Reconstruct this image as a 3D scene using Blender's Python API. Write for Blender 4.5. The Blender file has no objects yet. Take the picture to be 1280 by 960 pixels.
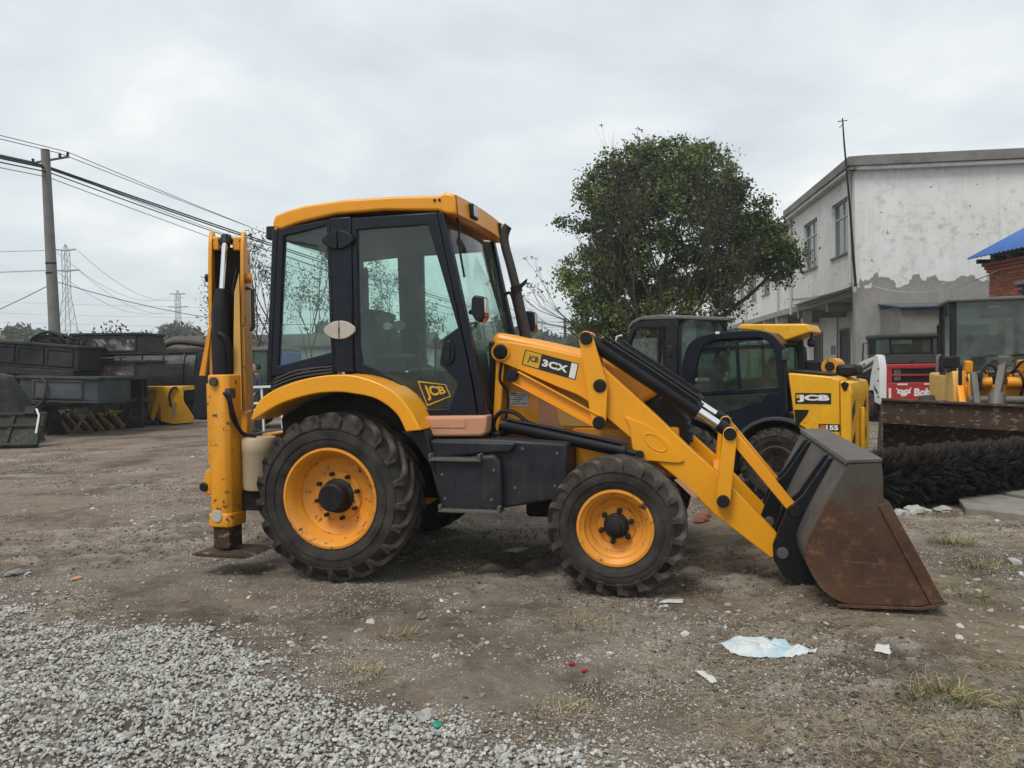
import bpy, bmesh, math, random
import numpy as np
from mathutils import Vector, Matrix, noise as mnoise
random.seed(7)
rng = np.random.default_rng(7)
R = math.radians
scene = bpy.context.scene
COL = scene.collection

# ------------------------------------------------------------------ camera
cam_d = bpy.data.cameras.new('camera')
cam_d.sensor_width = 36.0
cam_d.lens = 27.0
cam_d.clip_end = 5000.0
cam_d.clip_start = 0.05
cam = bpy.data.objects.new('camera', cam_d)
COL.objects.link(cam)
scene.camera = cam
_p = math.atan(22 / 960.0)
_r = R(0.9)
_fw = Vector((0, math.cos(_p), -math.sin(_p)))
_up = Vector((0, math.sin(_p), math.cos(_p)))
_rt = Vector((1, 0, 0))
_r2 = _rt * math.cos(_r) - _up * math.sin(_r)
_u2 = _rt * math.sin(_r) + _up * math.cos(_r)
cam.matrix_world = Matrix(((_r2.x, _u2.x, -_fw.x, 0), (_r2.y, _u2.y, -_fw.y, 0), (_r2.z, _u2.z, -_fw.z, 1.60), (0, 0, 0, 1)))

# ------------------------------------------------------------------ world
SUN_EL, SUN_AZ = R(58), R(215)
world = bpy.data.worlds.new('World')
scene.world = world
world.use_nodes = True
wn = world.node_tree
wn.nodes.clear()
def _w(t, **k):
    n = wn.nodes.new(t)
    for a, b in k.items():
        setattr(n, a, b)
    return n
w_out = _w('ShaderNodeOutputWorld')
w_bg = _w('ShaderNodeBackground')
w_sky = _w('ShaderNodeTexSky', sky_type='NISHITA', sun_disc=False, sun_elevation=SUN_EL, sun_rotation=SUN_AZ)
w_sky.air_density = 1.5
w_sky.dust_density = 4.0
w_tc = _w('ShaderNodeTexCoord')
w_sep = _w('ShaderNodeSeparateXYZ')
wn.links.new(w_tc.outputs['Generated'], w_sep.inputs[0])
w_zp = _w('ShaderNodeMath', operation='MAXIMUM'); w_zp.inputs[1].default_value = 0.0
wn.links.new(w_sep.outputs['Z'], w_zp.inputs[0])
w_za = _w('ShaderNodeMath', operation='ADD'); w_za.inputs[1].default_value = 0.22
wn.links.new(w_zp.outputs[0], w_za.inputs[0])
w_dx = _w('ShaderNodeMath', operation='DIVIDE'); w_dy = _w('ShaderNodeMath', operation='DIVIDE')
wn.links.new(w_sep.outputs['X'], w_dx.inputs[0]); wn.links.new(w_za.outputs[0], w_dx.inputs[1])
wn.links.new(w_sep.outputs['Y'], w_dy.inputs[0]); wn.links.new(w_za.outputs[0], w_dy.inputs[1])
w_cmb = _w('ShaderNodeCombineXYZ')
wn.links.new(w_dx.outputs[0], w_cmb.inputs[0]); wn.links.new(w_dy.outputs[0], w_cmb.inputs[1])
w_n = _w('ShaderNodeTexNoise')
w_n.inputs['Scale'].default_value = 1.5
w_n.inputs['Detail'].default_value = 7
w_n.inputs['Roughness'].default_value = 0.52
w_n.inputs['Distortion'].default_value = 0.25
wn.links.new(w_cmb.outputs[0], w_n.inputs['Vector'])
w_r = _w('ShaderNodeValToRGB')
el = w_r.color_ramp.elements
el[0].position = 0.30; el[0].color = (0.46, 0.515, 0.55, 1)
el[1].position = 0.74; el[1].color = (0.86, 0.862, 0.85, 1)
e = el.new(0.50); e.color = (0.585, 0.635, 0.665, 1)
e = el.new(0.60); e.color = (0.675, 0.705, 0.715, 1)
wn.links.new(w_n.outputs['Fac'], w_r.inputs[0])
w_ns = _w('ShaderNodeVectorMath', operation='SCALE'); w_ns.inputs['Scale'].default_value = 0.1
wn.links.new(w_sky.outputs[0], w_ns.inputs[0])
w_mx = _w('ShaderNodeMix', data_type='RGBA'); w_mx.inputs[0].default_value = 0.06   # the overcast deck hides nearly all blue sky
wn.links.new(w_r.outputs[0], w_mx.inputs[6]); wn.links.new(w_ns.outputs[0], w_mx.inputs[7])
wn.links.new(w_mx.outputs[2], w_bg.inputs['Color'])
w_bg.inputs['Strength'].default_value = 0.87
wn.links.new(w_bg.outputs[0], w_out.inputs['Surface'])

# ------------------------------------------------------------------ sun behind the overcast
sun_d = bpy.data.lights.new('sun', 'SUN')
sun_d.energy = 1.5
sun_d.angle = R(22)
sun_d.color = (1.0, 0.965, 0.91)
sun = bpy.data.objects.new('sun', sun_d)
COL.objects.link(sun)
_sd = Vector((math.sin(SUN_AZ) * math.cos(SUN_EL), math.cos(SUN_AZ) * math.cos(SUN_EL), math.sin(SUN_EL)))
sun.rotation_euler = _sd.to_track_quat('Z', 'Y').to_euler()
sun.location = (0, 0, 40)

# ------------------------------------------------------------------ exposure / renderer
vs = scene.view_settings
vs.view_transform = 'Standard'
vs.look = 'None'
vs.exposure = 0.64
vs.gamma = 1.0
vs.use_curve_mapping = False
cy = scene.cycles
cy.max_bounces = 8
cy.diffuse_bounces = 3
cy.glossy_bounces = 3
cy.transmission_bounces = 6
cy.transparent_max_bounces = 12
cy.volume_bounces = 1
cy.caustics_reflective = False
cy.caustics_refractive = False
cy.use_denoising = True
try:
    cy.denoiser = 'OPENIMAGEDENOISE'
except Exception:
    pass

# ------------------------------------------------------------------ material helpers
class NT:
    def __init__(s, name):
        s.m = bpy.data.materials.new(name)
        s.m.use_nodes = True
        s.t = s.m.node_tree
        s.t.nodes.clear()
        s.out = s.n('ShaderNodeOutputMaterial')
        s._obj = None
    def n(s, t, **k):
        x = s.t.nodes.new(t)
        for a, b in k.items():
            setattr(x, a, b)
        return x
    def l(s, a, b):
        s.t.links.new(a, b)
    def put(s, v, sock):
        if hasattr(v, 'links') or isinstance(v, bpy.types.NodeSocket):
            s.l(v, sock)
        elif isinstance(v, (tuple, list)) and len(v) == 3 and sock.type == 'RGBA':
            sock.default_value = (*v, 1)
        else:
            sock.default_value = v
    @property
    def obj(s):
        if s._obj is None:
            s._obj = s.n('ShaderNodeTexCoord').outputs['Object']
        return s._obj
    def scaled(s, vec3, src=None):
        m = s.n('ShaderNodeMapping')
        m.inputs['Scale'].default_value = vec3
        s.l(src or s.obj, m.inputs['Vector'])
        return m.outputs[0]
    def noise(s, scale, detail=6, rough=0.6, vec=None, dist=0.0):
        x = s.n('ShaderNodeTexNoise')
        x.inputs['Scale'].default_value = scale
        x.inputs['Detail'].default_value = detail
        x.inputs['Roughness'].default_value = rough
        x.inputs['Distortion'].default_value = dist
        s.l(vec or s.obj, x.inputs['Vector'])
        return x.outputs['Fac']
    def voro(s, scale, vec=None, feature='F1', out='Distance'):
        x = s.n('ShaderNodeTexVoronoi', feature=feature)
        x.inputs['Scale'].default_value = scale
        s.l(vec or s.obj, x.inputs['Vector'])
        return x.outputs[out]
    def step(s, v, lo, hi, a=0.0, b=1.0):
        x = s.n('ShaderNodeMapRange')
        x.inputs['From Min'].default_value = lo
        x.inputs['From Max'].default_value = hi
        x.inputs['To Min'].default_value = a
        x.inputs['To Max'].default_value = b
        s.put(v, x.inputs['Value'])
        return x.outputs[0]
    def math(s, op, a, b=0.0):
        x = s.n('ShaderNodeMath', operation=op)
        s.put(a, x.inputs[0]); s.put(b, x.inputs[1])
        return x.outputs[0]
    def mix(s, f, a, b):
        x = s.n('ShaderNodeMix', data_type='RGBA')
        s.put(f, x.inputs[0]); s.put(a, x.inputs[6]); s.put(b, x.inputs[7])
        return x.outputs[2]
    def bump(s, h, strength=0.3, dist=0.01, normal=None):
        x = s.n('ShaderNodeBump')
        x.inputs['Strength'].default_value = strength
        x.inputs['Distance'].default_value = dist
        s.l(h, x.inputs['Height'])
        if normal is not None:
            s.l(normal, x.inputs['Normal'])
        return x.outputs[0]
    def bsdf(s, col, rough=0.5, metal=0.0, normal=None, spec=0.5, **k):
        x = s.n('ShaderNodeBsdfPrincipled')
        s.put(col, x.inputs['Base Color'])
        s.put(rough, x.inputs['Roughness'])
        s.put(metal, x.inputs['Metallic'])
        x.inputs['Specular IOR Level'].default_value = spec
        if normal is not None:
            s.l(normal, x.inputs['Normal'])
        for a, b in k.items():
            s.put(b, x.inputs[a.replace('_', ' ')])
        s.l(x.outputs[0], s.out.inputs['Surface'])
        return s.m

def c8(r, g, b):
    f = lambda v: (v / 255 / 12.92) if v <= 10 else (((v / 255) + 0.055) / 1.055) ** 2.4
    return (f(r), f(g), f(b))

DUST = (0.20, 0.165, 0.125)
def paint(name, col, rough=0.42, rust=0.0, dust=0.3, fade=0.15, scale=1.0, metal=0.0, spec=0.5, rustcol=(0.045, 0.022, 0.014), mud=0.0):
    t = NT(name)
    big = t.noise(2.2 * scale, 5, 0.6)
    c = t.mix(t.step(big, 0.35, 0.7), col, tuple(min(1, x * (1 - fade)) for x in col))
    fine = t.noise(46 * scale, 4, 0.65)
    # settled dust: patches, and more on faces that look up
    geo = t.n('ShaderNodeNewGeometry')
    sx = t.n('ShaderNodeSeparateXYZ'); t.l(geo.outputs['Normal'], sx.inputs[0])
    upf = t.step(sx.outputs['Z'], 0.2, 1.0, 0.0, 1.0)
    patch = t.step(t.noise(5.5 * scale, 7, 0.68), 0.42, 0.78)
    dm = t.math('MULTIPLY', t.math('ADD', t.math('MULTIPLY', patch, 0.8), t.math('MULTIPLY', upf, 0.55)), dust)
    dm = t.math('MULTIPLY', dm, t.step(fine, 0.25, 0.75, 0.55, 1.25))
    streak = t.step(t.noise(4.0 * scale, 5, 0.6, vec=t.scaled((6, 6, 0.7))), 0.5, 0.8, 0.0, dust * 0.7)
    dm = t.math('MINIMUM', t.math('ADD', dm, streak), 0.93)
    if mud:
        sp = t.n('ShaderNodeSeparateXYZ'); t.l(t.obj, sp.inputs[0])
        low = t.math('MULTIPLY', t.step(sp.outputs['Z'], 0.2, 1.2, 1.0, 0.0), t.step(t.noise(9, 6, 0.7), 0.35, 0.65))
        dm = t.math('MINIMUM', t.math('ADD', dm, t.math('MULTIPLY', low, mud)), 0.95)
    c = t.mix(dm, c, DUST)
    rg = t.math('ADD', t.math('MULTIPLY', dm, 0.4), rough)
    hgt = fine
    if rust:
        rn = t.noise(11 * scale, 9, 0.72)
        rn2 = t.noise(2.7 * scale, 4, 0.6)
        comb = t.math('ADD', t.math('MULTIPLY', rn, 0.72), t.math('MULTIPLY', rn2, 0.28))
        th = 0.70 - 0.30 * rust
        rm = t.step(comb, th, th + 0.035)
        rc = t.mix(t.step(fine, 0.3, 0.7), rustcol, tuple(x * 2.1 for x in rustcol))
        c = t.mix(rm, c, rc)
        rg = t.math('ADD', rg, t.math('MULTIPLY', rm, 0.35))
        hgt = t.math('SUBTRACT', t.math('MULTIPLY', fine, 0.3), rm)
    # fine scuffs in two directions
    sc1 = t.step(t.noise(9, 3, 0.5, vec=t.scaled((14, 14, 0.8))), 0.66, 0.70)
    sc2 = t.step(t.noise(7, 3, 0.5, vec=t.scaled((1.2, 10, 16))), 0.67, 0.71)
    scf = t.math('MULTIPLY', t.math('MAXIMUM', sc1, sc2), t.step(t.noise(2.3, 3, 0.6), 0.42, 0.6, 0.05, 0.30))
    c = t.mix(scf, c, (0.10, 0.075, 0.05))
    rg = t.math('ADD', rg, t.step(t.noise(3.1, 5, 0.6), 0.35, 0.7, -0.06, 0.12))
    nrm = t.bump(hgt, 0.12, 0.004)
    return t.bsdf(c, t.math('MINIMUM', rg, 0.95), metal, nrm, spec)

def simple(name, col, rough=0.6, metal=0.0, var=0.2, scale=8.0, bump=0.1, spec=0.5):
    t = NT(name)
    n = t.noise(scale, 6, 0.62)
    c = t.mix(t.step(n, 0.3, 0.72), col, tuple(x * (1 - var) for x in col))
    return t.bsdf(c, rough, metal, t.bump(t.noise(scale * 6, 4, 0.6), bump, 0.004), spec)

def glass(name, tint, gloss=1.0, rough=0.02, dirt=0.10):
    t = NT(name)
    tr = t.n('ShaderNodeBsdfTransparent'); t.put(tint, tr.inputs['Color'])
    gl = t.n('ShaderNodeBsdfGlossy'); gl.inputs['Roughness'].default_value = rough
    gl.inputs['Color'].default_value = (0.9 * gloss, 0.95 * gloss, 0.95 * gloss, 1)
    lw = t.n('ShaderNodeLayerWeight'); lw.inputs['Blend'].default_value = 0.5
    fr = t.math('ADD', t.math('MULTIPLY', t.math('POWER', lw.outputs['Facing'], 5.0), 0.95), 0.035)
    m1 = t.n('ShaderNodeMixShader'); t.l(fr, m1.inputs[0]); t.l(tr.outputs[0], m1.inputs[1]); t.l(gl.outputs[0], m1.inputs[2])
    df = t.n('ShaderNodeBsdfDiffuse'); df.inputs['Color'].default_value = (0.32, 0.33, 0.31, 1)
    dn = t.step(t.noise(6, 7, 0.65), 0.35, 0.8, dirt * 0.25, dirt * 1.5)
    m2 = t.n('ShaderNodeMixShader'); t.l(dn, m2.inputs[0]); t.l(m1.outputs[0], m2.inputs[1]); t.l(df.outputs[0], m2.inputs[2])
    t.l(m2.outputs[0], t.out.inputs['Surface'])
    return t.m

# ------------------------------------------------------------------ materials
YEL = (0.80, 0.318, 0.006)
MT = {}
MT['yellow'] = paint('yellow_paint', YEL, 0.34, rust=0.14, dust=0.055, fade=0.10)
MT['yellow_worn'] = paint('worn_yellow_paint', (0.74, 0.30, 0.008), 0.42, rust=0.42, dust=0.11, fade=0.12, scale=1.2)
MT['yellow_wheel'] = paint('wheel_yellow_paint', (0.76, 0.28, 0.006), 0.45, rust=0.42, dust=0.07, mud=0.22, scale=1.6)
MT['yellow_fresh'] = paint('gloss_yellow_paint', (0.82, 0.338, 0.006), 0.30, rust=0.17, dust=0.05, fade=0.08)
MT['yellow_pale'] = paint('sun_faded_yellow_paint', (0.72, 0.42, 0.09), 0.5, rust=0.12, dust=0.18)
MT['yellow155'] = paint('skid_steer_yellow_paint', (0.78, 0.39, 0.008), 0.4, rust=0.34, dust=0.06, scale=1.8)
MT['salmon'] = paint('faded_salmon_plastic', (0.56, 0.27, 0.15), 0.6, dust=0.2)
MT['black'] = paint('black_plastic', (0.007, 0.008, 0.012), 0.40, dust=0.035, spec=0.28)
MT['navy'] = paint('blue_black_paint', (0.006, 0.009, 0.018), 0.32, dust=0.028, spec=0.28)
MT['step'] = paint('dusty_black_cover', (0.008, 0.011, 0.018), 0.45, dust=0.13, mud=0.10, spec=0.28)
MT['blackdull'] = paint('dull_black_steel', (0.007, 0.007, 0.008), 0.55, dust=0.09, spec=0.25)
MT['hose'] = simple('rubber_hose', (0.008, 0.008, 0.009), 0.5, spec=0.3)
MT['grey'] = paint('bare_grey_steel', (0.10, 0.098, 0.092), 0.55, rust=0.2, dust=0.4, metal=0.25)
MT['bucketgrey'] = paint('dusty_grey_bucket_steel', (0.045, 0.045, 0.046), 0.6, rust=0.2, dust=0.42)
MT['beige'] = paint('beige_plastic', (0.50, 0.38, 0.24), 0.55, dust=0.35, mud=0.2)
MT['cream'] = paint('cream_hinge_paint', (0.46, 0.43, 0.37), 0.5, rust=0.3, dust=0.2, scale=3)
MT['chrome'] = NT('chrome_rod').bsdf((0.86, 0.87, 0.9), 0.12, 1.0)
MT['white'] = paint('white_paint', (0.70, 0.71, 0.70), 0.45, rust=0.16, dust=0.15, scale=1.5)
MT['red'] = paint('red_paint', (0.42, 0.022, 0.022), 0.42, rust=0.04, dust=0.12)
MT['blue'] = paint('blue_paint', (0.02, 0.075, 0.26), 0.4, dust=0.12)
MT['lens'] = NT('clear_lamp_lens').bsdf((0.62, 0.62, 0.58), 0.18, 0.0)
MT['orange'] = NT('amber_lens').bsdf((0.55, 0.10, 0.02), 0.25)
MT['redlens'] = NT('red_lens').bsdf((0.35, 0.02, 0.015), 0.25)
MT['decalblack'] = simple('black_decal', (0.012, 0.012, 0.013), 0.45, var=0.1)
MT['decalwhite'] = simple('white_decal', (0.74, 0.73, 0.69), 0.5, var=0.12, scale=30)
MT['decalyellow'] = simple('yellow_decal', (0.62, 0.36, 0.02), 0.5, var=0.2, scale=40)
MT['decalpaper'] = simple('printed_plate', (0.55, 0.55, 0.52), 0.5, var=0.35, scale=60)
MT['cabglass'] = glass('green_tint_glass', (0.86, 0.96, 0.925), dirt=0.035)
MT['wsglass'] = glass('windscreen_glass', (0.84, 0.95, 0.92), dirt=0.08)
MT['darkglass'] = glass('dark_green_glass', (0.50, 0.66, 0.60), dirt=0.10)
MT['loaderglass'] = glass('dusty_cab_glass', (0.72, 0.82, 0.80), dirt=0.13)
MT['bldgglass'] = None
MT['seat'] = simple('dark_seat_fabric', (0.030, 0.036, 0.040), 0.85)
MT['cabtrim'] = simple('grey_cab_liner', (0.10, 0.108, 0.11), 0.75)
MT['interior'] = simple('grey_cab_trim', (0.045, 0.05, 0.052), 0.75)
MT['skin'] = simple('skin', (0.34, 0.19, 0.125), 0.6, var=0.1)
MT['hair'] = simple('black_hair', (0.010, 0.009, 0.009), 0.6)
MT['shirt'] = simple('navy_shirt', (0.022, 0.026, 0.045), 0.85)
MT['trousers'] = simple('dark_trousers', (0.03, 0.03, 0.032), 0.85)

def mk_rust():
    t = NT('rusty_steel')
    a = t.noise(3.5, 9, 0.65); b = t.noise(60, 6, 0.7); v = t.noise(14, 8, 0.7)
    c = t.mix(t.step(a, 0.32, 0.7), (0.045, 0.022, 0.013), (0.105, 0.050, 0.026))
    c = t.mix(t.step(v, 0.55, 0.68, 0, 0.75), c, (0.20, 0.088, 0.036))
    scr = t.step(t.noise(5, 4, 0.55, vec=t.scaled((0.6, 1, 9))), 0.60, 0.68, 0, 0.55)
    c = t.mix(scr, c, (0.135, 0.105, 0.082))
    c = t.mix(t.step(t.noise(1.7, 5, 0.65), 0.55, 0.68, 0, 0.6), c, (0.060, 0.044, 0.034))
    c = t.mix(t.step(b, 0.55, 0.8, 0, 0.5), c, (0.03, 0.018, 0.012))
    # old grey-green paint left near the top
    sp = t.n('ShaderNodeSeparateXYZ'); t.l(t.obj, sp.inputs[0])
    up = t.step(t.math('ADD', sp.outputs['Z'], t.step(a, 0.3, 0.7, -0.13, 0.13)), 0.66, 0.82)
    up = t.math('MULTIPLY', up, t.step(v, 0.36, 0.52, 0.25, 0.95))
    c = t.mix(up, c, (0.062, 0.060, 0.050))
    return t.bsdf(c, 0.78, 0.1, t.bump(t.math('ADD', v, t.math('MULTIPLY', b, 0.7)), 0.35, 0.006), 0.4)
MT['rust'] = mk_rust()

def mk_rust2():
    t = NT('flaking_rusty_bucket_steel')
    a = t.noise(2.5, 8, 0.65); v = t.noise(9, 9, 0.7, vec=t.scaled((1, 1, 1.8))); b = t.noise(50, 5, 0.7)
    c = t.mix(t.step(a, 0.3, 0.7), (0.035, 0.020, 0.014), (0.075, 0.042, 0.026))
    c = t.mix(t.step(v, 0.56, 0.60), c, (0.17, 0.145, 0.11))
    c = t.mix(t.step(b, 0.5, 0.75, 0, 0.6), c, (0.028, 0.018, 0.013))
    return t.bsdf(c, 0.82, 0.05, t.bump(v, 0.35, 0.006), 0.3)
MT['rust2'] = mk_rust2()

def mk_rubber(name, dusty):
    t = NT(name)
    a = t.noise(5, 7, 0.65); b = t.noise(38, 5, 0.7)
    c = t.mix(t.step(a, 0.36, 0.68, 0.05 * dusty, 0.85 * dusty), (0.010, 0.010, 0.011), (0.115, 0.098, 0.078))
    c = t.mix(t.step(b, 0.5, 0.8, 0, 0.5), c, (0.02, 0.019, 0.018))
    return t.bsdf(c, 0.8, 0, t.bump(b, 0.25, 0.004), 0.22)
MT['rubber'] = mk_rubber('tyre_rubber', 0.62)
MT['lug'] = mk_rubber('dusty_tread_rubber', 1.3)

def mk_darkscrap(name, base, r=0.35):
    t = NT(name)
    a = t.noise(1.6, 8, 0.65); v = t.noise(6, 9, 0.7); b = t.noise(24, 5, 0.7)
    c = t.mix(t.step(a, 0.35, 0.68), base, tuple(x * 1.8 for x in base))
    c = t.mix(t.step(v, 0.64 - 0.1 * r, 0.72), c, (0.085, 0.05, 0.03))
    c = t.mix(t.math('MULTIPLY', t.step(b, 0.52, 0.72), t.step(a, 0.5, 0.62, 0.1, 0.8)), c, (0.16, 0.15, 0.13))
    return t.bsdf(c, 0.7, 0.0, t.bump(v, 0.25, 0.01), 0.22)
MT['scrap'] = mk_darkscrap('dark_scrap_steel', (0.017, 0.0175, 0.0175), 0.8)
MT['scrapgrey'] = mk_darkscrap('weathered_grey_steel', (0.033, 0.038, 0.043), 1.0)
MT['scraprust'] = mk_darkscrap('rust_streaked_steel', (0.05, 0.04, 0.032), 1.4)
MT['scrapgreen'] = mk_darkscrap('olive_green_steel', (0.015, 0.018, 0.0125), 0.2)
MT['grease'] = simple('dark_grease', (0.05, 0.028, 0.010), 0.35, var=0.5, scale=25)
MT['stack'] = simple('sooty_exhaust_steel', (0.030, 0.024, 0.021), 0.6, var=0.4, scale=9)
def mk_worn(name, a, b, c_):
    t = NT(name)
    n1 = t.noise(1.9, 7, 0.66); n2 = t.noise(5.5, 8, 0.7); n3 = t.noise(20, 5, 0.7)
    c = t.mix(t.step(n1, 0.44, 0.56), a, b)
    c = t.mix(t.step(n2, 0.53, 0.60), c, c_)
    c = t.mix(t.step(n3, 0.5, 0.75, 0, 0.5), c, a)
    return t.bsdf(c, 0.65, 0.0, t.bump(n2, 0.3, 0.01), 0.25)
MT['wornpale'] = mk_worn('worn_pale_panel', (0.030, 0.038, 0.050), (0.20, 0.19, 0.165), (0.34, 0.31, 0.26))
MT['wornrust'] = mk_worn('worn_rusty_panel', (0.040, 0.045, 0.050), (0.13, 0.075, 0.045), (0.24, 0.19, 0.14))
MT['wornblue'] = mk_worn('worn_blue_grey_panel', (0.060, 0.070, 0.082), (0.085, 0.095, 0.105), (0.13, 0.08, 0.05))
MT['bedwood'] = mk_worn('dusty_bed_frame', (0.045, 0.042, 0.034), (0.085, 0.078, 0.062), (0.13, 0.115, 0.09))
MT['scrapyel'] = mk_darkscrap('faded_yellow_steel', (0.22, 0.15, 0.035), 0.9)

# ------------------------------------------------------------------ mesh helpers
class MB:
    def __init__(s):
        s.v = []; s.f = []
    def _add(s, vs, fs):
        o = len(s.v)
        s.v.extend([tuple(x) for x in vs])
        s.f.extend([tuple(i + o for i in f) for f in fs])
        return s
    def box(s, x0, x1, y0, y1, z0, z1):
        return s._add([(x0, y0, z0), (x1, y0, z0), (x1, y1, z0), (x0, y1, z0), (x0, y0, z1), (x1, y0, z1), (x1, y1, z1), (x0, y1, z1)],
                      [(3, 2, 1, 0), (4, 5, 6, 7), (0, 1, 5, 4), (1, 2, 6, 5), (2, 3, 7, 6), (3, 0, 4, 7)])
    def prism(s, poly, a, b, plane='xz', taper=None):
        n = len(poly)
        def mk(p, q):
            return {'xz': (p[0], q, p[1]), 'xy': (p[0], p[1], q), 'yz': (q, p[0], p[1])}[plane]
        p2 = taper or poly
        vs = [mk(p, a) for p in poly] + [mk(p, b) for p in p2]
        fs = [tuple(range(n)), tuple(range(2 * n - 1, n - 1, -1))]
        for i in range(n):
            j = (i + 1) % n
            fs.append((i, i + n, j + n, j))
        return s._add(vs, fs)
    def ring(s, outer, inner, a, b, plane='xz', closed=True):
        n = len(outer)
        def mk(p, q):
            return {'xz': (p[0], q, p[1]), 'xy': (p[0], p[1], q), 'yz': (q, p[0], p[1])}[plane]
        vs = [mk(p, a) for p in outer] + [mk(p, a) for p in inner] + [mk(p, b) for p in outer] + [mk(p, b) for p in inner]
        fs = []
        rg = range(n) if closed else range(n - 1)
        for i in rg:
            j = (i + 1) % n
            fs.append((i, j, n + j, n + i))
            fs.append((2 * n + i, 3 * n + i, 3 * n + j, 2 * n + j))
            fs.append((i, 2 * n + i, 2 * n + j, j))
            fs.append((n + i, n + j, 3 * n + j, 3 * n + i))
        if not closed:
            fs.append((0, n, 3 * n, 2 * n))
            k = n - 1
            fs.append((k, 2 * n + k, 3 * n + k, n + k))
        return s._add(vs, fs)
    def tube(s, path, r, n=10, cap=True):
        path = [Vector(p) for p in path]
        rs = r if isinstance(r, (list, tuple)) else [r] * len(path)
        vs = []; fs = []
        up = None
        for i, p in enumerate(path):
            d = (path[min(i + 1, len(path) - 1)] - path[max(i - 1, 0)])
            if d.length < 1e-9:
                d = Vector((0, 0, 1))
            d.normalize()
            if up is None:
                up = Vector((0, 0, 1)) if abs(d.z) < 0.9 else Vector((1, 0, 0))
            a = d.cross(up)
            if a.length < 1e-6:
                a = d.orthogonal()
            a.normalize()
            b = a.cross(d).normalized()
            up = b
            for k in range(n):
                t = 2 * math.pi * k / n
                vs.append(p + a * (math.cos(t) * rs[i]) + b * (math.sin(t) * rs[i]))
        for i in range(len(path) - 1):
            for k in range(n):
                k2 = (k + 1) % n
                fs.append((i * n + k, i * n + k2, (i + 1) * n + k2, (i + 1) * n + k))
        if cap:
            fs.append(tuple(range(n - 1, -1, -1)))
            o = (len(path) - 1) * n
            fs.append(tuple(range(o, o + n)))
        return s._add(vs, fs)
    def cyl(s, p0, p1, r, n=16, r1=None):
        return s.tube([p0, p1], [r, r if r1 is None else r1], n)
    def lathe(s, prof, c, axis=(0, 1, 0), n=32, cap=True):
        ax = Vector(axis).normalized()
        a = ax.orthogonal().normalized(); b = ax.cross(a)
        c = Vector(c)
        vs = []; fs = []
        for r, h in prof:
            for k in range(n):
                t = 2 * math.pi * k / n
                vs.append(c + ax * h + a * (math.cos(t) * r) + b * (math.sin(t) * r))
        m = len(prof)
        for i in range(m - 1):
            for k in range(n):
                k2 = (k + 1) % n
                fs.append((i * n + k, (i + 1) * n + k, (i + 1) * n + k2, i * n + k2))
        if cap:
            fs.append(tuple(range(n)))
            fs.append(tuple(range(m * n - 1, (m - 1) * n - 1, -1)))
        return s._add(vs, fs)
    def beam(s, p0, p1, w, h, up=(0, 0, 1)):
        p0 = Vector(p0); p1 = Vector(p1)
        d = (p1 - p0).normalized()
        u = Vector(up)
        a = d.cross(u)
        if a.length < 1e-5:
            a = d.cross(Vector((0, 1, 0)))
        a.normalize(); b = a.cross(d).normalized()
        vs = []
        for p in (p0, p1):
            for sx, sy in ((-1, -1), (1, -1), (1, 1), (-1, 1)):
                vs.append(p + a * (w / 2 * sx) + b * (h / 2 * sy))
        return s._add(vs, [(0, 1, 2, 3), (7, 6, 5, 4), (0, 4, 5, 1), (1, 5, 6, 2), (2, 6, 7, 3), (3, 7, 4, 0)])
    def quad(s, *pts):
        return s._add(pts, [tuple(range(len(pts)))])
    def rot(s, axis, ang, c=(0, 0, 0)):
        m = Matrix.Rotation(ang, 4, axis); c = Vector(c)
        s.v = [tuple(m @ (Vector(v) - c) + c) for v in s.v]
        return s
    def move(s, d):
        s.v = [(v[0] + d[0], v[1] + d[1], v[2] + d[2]) for v in s.v]
        return s
    def mirror_y(s):
        s.v = [(v[0], -v[1], v[2]) for v in s.v]
        s.f = [tuple(reversed(f)) for f in s.f]
        return s
    def mesh(s, name, smooth=35):
        me = bpy.data.meshes.new(name)
        me.from_pydata(s.v, [], s.f)
        bm = bmesh.new(); bm.from_mesh(me)
        bmesh.ops.recalc_face_normals(bm, faces=bm.faces)
        bm.to_mesh(me); bm.free()
        if smooth:
            me.shade_smooth()
            me.set_sharp_from_angle(angle=R(smooth))
        return me
    def build(s, name, mat, parent=None, bevel=0.0, smooth=35, seg=2):
        me = s.mesh(name, smooth)
        return link(name, me, mat, parent, bevel, seg)

def link(name, me, mat, parent=None, bevel=0.0, seg=2):
    o = bpy.data.objects.new(name, me)
    COL.objects.link(o)
    if mat is not None and len(me.materials) == 0:
        me.materials.append(MT[mat] if isinstance(mat, str) else mat)
    if parent is not None:
        o.parent = parent
    if bevel:
        b = o.modifiers.new('bevel', 'BEVEL')
        b.width = bevel; b.segments = seg; b.limit_method = 'ANGLE'; b.angle_limit = R(40)
        b.harden_normals = False
        me.shade_smooth(); me.set_sharp_from_angle(angle=R(50))
    return o

def tag(o, label=None, cat=None, group=None, kind=None):
    if label: o['label'] = label
    if cat: o['category'] = cat
    if group: o['group'] = group
    if kind: o['kind'] = kind
    return o

def empty(name, loc=(0, 0, 0), rz=0.0, parent=None):
    o = bpy.data.objects.new(name, None)
    COL.objects.link(o)
    o.location = loc
    o.rotation_euler = (0, 0, rz)
    o.empty_display_size = 0.2
    if parent is not None:
        o.parent = parent
    return o

def thing(name, label, cat, loc=(0, 0, 0), rz=0.0, group=None):
    return tag(empty(name, loc, rz), label, cat, group)

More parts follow.
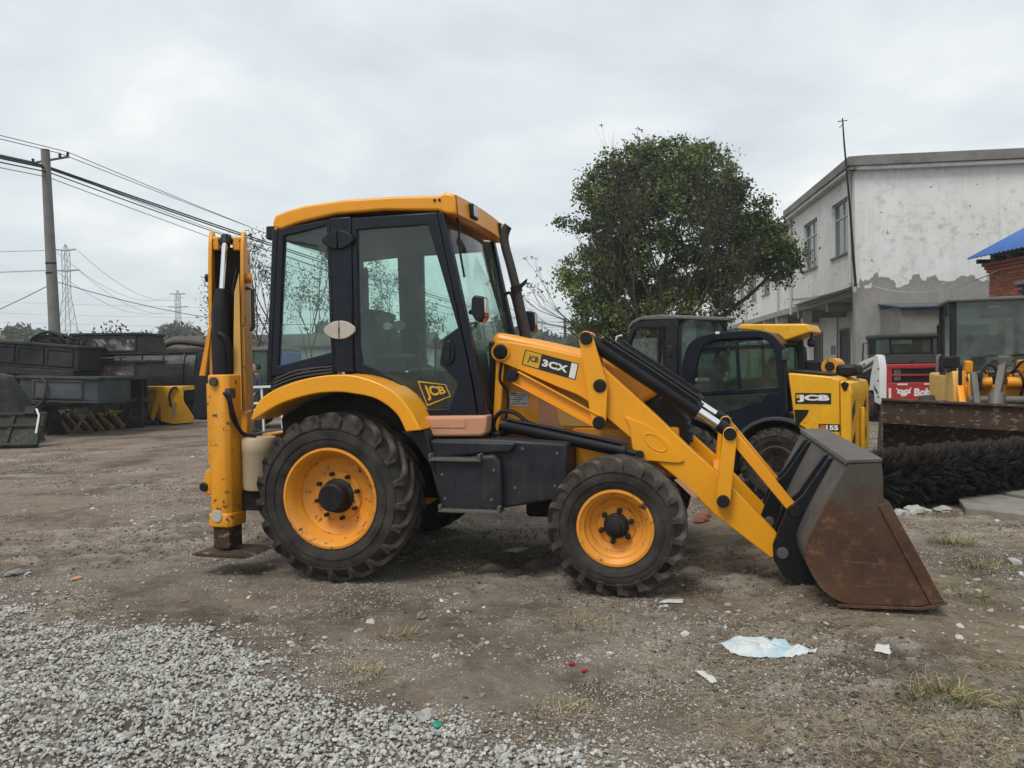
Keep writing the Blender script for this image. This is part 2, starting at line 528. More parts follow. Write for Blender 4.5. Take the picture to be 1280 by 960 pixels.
def text_mesh(body, fn, bold=0.0, space=1.0, thick=0.0):
    """lettering as a mesh; fn maps (x 0..1 along the word, y 0..1 up the cap height) to a point"""
    cu = bpy.data.curves.new('lettering', 'FONT')
    cu.body = body
    cu.offset = bold
    cu.space_character = space
    cu.resolution_u = 4
    tmp = bpy.data.objects.new('lettering_tmp', cu)
    COL.objects.link(tmp)
    dg = bpy.context.evaluated_depsgraph_get()
    me = bpy.data.meshes.new_from_object(tmp.evaluated_get(dg))
    bpy.data.objects.remove(tmp); bpy.data.curves.remove(cu)
    xs = [v.co.x for v in me.vertices]; ys = [v.co.y for v in me.vertices]
    x0, x1, y0, y1 = min(xs), max(xs), min(ys), max(ys)
    for v in me.vertices:
        v.co = Vector(fn((v.co.x - x0) / (x1 - x0), (v.co.y - y0) / (y1 - y0)))
    me.materials.clear()
    return me

def quadmap(p00, p10, p11, p01):
    a, b, c, d = map(Vector, (p00, p10, p11, p01))
    return lambda s, t: (a * (1 - s) + b * s) * (1 - t) + (d * (1 - s) + c * s) * t

def smooth_poly(pts, n=4, closed=False):
    """Catmull-Rom through 2D points"""
    out = []
    m = len(pts)
    rng_ = range(m) if closed else range(m - 1)
    for i in rng_:
        p0 = pts[(i - 1) % m] if (closed or i > 0) else pts[0]
        p1 = pts[i]; p2 = pts[(i + 1) % m]
        p3 = pts[(i + 2) % m] if (closed or i + 2 < m) else pts[-1]
        for k in range(n):
            t = k / n
            out.append(tuple(0.5 * (2 * p1[j] + (p2[j] - p0[j]) * t + (2 * p0[j] - 5 * p1[j] + 4 * p2[j] - p3[j]) * t * t + (-p0[j] + 3 * p1[j] - 3 * p2[j] + p3[j]) * t ** 3) for j in range(len(p1))))
    if not closed:
        out.append(tuple(pts[-1]))
    return out

def strip(path, w):
    """2D ribbon polygon of width w round a polyline"""
    L = []; Rr = []
    for i, p in enumerate(path):
        a = path[max(i - 1, 0)]; b = path[min(i + 1, len(path) - 1)]
        dx, dy = b[0] - a[0], b[1] - a[1]
        l = math.hypot(dx, dy) or 1
        nx, ny = -dy / l, dx / l
        ww = w[i] if isinstance(w, (list, tuple)) else w
        L.append((p[0] + nx * ww / 2, p[1] + ny * ww / 2)); Rr.append((p[0] - nx * ww / 2, p[1] - ny * ww / 2))
    return L + Rr[::-1]

def raw_mesh(name, verts, faces_flat, nper, smooth=False, attr=None):
    """fast mesh from numpy arrays, faces with nper corners each"""
    me = bpy.data.meshes.new(name)
    nv = len(verts); nf = len(faces_flat) // nper
    me.vertices.add(nv); me.loops.add(nf * nper); me.polygons.add(nf)
    me.vertices.foreach_set('co', np.asarray(verts, dtype=np.float32).ravel())
    me.loops.foreach_set('vertex_index', np.asarray(faces_flat, dtype=np.int32))
    me.polygons.foreach_set('loop_start', np.arange(0, nf * nper, nper, dtype=np.int32))
    me.update(calc_edges=True)
    if attr is not None:
        a = me.attributes.new('tint', 'FLOAT', 'POINT')
        a.data.foreach_set('value', np.asarray(attr, dtype=np.float32))
    if smooth:
        me.shade_smooth()
    else:
        me.shade_flat()
    return me

# ================================================================== GROUND
BO = Vector((-1.148, 6.892, 0.0)); BYAW = R(-14)
def BW(lx, ly, lz=0.0):
    c, s = math.cos(BYAW), math.sin(BYAW)
    return Vector((BO.x + lx * c - ly * s, BO.y + lx * s + ly * c, lz))

GRAVEL = [(-6.2, 6.6), (-4.6, 6.0), (-3.79, 5.62), (-3.15, 5.13), (-2.33, 4.89), (-1.8, 4.69), (-1.34, 4.17), (-0.97, 3.75), (-0.61, 3.49), (-0.3, 3.32), (0.04, 3.18), (0.49, 3.05), (1.1, 2.85), (1.2, 1.6), (-3.2, 1.2), (-6.5, 2.4)]
_GP = np.array(GRAVEL)
def poly_sd(px, py, P=_GP):
    """signed distance to the polygon, positive inside (arrays)"""
    px = np.asarray(px, float); py = np.asarray(py, float)
    inside = np.zeros(px.shape, bool)
    dmin = np.full(px.shape, 1e9)
    n = len(P)
    for i in range(n):
        x1, y1 = P[i]; x2, y2 = P[(i + 1) % n]
        cond = ((y1 > py) != (y2 > py)) & (px < (x2 - x1) * (py - y1) / (y2 - y1 + 1e-12) + x1)
        inside ^= cond
        dx, dy = x2 - x1, y2 - y1
        t = np.clip(((px - x1) * dx + (py - y1) * dy) / (dx * dx + dy * dy), 0, 1)
        d = np.hypot(px - x1 - t * dx, py - y1 - t * dy)
        dmin = np.minimum(dmin, d)
    return np.where(inside, dmin, -dmin)

# value noise on a lattice, vectorised
_LAT = rng.random((256, 256))
def vnoise(x, y):
    x = np.asarray(x, float); y = np.asarray(y, float)
    xi = np.floor(x).astype(int); yi = np.floor(y).astype(int)
    fx = x - xi; fy = y - yi
    fx = fx * fx * (3 - 2 * fx); fy = fy * fy * (3 - 2 * fy)
    a = _LAT[xi & 255, yi & 255]; b = _LAT[(xi + 1) & 255, yi & 255]
    c = _LAT[xi & 255, (yi + 1) & 255]; d = _LAT[(xi + 1) & 255, (yi + 1) & 255]
    return (a * (1 - fx) + b * fx) * (1 - fy) + (c * (1 - fx) + d * fx) * fy
def fbm(x, y, o=4):
    s = 0; a = 0.5; f = 1.0
    for _ in range(o):
        s = s + a * vnoise(x * f + 17.3 * _, y * f + 5.1 * _); a *= 0.5; f *= 2.03
    return s
def fine_relief(x, y):
    churn = np.clip((fbm(x * 0.6 + 31, y * 0.8 + 11, 3) - 0.36) * 5, 0.15, 1)
    clod = np.maximum(0, fbm(x * 5.0 + 5, y * 9.0 + 2, 4) - 0.46)
    return churn * ((fbm(x * 6.0, y * 10.0, 3) - 0.44) * 0.05 + clod * 0.17)
def gh(x, y):
    x = np.asarray(x, float); y = np.asarray(y, float)
    near = np.clip(1.15 - np.hypot(x, y - 5) / 16.0, 0.12, 1)
    h = -0.045 + near * ((fbm(x * 0.55 + 3, y * 0.55, 3) - 0.44) * 0.075 + (fbm(x * 2.3, y * 2.3 + 9, 3) - 0.44) * 0.05 + fine_relief(x, y))
    # calm where the machine's wheels stand, a heap pushed up under the bucket
    lx = (x - BO.x) * math.cos(BYAW) + (y - BO.y) * math.sin(BYAW)
    ly = -(x - BO.x) * math.sin(BYAW) + (y - BO.y) * math.cos(BYAW)
    for wx, wy, r in ((0, -0.88, 0.75), (2.17, -0.9, 0.6), (0, 0.88, 0.75), (2.17, 0.9, 0.6)):
        k = np.exp(-(((lx - wx) / r) ** 2 + ((ly - wy) / 0.45) ** 2) * 1.5)
        h = h * (1 - k) + (-0.042) * k
    kb = np.exp(-(((lx - 3.8) / 0.55) ** 4)) * np.exp(-((ly / 1.6) ** 4))
    h = h * (1 - kb * 0.7) + kb * 0.045
    sd = poly_sd(x, y)
    h = h + 0.05 * np.clip((sd + 0.1) / 0.7, 0, 1)
    # two shallow tracks across the yard
    for off in (0.0, 1.9):
        tr = y - (5.6 + off + 0.13 * x + 0.25 * np.sin(x * 0.7))
        band = np.exp(-(tr / 0.26) ** 4) * (x < 0.6)
        along = x * 0.99 + y * 0.13
        lug = (np.sin(along * 2 * np.pi / 0.19 + np.abs(tr) * 16.0) > 0.1)
        h = h - near * band * (0.016 - 0.013 * lug)
    return h
def g1(x, y):
    return float(gh(np.array([x]), np.array([y]))[0])

def axis_lines(lo, hi, f0, f1, step, grow=1.16):
    a = list(np.arange(f0, f1 + 1e-6, step))
    s = step
    x = f1
    while x < hi:
        s *= grow; x += s; a.append(min(x, hi))
    s = step; x = f0; b = []
    while x > lo:
        s *= grow; x -= s; b.append(max(x, lo))
    return np.array(b[::-1] + a)
gx = axis_lines(-900, 900, -5.6, 5.6, 0.03)
gy = axis_lines(-300, 1100, 2.6, 9.5, 0.026, 1.07)
GXX, GYY = np.meshgrid(gx, gy, indexing='xy')
GZ = gh(GXX.ravel(), GYY.ravel())
gverts = np.stack([GXX.ravel(), GYY.ravel(), GZ], 1)
GREL = np.clip(0.42 + fine_relief(GXX.ravel(), GYY.ravel()) * 16, 0, 1)
nx, ny = len(gx), len(gy)
ii, jj = np.meshgrid(np.arange(nx - 1), np.arange(ny - 1), indexing='xy')
a_ = (jj * nx + ii).ravel()
gf = np.stack([a_, a_ + 1, a_ + nx + 1, a_ + nx], 1).ravel()

def mk_ground():
    t = NT('dirt_yard')
    o = t.obj
    sp = t.n('ShaderNodeSeparateXYZ'); t.l(o, sp.inputs[0])
    big = t.noise(0.32, 5, 0.6); mid = t.noise(1.3, 7, 0.66); fin = t.noise(9, 8, 0.7); mic = t.noise(70, 4, 0.7)
    c = t.mix(t.step(mid, 0.38, 0.66), (0.112, 0.083, 0.058), (0.285, 0.228, 0.170))
    c = t.mix(t.step(big, 0.42, 0.66, 0, 0.7), c, (0.295, 0.266, 0.226))
    # reddish brick dust over the far left of the yard
    red = t.math('MULTIPLY', t.step(sp.outputs['X'], -0.8, -4.0), t.step(sp.outputs['Y'], 6.0, 9.0))
    c = t.mix(t.math('MULTIPLY', red, t.step(fin, 0.35, 0.65, 0.3, 0.85)), c, (0.270, 0.184, 0.142))
    # dry trampled grass tone to the right
    dry = t.math('MULTIPLY', t.step(sp.outputs['X'], 0.4, 2.6), t.step(t.noise(2.1, 6, 0.7), 0.40, 0.62))
    c = t.mix(t.math('MULTIPLY', dry, 0.6), c, (0.300, 0.235, 0.135))
    # pale crushed stone and concrete crumbs, in patches
    sv = t.voro(95, out='Color'); svd = t.voro(95)
    bw = t.n('ShaderNodeSeparateColor'); t.l(sv, bw.inputs[0])
    patch = t.step(t.noise(1.9, 7, 0.68), 0.44, 0.64)
    spk = t.math('MULTIPLY', t.step(bw.outputs[0], 0.55, 0.62), t.step(svd, 0.5, 0.35))
    c = t.mix(t.math('MULTIPLY', spk, t.step(patch, 0, 1, 0.12, 0.9)), c, t.mix(bw.outputs[1], (0.34, 0.325, 0.29), (0.66, 0.64, 0.59)))
    # damp dark patches
    c = t.mix(t.step(t.noise(0.75, 8, 0.68), 0.48, 0.62, 0, 0.85), c, (0.070, 0.053, 0.040))
    c = t.mix(t.step(t.noise(2.6, 8, 0.7), 0.54, 0.66, 0, 0.6), c, (0.060, 0.046, 0.035))
    c = t.mix(t.step(mic, 0.35, 0.7, 0.0, 0.5), c, (0.115, 0.092, 0.072))
    # colour follows the relief: darker in the hollows, paler on top of the clods
    at = t.n('ShaderNodeAttribute', attribute_name='tint')
    c = t.mix(t.step(at.outputs['Fac'], 0.40, 0.12, 0.0, 0.75), c, (0.075, 0.058, 0.044))
    c = t.mix(t.step(at.outputs['Fac'], 0.45, 0.95, 0.0, 0.7), c, (0.36, 0.318, 0.265))
    c = t.mix(t.step(fin, 0.52, 0.72, 0.0, 0.5), c, (0.36, 0.318, 0.268))
    # far away the fields beyond the yard turn green-brown
    far = t.step(sp.outputs['Y'], 36, 60)
    c = t.mix(far, c, (0.085, 0.085, 0.045))
    h = t.math('ADD', t.math('MULTIPLY', fin, 0.9), t.math('ADD', t.math('MULTIPLY', mic, 0.35), t.math('MULTIPLY', spk, 0.25)))
    return t.bsdf(c, 0.92, 0, t.bump(h, 1.0, 0.035), 0.18)
ground = link('ground', raw_mesh('ground', gverts, gf, 4, smooth=True, attr=GREL), mk_ground())
tag(ground, kind='structure')

# ---------------- loose stone
def ico():
    p = (1 + 5 ** 0.5) / 2
    v = np.array([(-1, p, 0), (1, p, 0), (-1, -p, 0), (1, -p, 0), (0, -1, p), (0, 1, p), (0, -1, -p), (0, 1, -p), (p, 0, -1), (p, 0, 1), (-p, 0, -1), (-p, 0, 1)], float)
    v /= np.linalg.norm(v[0])
    f = np.array([(0, 11, 5), (0, 5, 1), (0, 1, 7), (0, 7, 10), (0, 10, 11), (1, 5, 9), (5, 11, 4), (11, 10, 2), (10, 7, 6), (7, 1, 8), (3, 9, 4), (3, 4, 2), (3, 2, 6), (3, 6, 8), (3, 8, 9), (4, 9, 5), (2, 4, 11), (6, 2, 10), (8, 6, 7), (9, 8, 1)])
    return v, f
ICO_V, ICO_F = ico()
def rand_rot(n, r=rng):
    q = r.normal(size=(n, 4)); q /= np.linalg.norm(q, axis=1)[:, None]
    w, x, y, z = q.T
    return np.stack([np.stack([1 - 2 * (y * y + z * z), 2 * (x * y - z * w), 2 * (x * z + y * w)], -1),
                     np.stack([2 * (x * y + z * w), 1 - 2 * (x * x + z * z), 2 * (y * z - x * w)], -1),
                     np.stack([2 * (x * z - y * w), 2 * (y * z + x * w), 1 - 2 * (x * x + y * y)], -1)], 1)
OCT_V = np.array([(1, 0, 0), (-1, 0, 0), (0, 1, 0), (0, -1, 0), (0, 0, 1), (0, 0, -1)], float)
OCT_F = np.array([(0, 2, 4), (2, 1, 4), (1, 3, 4), (3, 0, 4), (2, 0, 5), (1, 2, 5), (3, 1, 5), (0, 3, 5)])
def stones(name, xy, size, zoff, mat, flat=0.62, oct=False):
    n = len(xy)
    BV, BF = (OCT_V, OCT_F) if oct else (ICO_V, ICO_F)
    nv = len(BV)
    v = BV[None] * (1 + rng.uniform(-0.34, 0.34, (n, nv, 1)))
    v = v * np.stack([rng.uniform(0.75, 1.3, n), rng.uniform(0.6, 1.0, n), rng.uniform(0.5, 0.9, n)], 1)[:, None]
    v = np.einsum('nij,nkj->nki', rand_rot(n), v)
    v[:, :, 2] *= flat
    v *= (np.asarray(size) * 0.5)[:, None, None]
    z = gh(xy[:, 0], xy[:, 1])
    v[:, :, 0] += xy[:, 0:1]; v[:, :, 1] += xy[:, 1:2]; v[:, :, 2] += (z + zoff)[:, None]
    f = (BF[None] + (np.arange(n) * nv)[:, None, None]).ravel()
    tint = np.repeat(rng.random(n), nv)
    o = link(name, raw_mesh(name, v.reshape(-1, 3), f, 3, attr=tint), mat)
    return o
def mk_stone(name, stops, bumpy=0.3):
    t = NT(name)
    at = t.n('ShaderNodeAttribute', attribute_name='tint')
    rp = t.n('ShaderNodeValToRGB')
    e = rp.color_ramp.elements
    e[0].position = stops[0][0]; e[0].color = (*stops[0][1], 1)
    e[1].position = stops[-1][0]; e[1].color = (*stops[-1][1], 1)
    for p, c in stops[1:-1]:
        k = e.new(p); k.color = (*c, 1)
    t.l(at.outputs['Fac'], rp.inputs[0])
    n = t.noise(55, 5, 0.7)
    c = t.mix(t.step(n, 0.3, 0.75, 0.0, 0.5), rp.outputs[0], (0.11, 0.10, 0.085))
    return t.bsdf(c, 0.88, 0, t.bump(n, bumpy, 0.004), 0.3)
M_GRAV = mk_stone('crushed_limestone', [(0, (0.24, 0.235, 0.216)), (0.25, (0.38, 0.373, 0.345)), (0.7, (0.50, 0.492, 0.46)), (0.955, (0.60, 0.59, 0.55)), (1, (0.34, 0.26, 0.20))])
M_PEB = mk_stone('mixed_pebbles', [(0, (0.16, 0.138, 0.112)), (0.40, (0.31, 0.28, 0.24)), (0.75, (0.47, 0.445, 0.405)), (0.97, (0.62, 0.605, 0.57)), (1, (0.24, 0.11, 0.075))])

N = 90000
xy = np.stack([rng.uniform(-4.6, 1.2, N), rng.uniform(2.3, 6.2, N)], 1)
sd = poly_sd(xy[:, 0], xy[:, 1])
jit = rng.random(N)
wob = (fbm(xy[:, 0] * 4, xy[:, 1] * 4, 3) - 0.44) * 0.55
keep = (sd + wob > 0.0) | ((sd + wob > -0.35) & (jit < 0.22 * np.exp((sd + wob) * 7)))
keep &= (np.abs(xy[:, 0]) < xy[:, 1] * 0.74 + 0.25)
xy = xy[keep]; n = len(xy)
sz = 0.010 + 0.019 * rng.random(n) ** 1.3 + 0.016 * (rng.random(n) < 0.05)
tag(stones('gravel', xy, sz, sz * 0.10 + rng.uniform(0, 0.012, n), M_GRAV, 0.8), 'pale grey crushed stone spread over the near left corner', 'gravel', kind='stuff')

NP_ = 280000
yy = 2.8 + 15 * rng.random(NP_) ** 1.8
xx = (rng.random(NP_) * 2 - 1) * (yy * 0.76 + 0.3)
msk = fbm(xx * 0.8 + 40, yy * 1.3, 4) + 0.34 * (fbm(xx * 3.5 + 4, yy * 5, 3) - 0.44)
sd = poly_sd(xx, yy)
bonus = 0.16 * np.exp(-np.abs(sd + 0.2) / 0.25) + 0.10 * ((xx > 0) & (yy < 4.4)) + 0.06 * ((xx > 2.6) & (yy > 6))
keep = (rng.random(NP_) < np.clip((msk + bonus - 0.46) * 8.0, 0.015, 0.9)) & (sd < 0.05)
xy = np.stack([xx[keep], yy[keep]], 1); n = len(xy)
sz = 0.0045 + 0.013 * rng.random(n) ** 3 + 0.0009 * xy[:, 1]
tag(stones('pebbles', xy, sz, sz * 0.02, M_PEB, 0.7, oct=True), 'small loose pebbles scattered across the dirt yard', 'pebbles', kind='stuff')

M_CLOD = mk_stone('soil_clods', [(0, (0.075, 0.058, 0.043)), (0.5, (0.15, 0.122, 0.094)), (0.9, (0.24, 0.202, 0.16)), (1, (0.33, 0.285, 0.235))], 0.6)
NC_ = 120000
yy = 3.0 + 13 * rng.random(NC_) ** 1.6
xx = (rng.random(NC_) * 2 - 1) * (yy * 0.76 + 0.3)
cd = fbm(xx * 0.6 + 31, yy * 0.8 + 11, 3) + 0.4 * (fbm(xx * 3 + 8, yy * 5 + 3, 3) - 0.44)
keep = (rng.random(NC_) < np.clip((cd - 0.40) * 5, 0.03, 0.8)) & (poly_sd(xx, yy) < -0.02)
xy = np.stack([xx[keep], yy[keep]], 1); n = len(xy)
sz = 0.008 + 0.034 * rng.random(n) ** 3.2 + 0.0006 * xy[:, 1]
tag(stones('soil_clods', xy, sz, sz * 0.03, M_CLOD, 0.75, oct=True), 'crumbs and clods of loose brown soil on the yard', 'soil', kind='stuff')

NR_ = 9000
yy = 4.2 + 15 * rng.random(NR_) ** 1.1
xx = (rng.random(NR_) * 2 - 1) * (yy * 0.76)
rd = (fbm(xx * 0.7 + 9, yy * 0.9 + 3, 4) - 0.42) * 7 + 0.15 * (xx < -1) * (yy > 7)
keep = (poly_sd(xx, yy) < -0.1) & (rng.random(NR_) < np.clip(rd, 0.02, 1))
xy = np.stack([xx[keep], yy[keep]], 1); n = len(xy)
sz = 0.012 + 0.060 * rng.random(n) ** 3.5
tag(stones('rubble', xy, sz, sz * 0.0, M_PEB, 0.55), 'lumps of rubble and clods lying on the dirt yard', 'rubble', kind='stuff')

# ---------------- straw and dry grass lying about
def blades(name, bx, by, ln, az, lift, width, mat, seg=3, droop=0.6):
    n = len(bx)
    t = np.linspace(0, 1, seg + 1)[None]
    dx = np.cos(az); dy = np.sin(az)
    s = ln[:, None] * t
    bend = rng.uniform(-0.5, 0.5, n)[:, None] * ln[:, None] * t * t
    x = bx[:, None] + dx[:, None] * s * np.cos(lift)[:, None] - dy[:, None] * bend
    y = by[:, None] + dy[:, None] * s * np.cos(lift)[:, None] + dx[:, None] * bend
    up = ln[:, None] * np.sin(lift)[:, None] * (t - droop * t * t)
    z = gh(x.ravel(), y.ravel()).reshape(x.shape) + 0.004 + up
    w = width[:, None] * (1 - 0.8 * t)
    ox = -dy[:, None] * w; oy = dx[:, None] * w
    L = np.stack([x - ox, y - oy, z], -1); Rr = np.stack([x + ox, y + oy, z + 0.001], -1)
    v = np.stack([L, Rr], 2).reshape(n, -1, 3)
    f = []
    for k in range(seg):
        f.append((2 * k, 2 * k + 1, 2 * k + 3, 2 * k + 2))
    f = (np.array(f)[None] + (np.arange(n) * (2 * seg + 2))[:, None, None]).ravel()
    tint = np.repeat(rng.random(n), 2 * seg + 2)
    return link(name, raw_mesh(name, v.reshape(-1, 3), f, 4, attr=tint), mat)
def mk_blade(name, a, b):
    t = NT(name)
    at = t.n('ShaderNodeAttribute', attribute_name='tint')
    c = t.mix(at.outputs['Fac'], a, b)
    return t.bsdf(c, 0.8, 0, None, 0.3)
M_STRAW = mk_blade('dry_straw', (0.12, 0.088, 0.045), (0.42, 0.33, 0.18))
M_GRASS = mk_blade('green_grass', (0.045, 0.075, 0.018), (0.13, 0.15, 0.045))
N = 95000
yy = 3.0 + 7.5 * rng.random(N) ** 1.5
xx = (rng.random(N) * 2 - 1) * (yy * 0.74 + 0.2)
dens = fbm(xx * 1.1 + 70, yy * 1.7 + 20, 4) + 0.25 * (fbm(xx * 5 + 7, yy * 5, 2) - 0.37)
sdp = poly_sd(xx, yy)
side = np.clip((xx + 0.5) / 2.2, 0.0, 1) + 0.20 * (sdp > -0.5) * (sdp < 0.02)
side = np.where((xx < 1.0) & (yy > 5.6), side * 0.1, side)
keep = (rng.random(N) < np.clip((dens - 0.43) * 4.0, 0.02, 0.75) * side) & (sdp < 0.02)
xx, yy = xx[keep], yy[keep]; n = len(xx)
tag(blades('straw', xx, yy, rng.uniform(0.025, 0.105, n), rng.uniform(0, 6.28, n), rng.uniform(0.0, 0.20, n), rng.uniform(0.0007, 0.0016, n), M_STRAW), 'dry trampled straw lying over the bare ground', 'straw', kind='stuff')

# individual tufts
def tuft(x, y, r, n, hmin, hmax, label, mix=0.5, name='grass_tuft'):
    root = thing(name, label, 'grass', (0, 0, 0), group='grass tufts on the yard')
    for k, (m, frac) in enumerate(((M_GRASS, mix), (M_STRAW, 1 - mix))):
        nn = int(n * frac)
        a = rng.uniform(0, 6.28, nn); rr = r * rng.random(nn) ** 0.7
        bx = x + np.cos(a) * rr; by = y + np.sin(a) * rr * 0.8
        blades('green_blades' if k == 0 else 'dry_blades', bx, by, rng.uniform(hmin, hmax, nn), a + rng.normal(0, 0.8, nn), rng.uniform(0.35, 1.35, nn), rng.uniform(0.0016, 0.0032, nn), m, 4, 0.45); COL.objects[-1].parent = root; COL.objects[-1]['kind'] = 'stuff'
    return root
tuft(3.87, 6.75, 0.20, 260, 0.06, 0.20, 'pale green grass tuft on the ground right of the rusty bucket', 0.6)
tuft(3.66, 6.02, 0.26, 220, 0.05, 0.15, 'low green grass patch near the white stone at the right edge', 0.65)
tuft(2.05, 3.62, 0.22, 330, 0.07, 0.20, 'green and straw grass clump in the near right corner', 0.42)
tuft(2.42, 3.42, 0.22, 260, 0.07, 0.20, 'dry grass clump at the right edge of the foreground', 0.25)
tuft(2.95, 6.2, 0.24, 200, 0.04, 0.12, 'thin green grass close to the cutting edge of the bucket', 0.6)
tuft(3.1, 5.3, 0.22, 160, 0.04, 0.12, 'sparse green grass between the bucket and the corner clump', 0.5)
tuft(-0.72, 4.62, 0.14, 110, 0.04, 0.10, 'small dry tuft beside the edge of the gravel', 0.3)
tuft(0.42, 4.75, 0.22, 150, 0.04, 0.11, 'flattened dry tuft below the front wheel', 0.15)
tuft(-0.85, 4.02, 0.16, 120, 0.05, 0.12, 'straw tuft growing at the rim of the gravel', 0.2)
tuft(0.2, 3.55, 0.18, 110, 0.05, 0.13, 'straw tuft near the bottom edge between gravel and dirt', 0.15)

# ---------------- single pieces on the ground
def rock(name, label, cat, x, y, s, mat, flat=0.7, seed=1, group=None, z=None):
    r = np.random.default_rng(seed)
    bm = bmesh.new(); bmesh.ops.create_icosphere(bm, subdivisions=2, radius=1)
    off = Vector((r.uniform(0, 9), r.uniform(0, 9), r.uniform(0, 9)))
    for v in bm.verts:
        k = 1 + 0.55 * (mnoise.noise(v.co * 1.2 + off)) + 0.18 * mnoise.noise(v.co * 3.5 + off)
        v.co = Vector((v.co.x * s[0], v.co.y * s[1], v.co.z * s[2])) * k
    me = bpy.data.meshes.new(name); bm.to_mesh(me); bm.free()
    me.shade_smooth(); me.set_sharp_from_angle(angle=R(28))
    o = link(name, me, mat)
    o.location = (x, y, g1(x, y) + s[2] * flat * 0.5 if z is None else z)
    o.rotation_euler = (0, 0, r.uniform(0, 6))
    return tag(o, label, cat, group)
MT['stonewhite'] = simple('pale_limestone', (0.42, 0.41, 0.385), 0.85, var=0.35, scale=14, bump=0.4)
MT['stonegrey'] = simple('grey_rock', (0.20, 0.19, 0.17), 0.85, var=0.35, scale=14, bump=0.4)
MT['brickbit'] = simple('broken_brick', (0.26, 0.095, 0.06), 0.9, var=0.4, scale=20, bump=0.4)
rock('stone', 'largest pale rounded stone beside the bristle roller', 'stone', 4.27, 8.16, (0.10, 0.085, 0.07), 'stonewhite', seed=2, group='stones by the roller')
rock('stone', 'pale stone left of the largest one, next to the bucket edge', 'stone', 4.06, 8.05, (0.085, 0.07, 0.06), 'stonewhite', seed=3, group='stones by the roller')
rock('stone', 'flat pale stone right of the largest one', 'stone', 4.66, 8.33, (0.11, 0.07, 0.04), 'stonewhite', seed=5, group='stones by the roller')
rock('stone', 'small pale stone right behind the largest one', 'stone', 4.42, 8.20, (0.06, 0.055, 0.045), 'stonewhite', seed=6, group='stones by the roller')
rock('stone', 'white stone lying alone at the right edge below the slab', 'stone', 4.03, 6.16, (0.055, 0.045, 0.035), 'stonewhite', seed=8)
rock('stone', 'grey white stone in the dirt below the rear wheel', 'stone', -0.62, 4.98, (0.045, 0.035, 0.03), 'stonegrey', seed=9)
rock('stone', 'pale stone on the edge of the gravel near the bottom', 'stone', -0.42, 3.52, (0.05, 0.04, 0.032), 'stonewhite', seed=19)
rock('stone', 'pale flat stone by the left edge of the yard', 'stone', -4.15, 6.35, (0.11, 0.06, 0.03), 'stonegrey', seed=29)
rock('brick_piece', 'reddish brick fragment behind the front wheel', 'brick piece', 1.92, 7.86, (0.10, 0.07, 0.05), 'brickbit', seed=10)
rock('brick_piece', 'second red brick fragment just left of the loader arm', 'brick piece', 2.03, 8.15, (0.08, 0.07, 0.045), 'brickbit', seed=11)
rock('brick_piece', 'pink brick fragment on the dirt at the left', 'brick piece', -3.54, 6.16, (0.05, 0.035, 0.02), 'salmon', seed=12)
rock('brick_piece', 'brick fragment among the pale stones by the roller', 'brick piece', 4.47, 8.47, (0.10, 0.06, 0.035), 'brickbit', seed=13)
for k, (x, y, m, lab) in enumerate(((0.30, 4.13, 'red', 'red plastic scrap lying on gravelly dirt below the front wheel'), (0.36, 4.03, 'red', 'smaller red scrap beside the larger red one'), (-0.36, 3.40, None, 'teal bottle cap at the edge of the gravel'))):
    if m:
        mb = MB().prism([(-.020, -.008), (-.007, .011), (.019, .007), (.016, -.009)], 0, 0.012, 'xy')
        o = mb.build('plastic_scrap', 'redlens', None, 0.002)
    else:
        MT['teal'] = simple('teal_plastic', (0.01, 0.22, 0.15), 0.4)
        mb = MB().lathe([(0.021, 0), (0.022, 0.004), (0.02, 0.018), (0.016, 0.021)], (0, 0, 0), (0, 0, 1), 18)
        o = mb.build('bottle_cap', 'teal', None, 0.001)
        o.rotation_euler = (0.4, 0.2, 0)
    o.location = (x, y, g1(x, y) + (0.012 if m is None else 0.006)); tag(o, lab, 'litter')

# plastic bag: a crumpled sheet lying nearly flat
def crumple(name, label, outline, h, mat, seed, thick=0.004):
    P = np.array(outline)
    cx, cy_ = P.mean(0)
    x0, y0 = P.min(0); x1, y1 = P.max(0)
    xs = np.arange(x0, x1, 0.007); ys = np.arange(y0, y1, 0.007)
    idx = {}; vs = []; fs = []
    sdv = poly_sd(np.repeat(xs, len(ys)), np.tile(ys, len(xs)), P).reshape(len(xs), len(ys))
    for i, x in enumerate(xs):
        for j, y in enumerate(ys):
            if sdv[i, j] > -0.004:
                q = Vector((x * 9, y * 14, seed))
                k = min(1, max(0, sdv[i, j]) / 0.05 + 0.1)
                z = g1(x, y) + 0.006 + h * k * (0.55 + 0.7 * abs(mnoise.noise(q)) + 0.5 * abs(mnoise.noise(q * 2.3)))
                idx[i, j] = len(vs); vs.append((x, y, z))
    for (i, j) in idx:
        if (i + 1, j) in idx and (i, j + 1) in idx and (i + 1, j + 1) in idx:
            fs.append((idx[i, j], idx[i + 1, j], idx[i + 1, j + 1], idx[i, j + 1]))
    mb = MB(); mb.v = vs; mb.f = fs
    o = mb.build(name, mat, None, 0, 60)
    sl = o.modifiers.new('thickness', 'SOLIDIFY'); sl.thickness = thick
    return tag(o, label, 'litter')
def mk_bag():
    t = NT('white_blue_plastic_film')
    n = t.noise(7, 4, 0.6)
    c = t.mix(t.step(n, 0.5, 0.62), (0.50, 0.535, 0.53), (0.34, 0.47, 0.52))
    return t.bsdf(c, 0.35, 0, t.bump(t.noise(40, 5, 0.7), 0.5, 0.01))
crumple('plastic_bag', 'crumpled white and pale blue plastic bag on the dirt', [(1.18, 4.44), (1.26, 4.50), (1.38, 4.55), (1.47, 4.52), (1.50, 4.42), (1.60, 4.30), (1.68, 4.24), (1.60, 4.19), (1.46, 4.22), (1.32, 4.24), (1.22, 4.33)], 0.035, mk_bag(), 3.1)
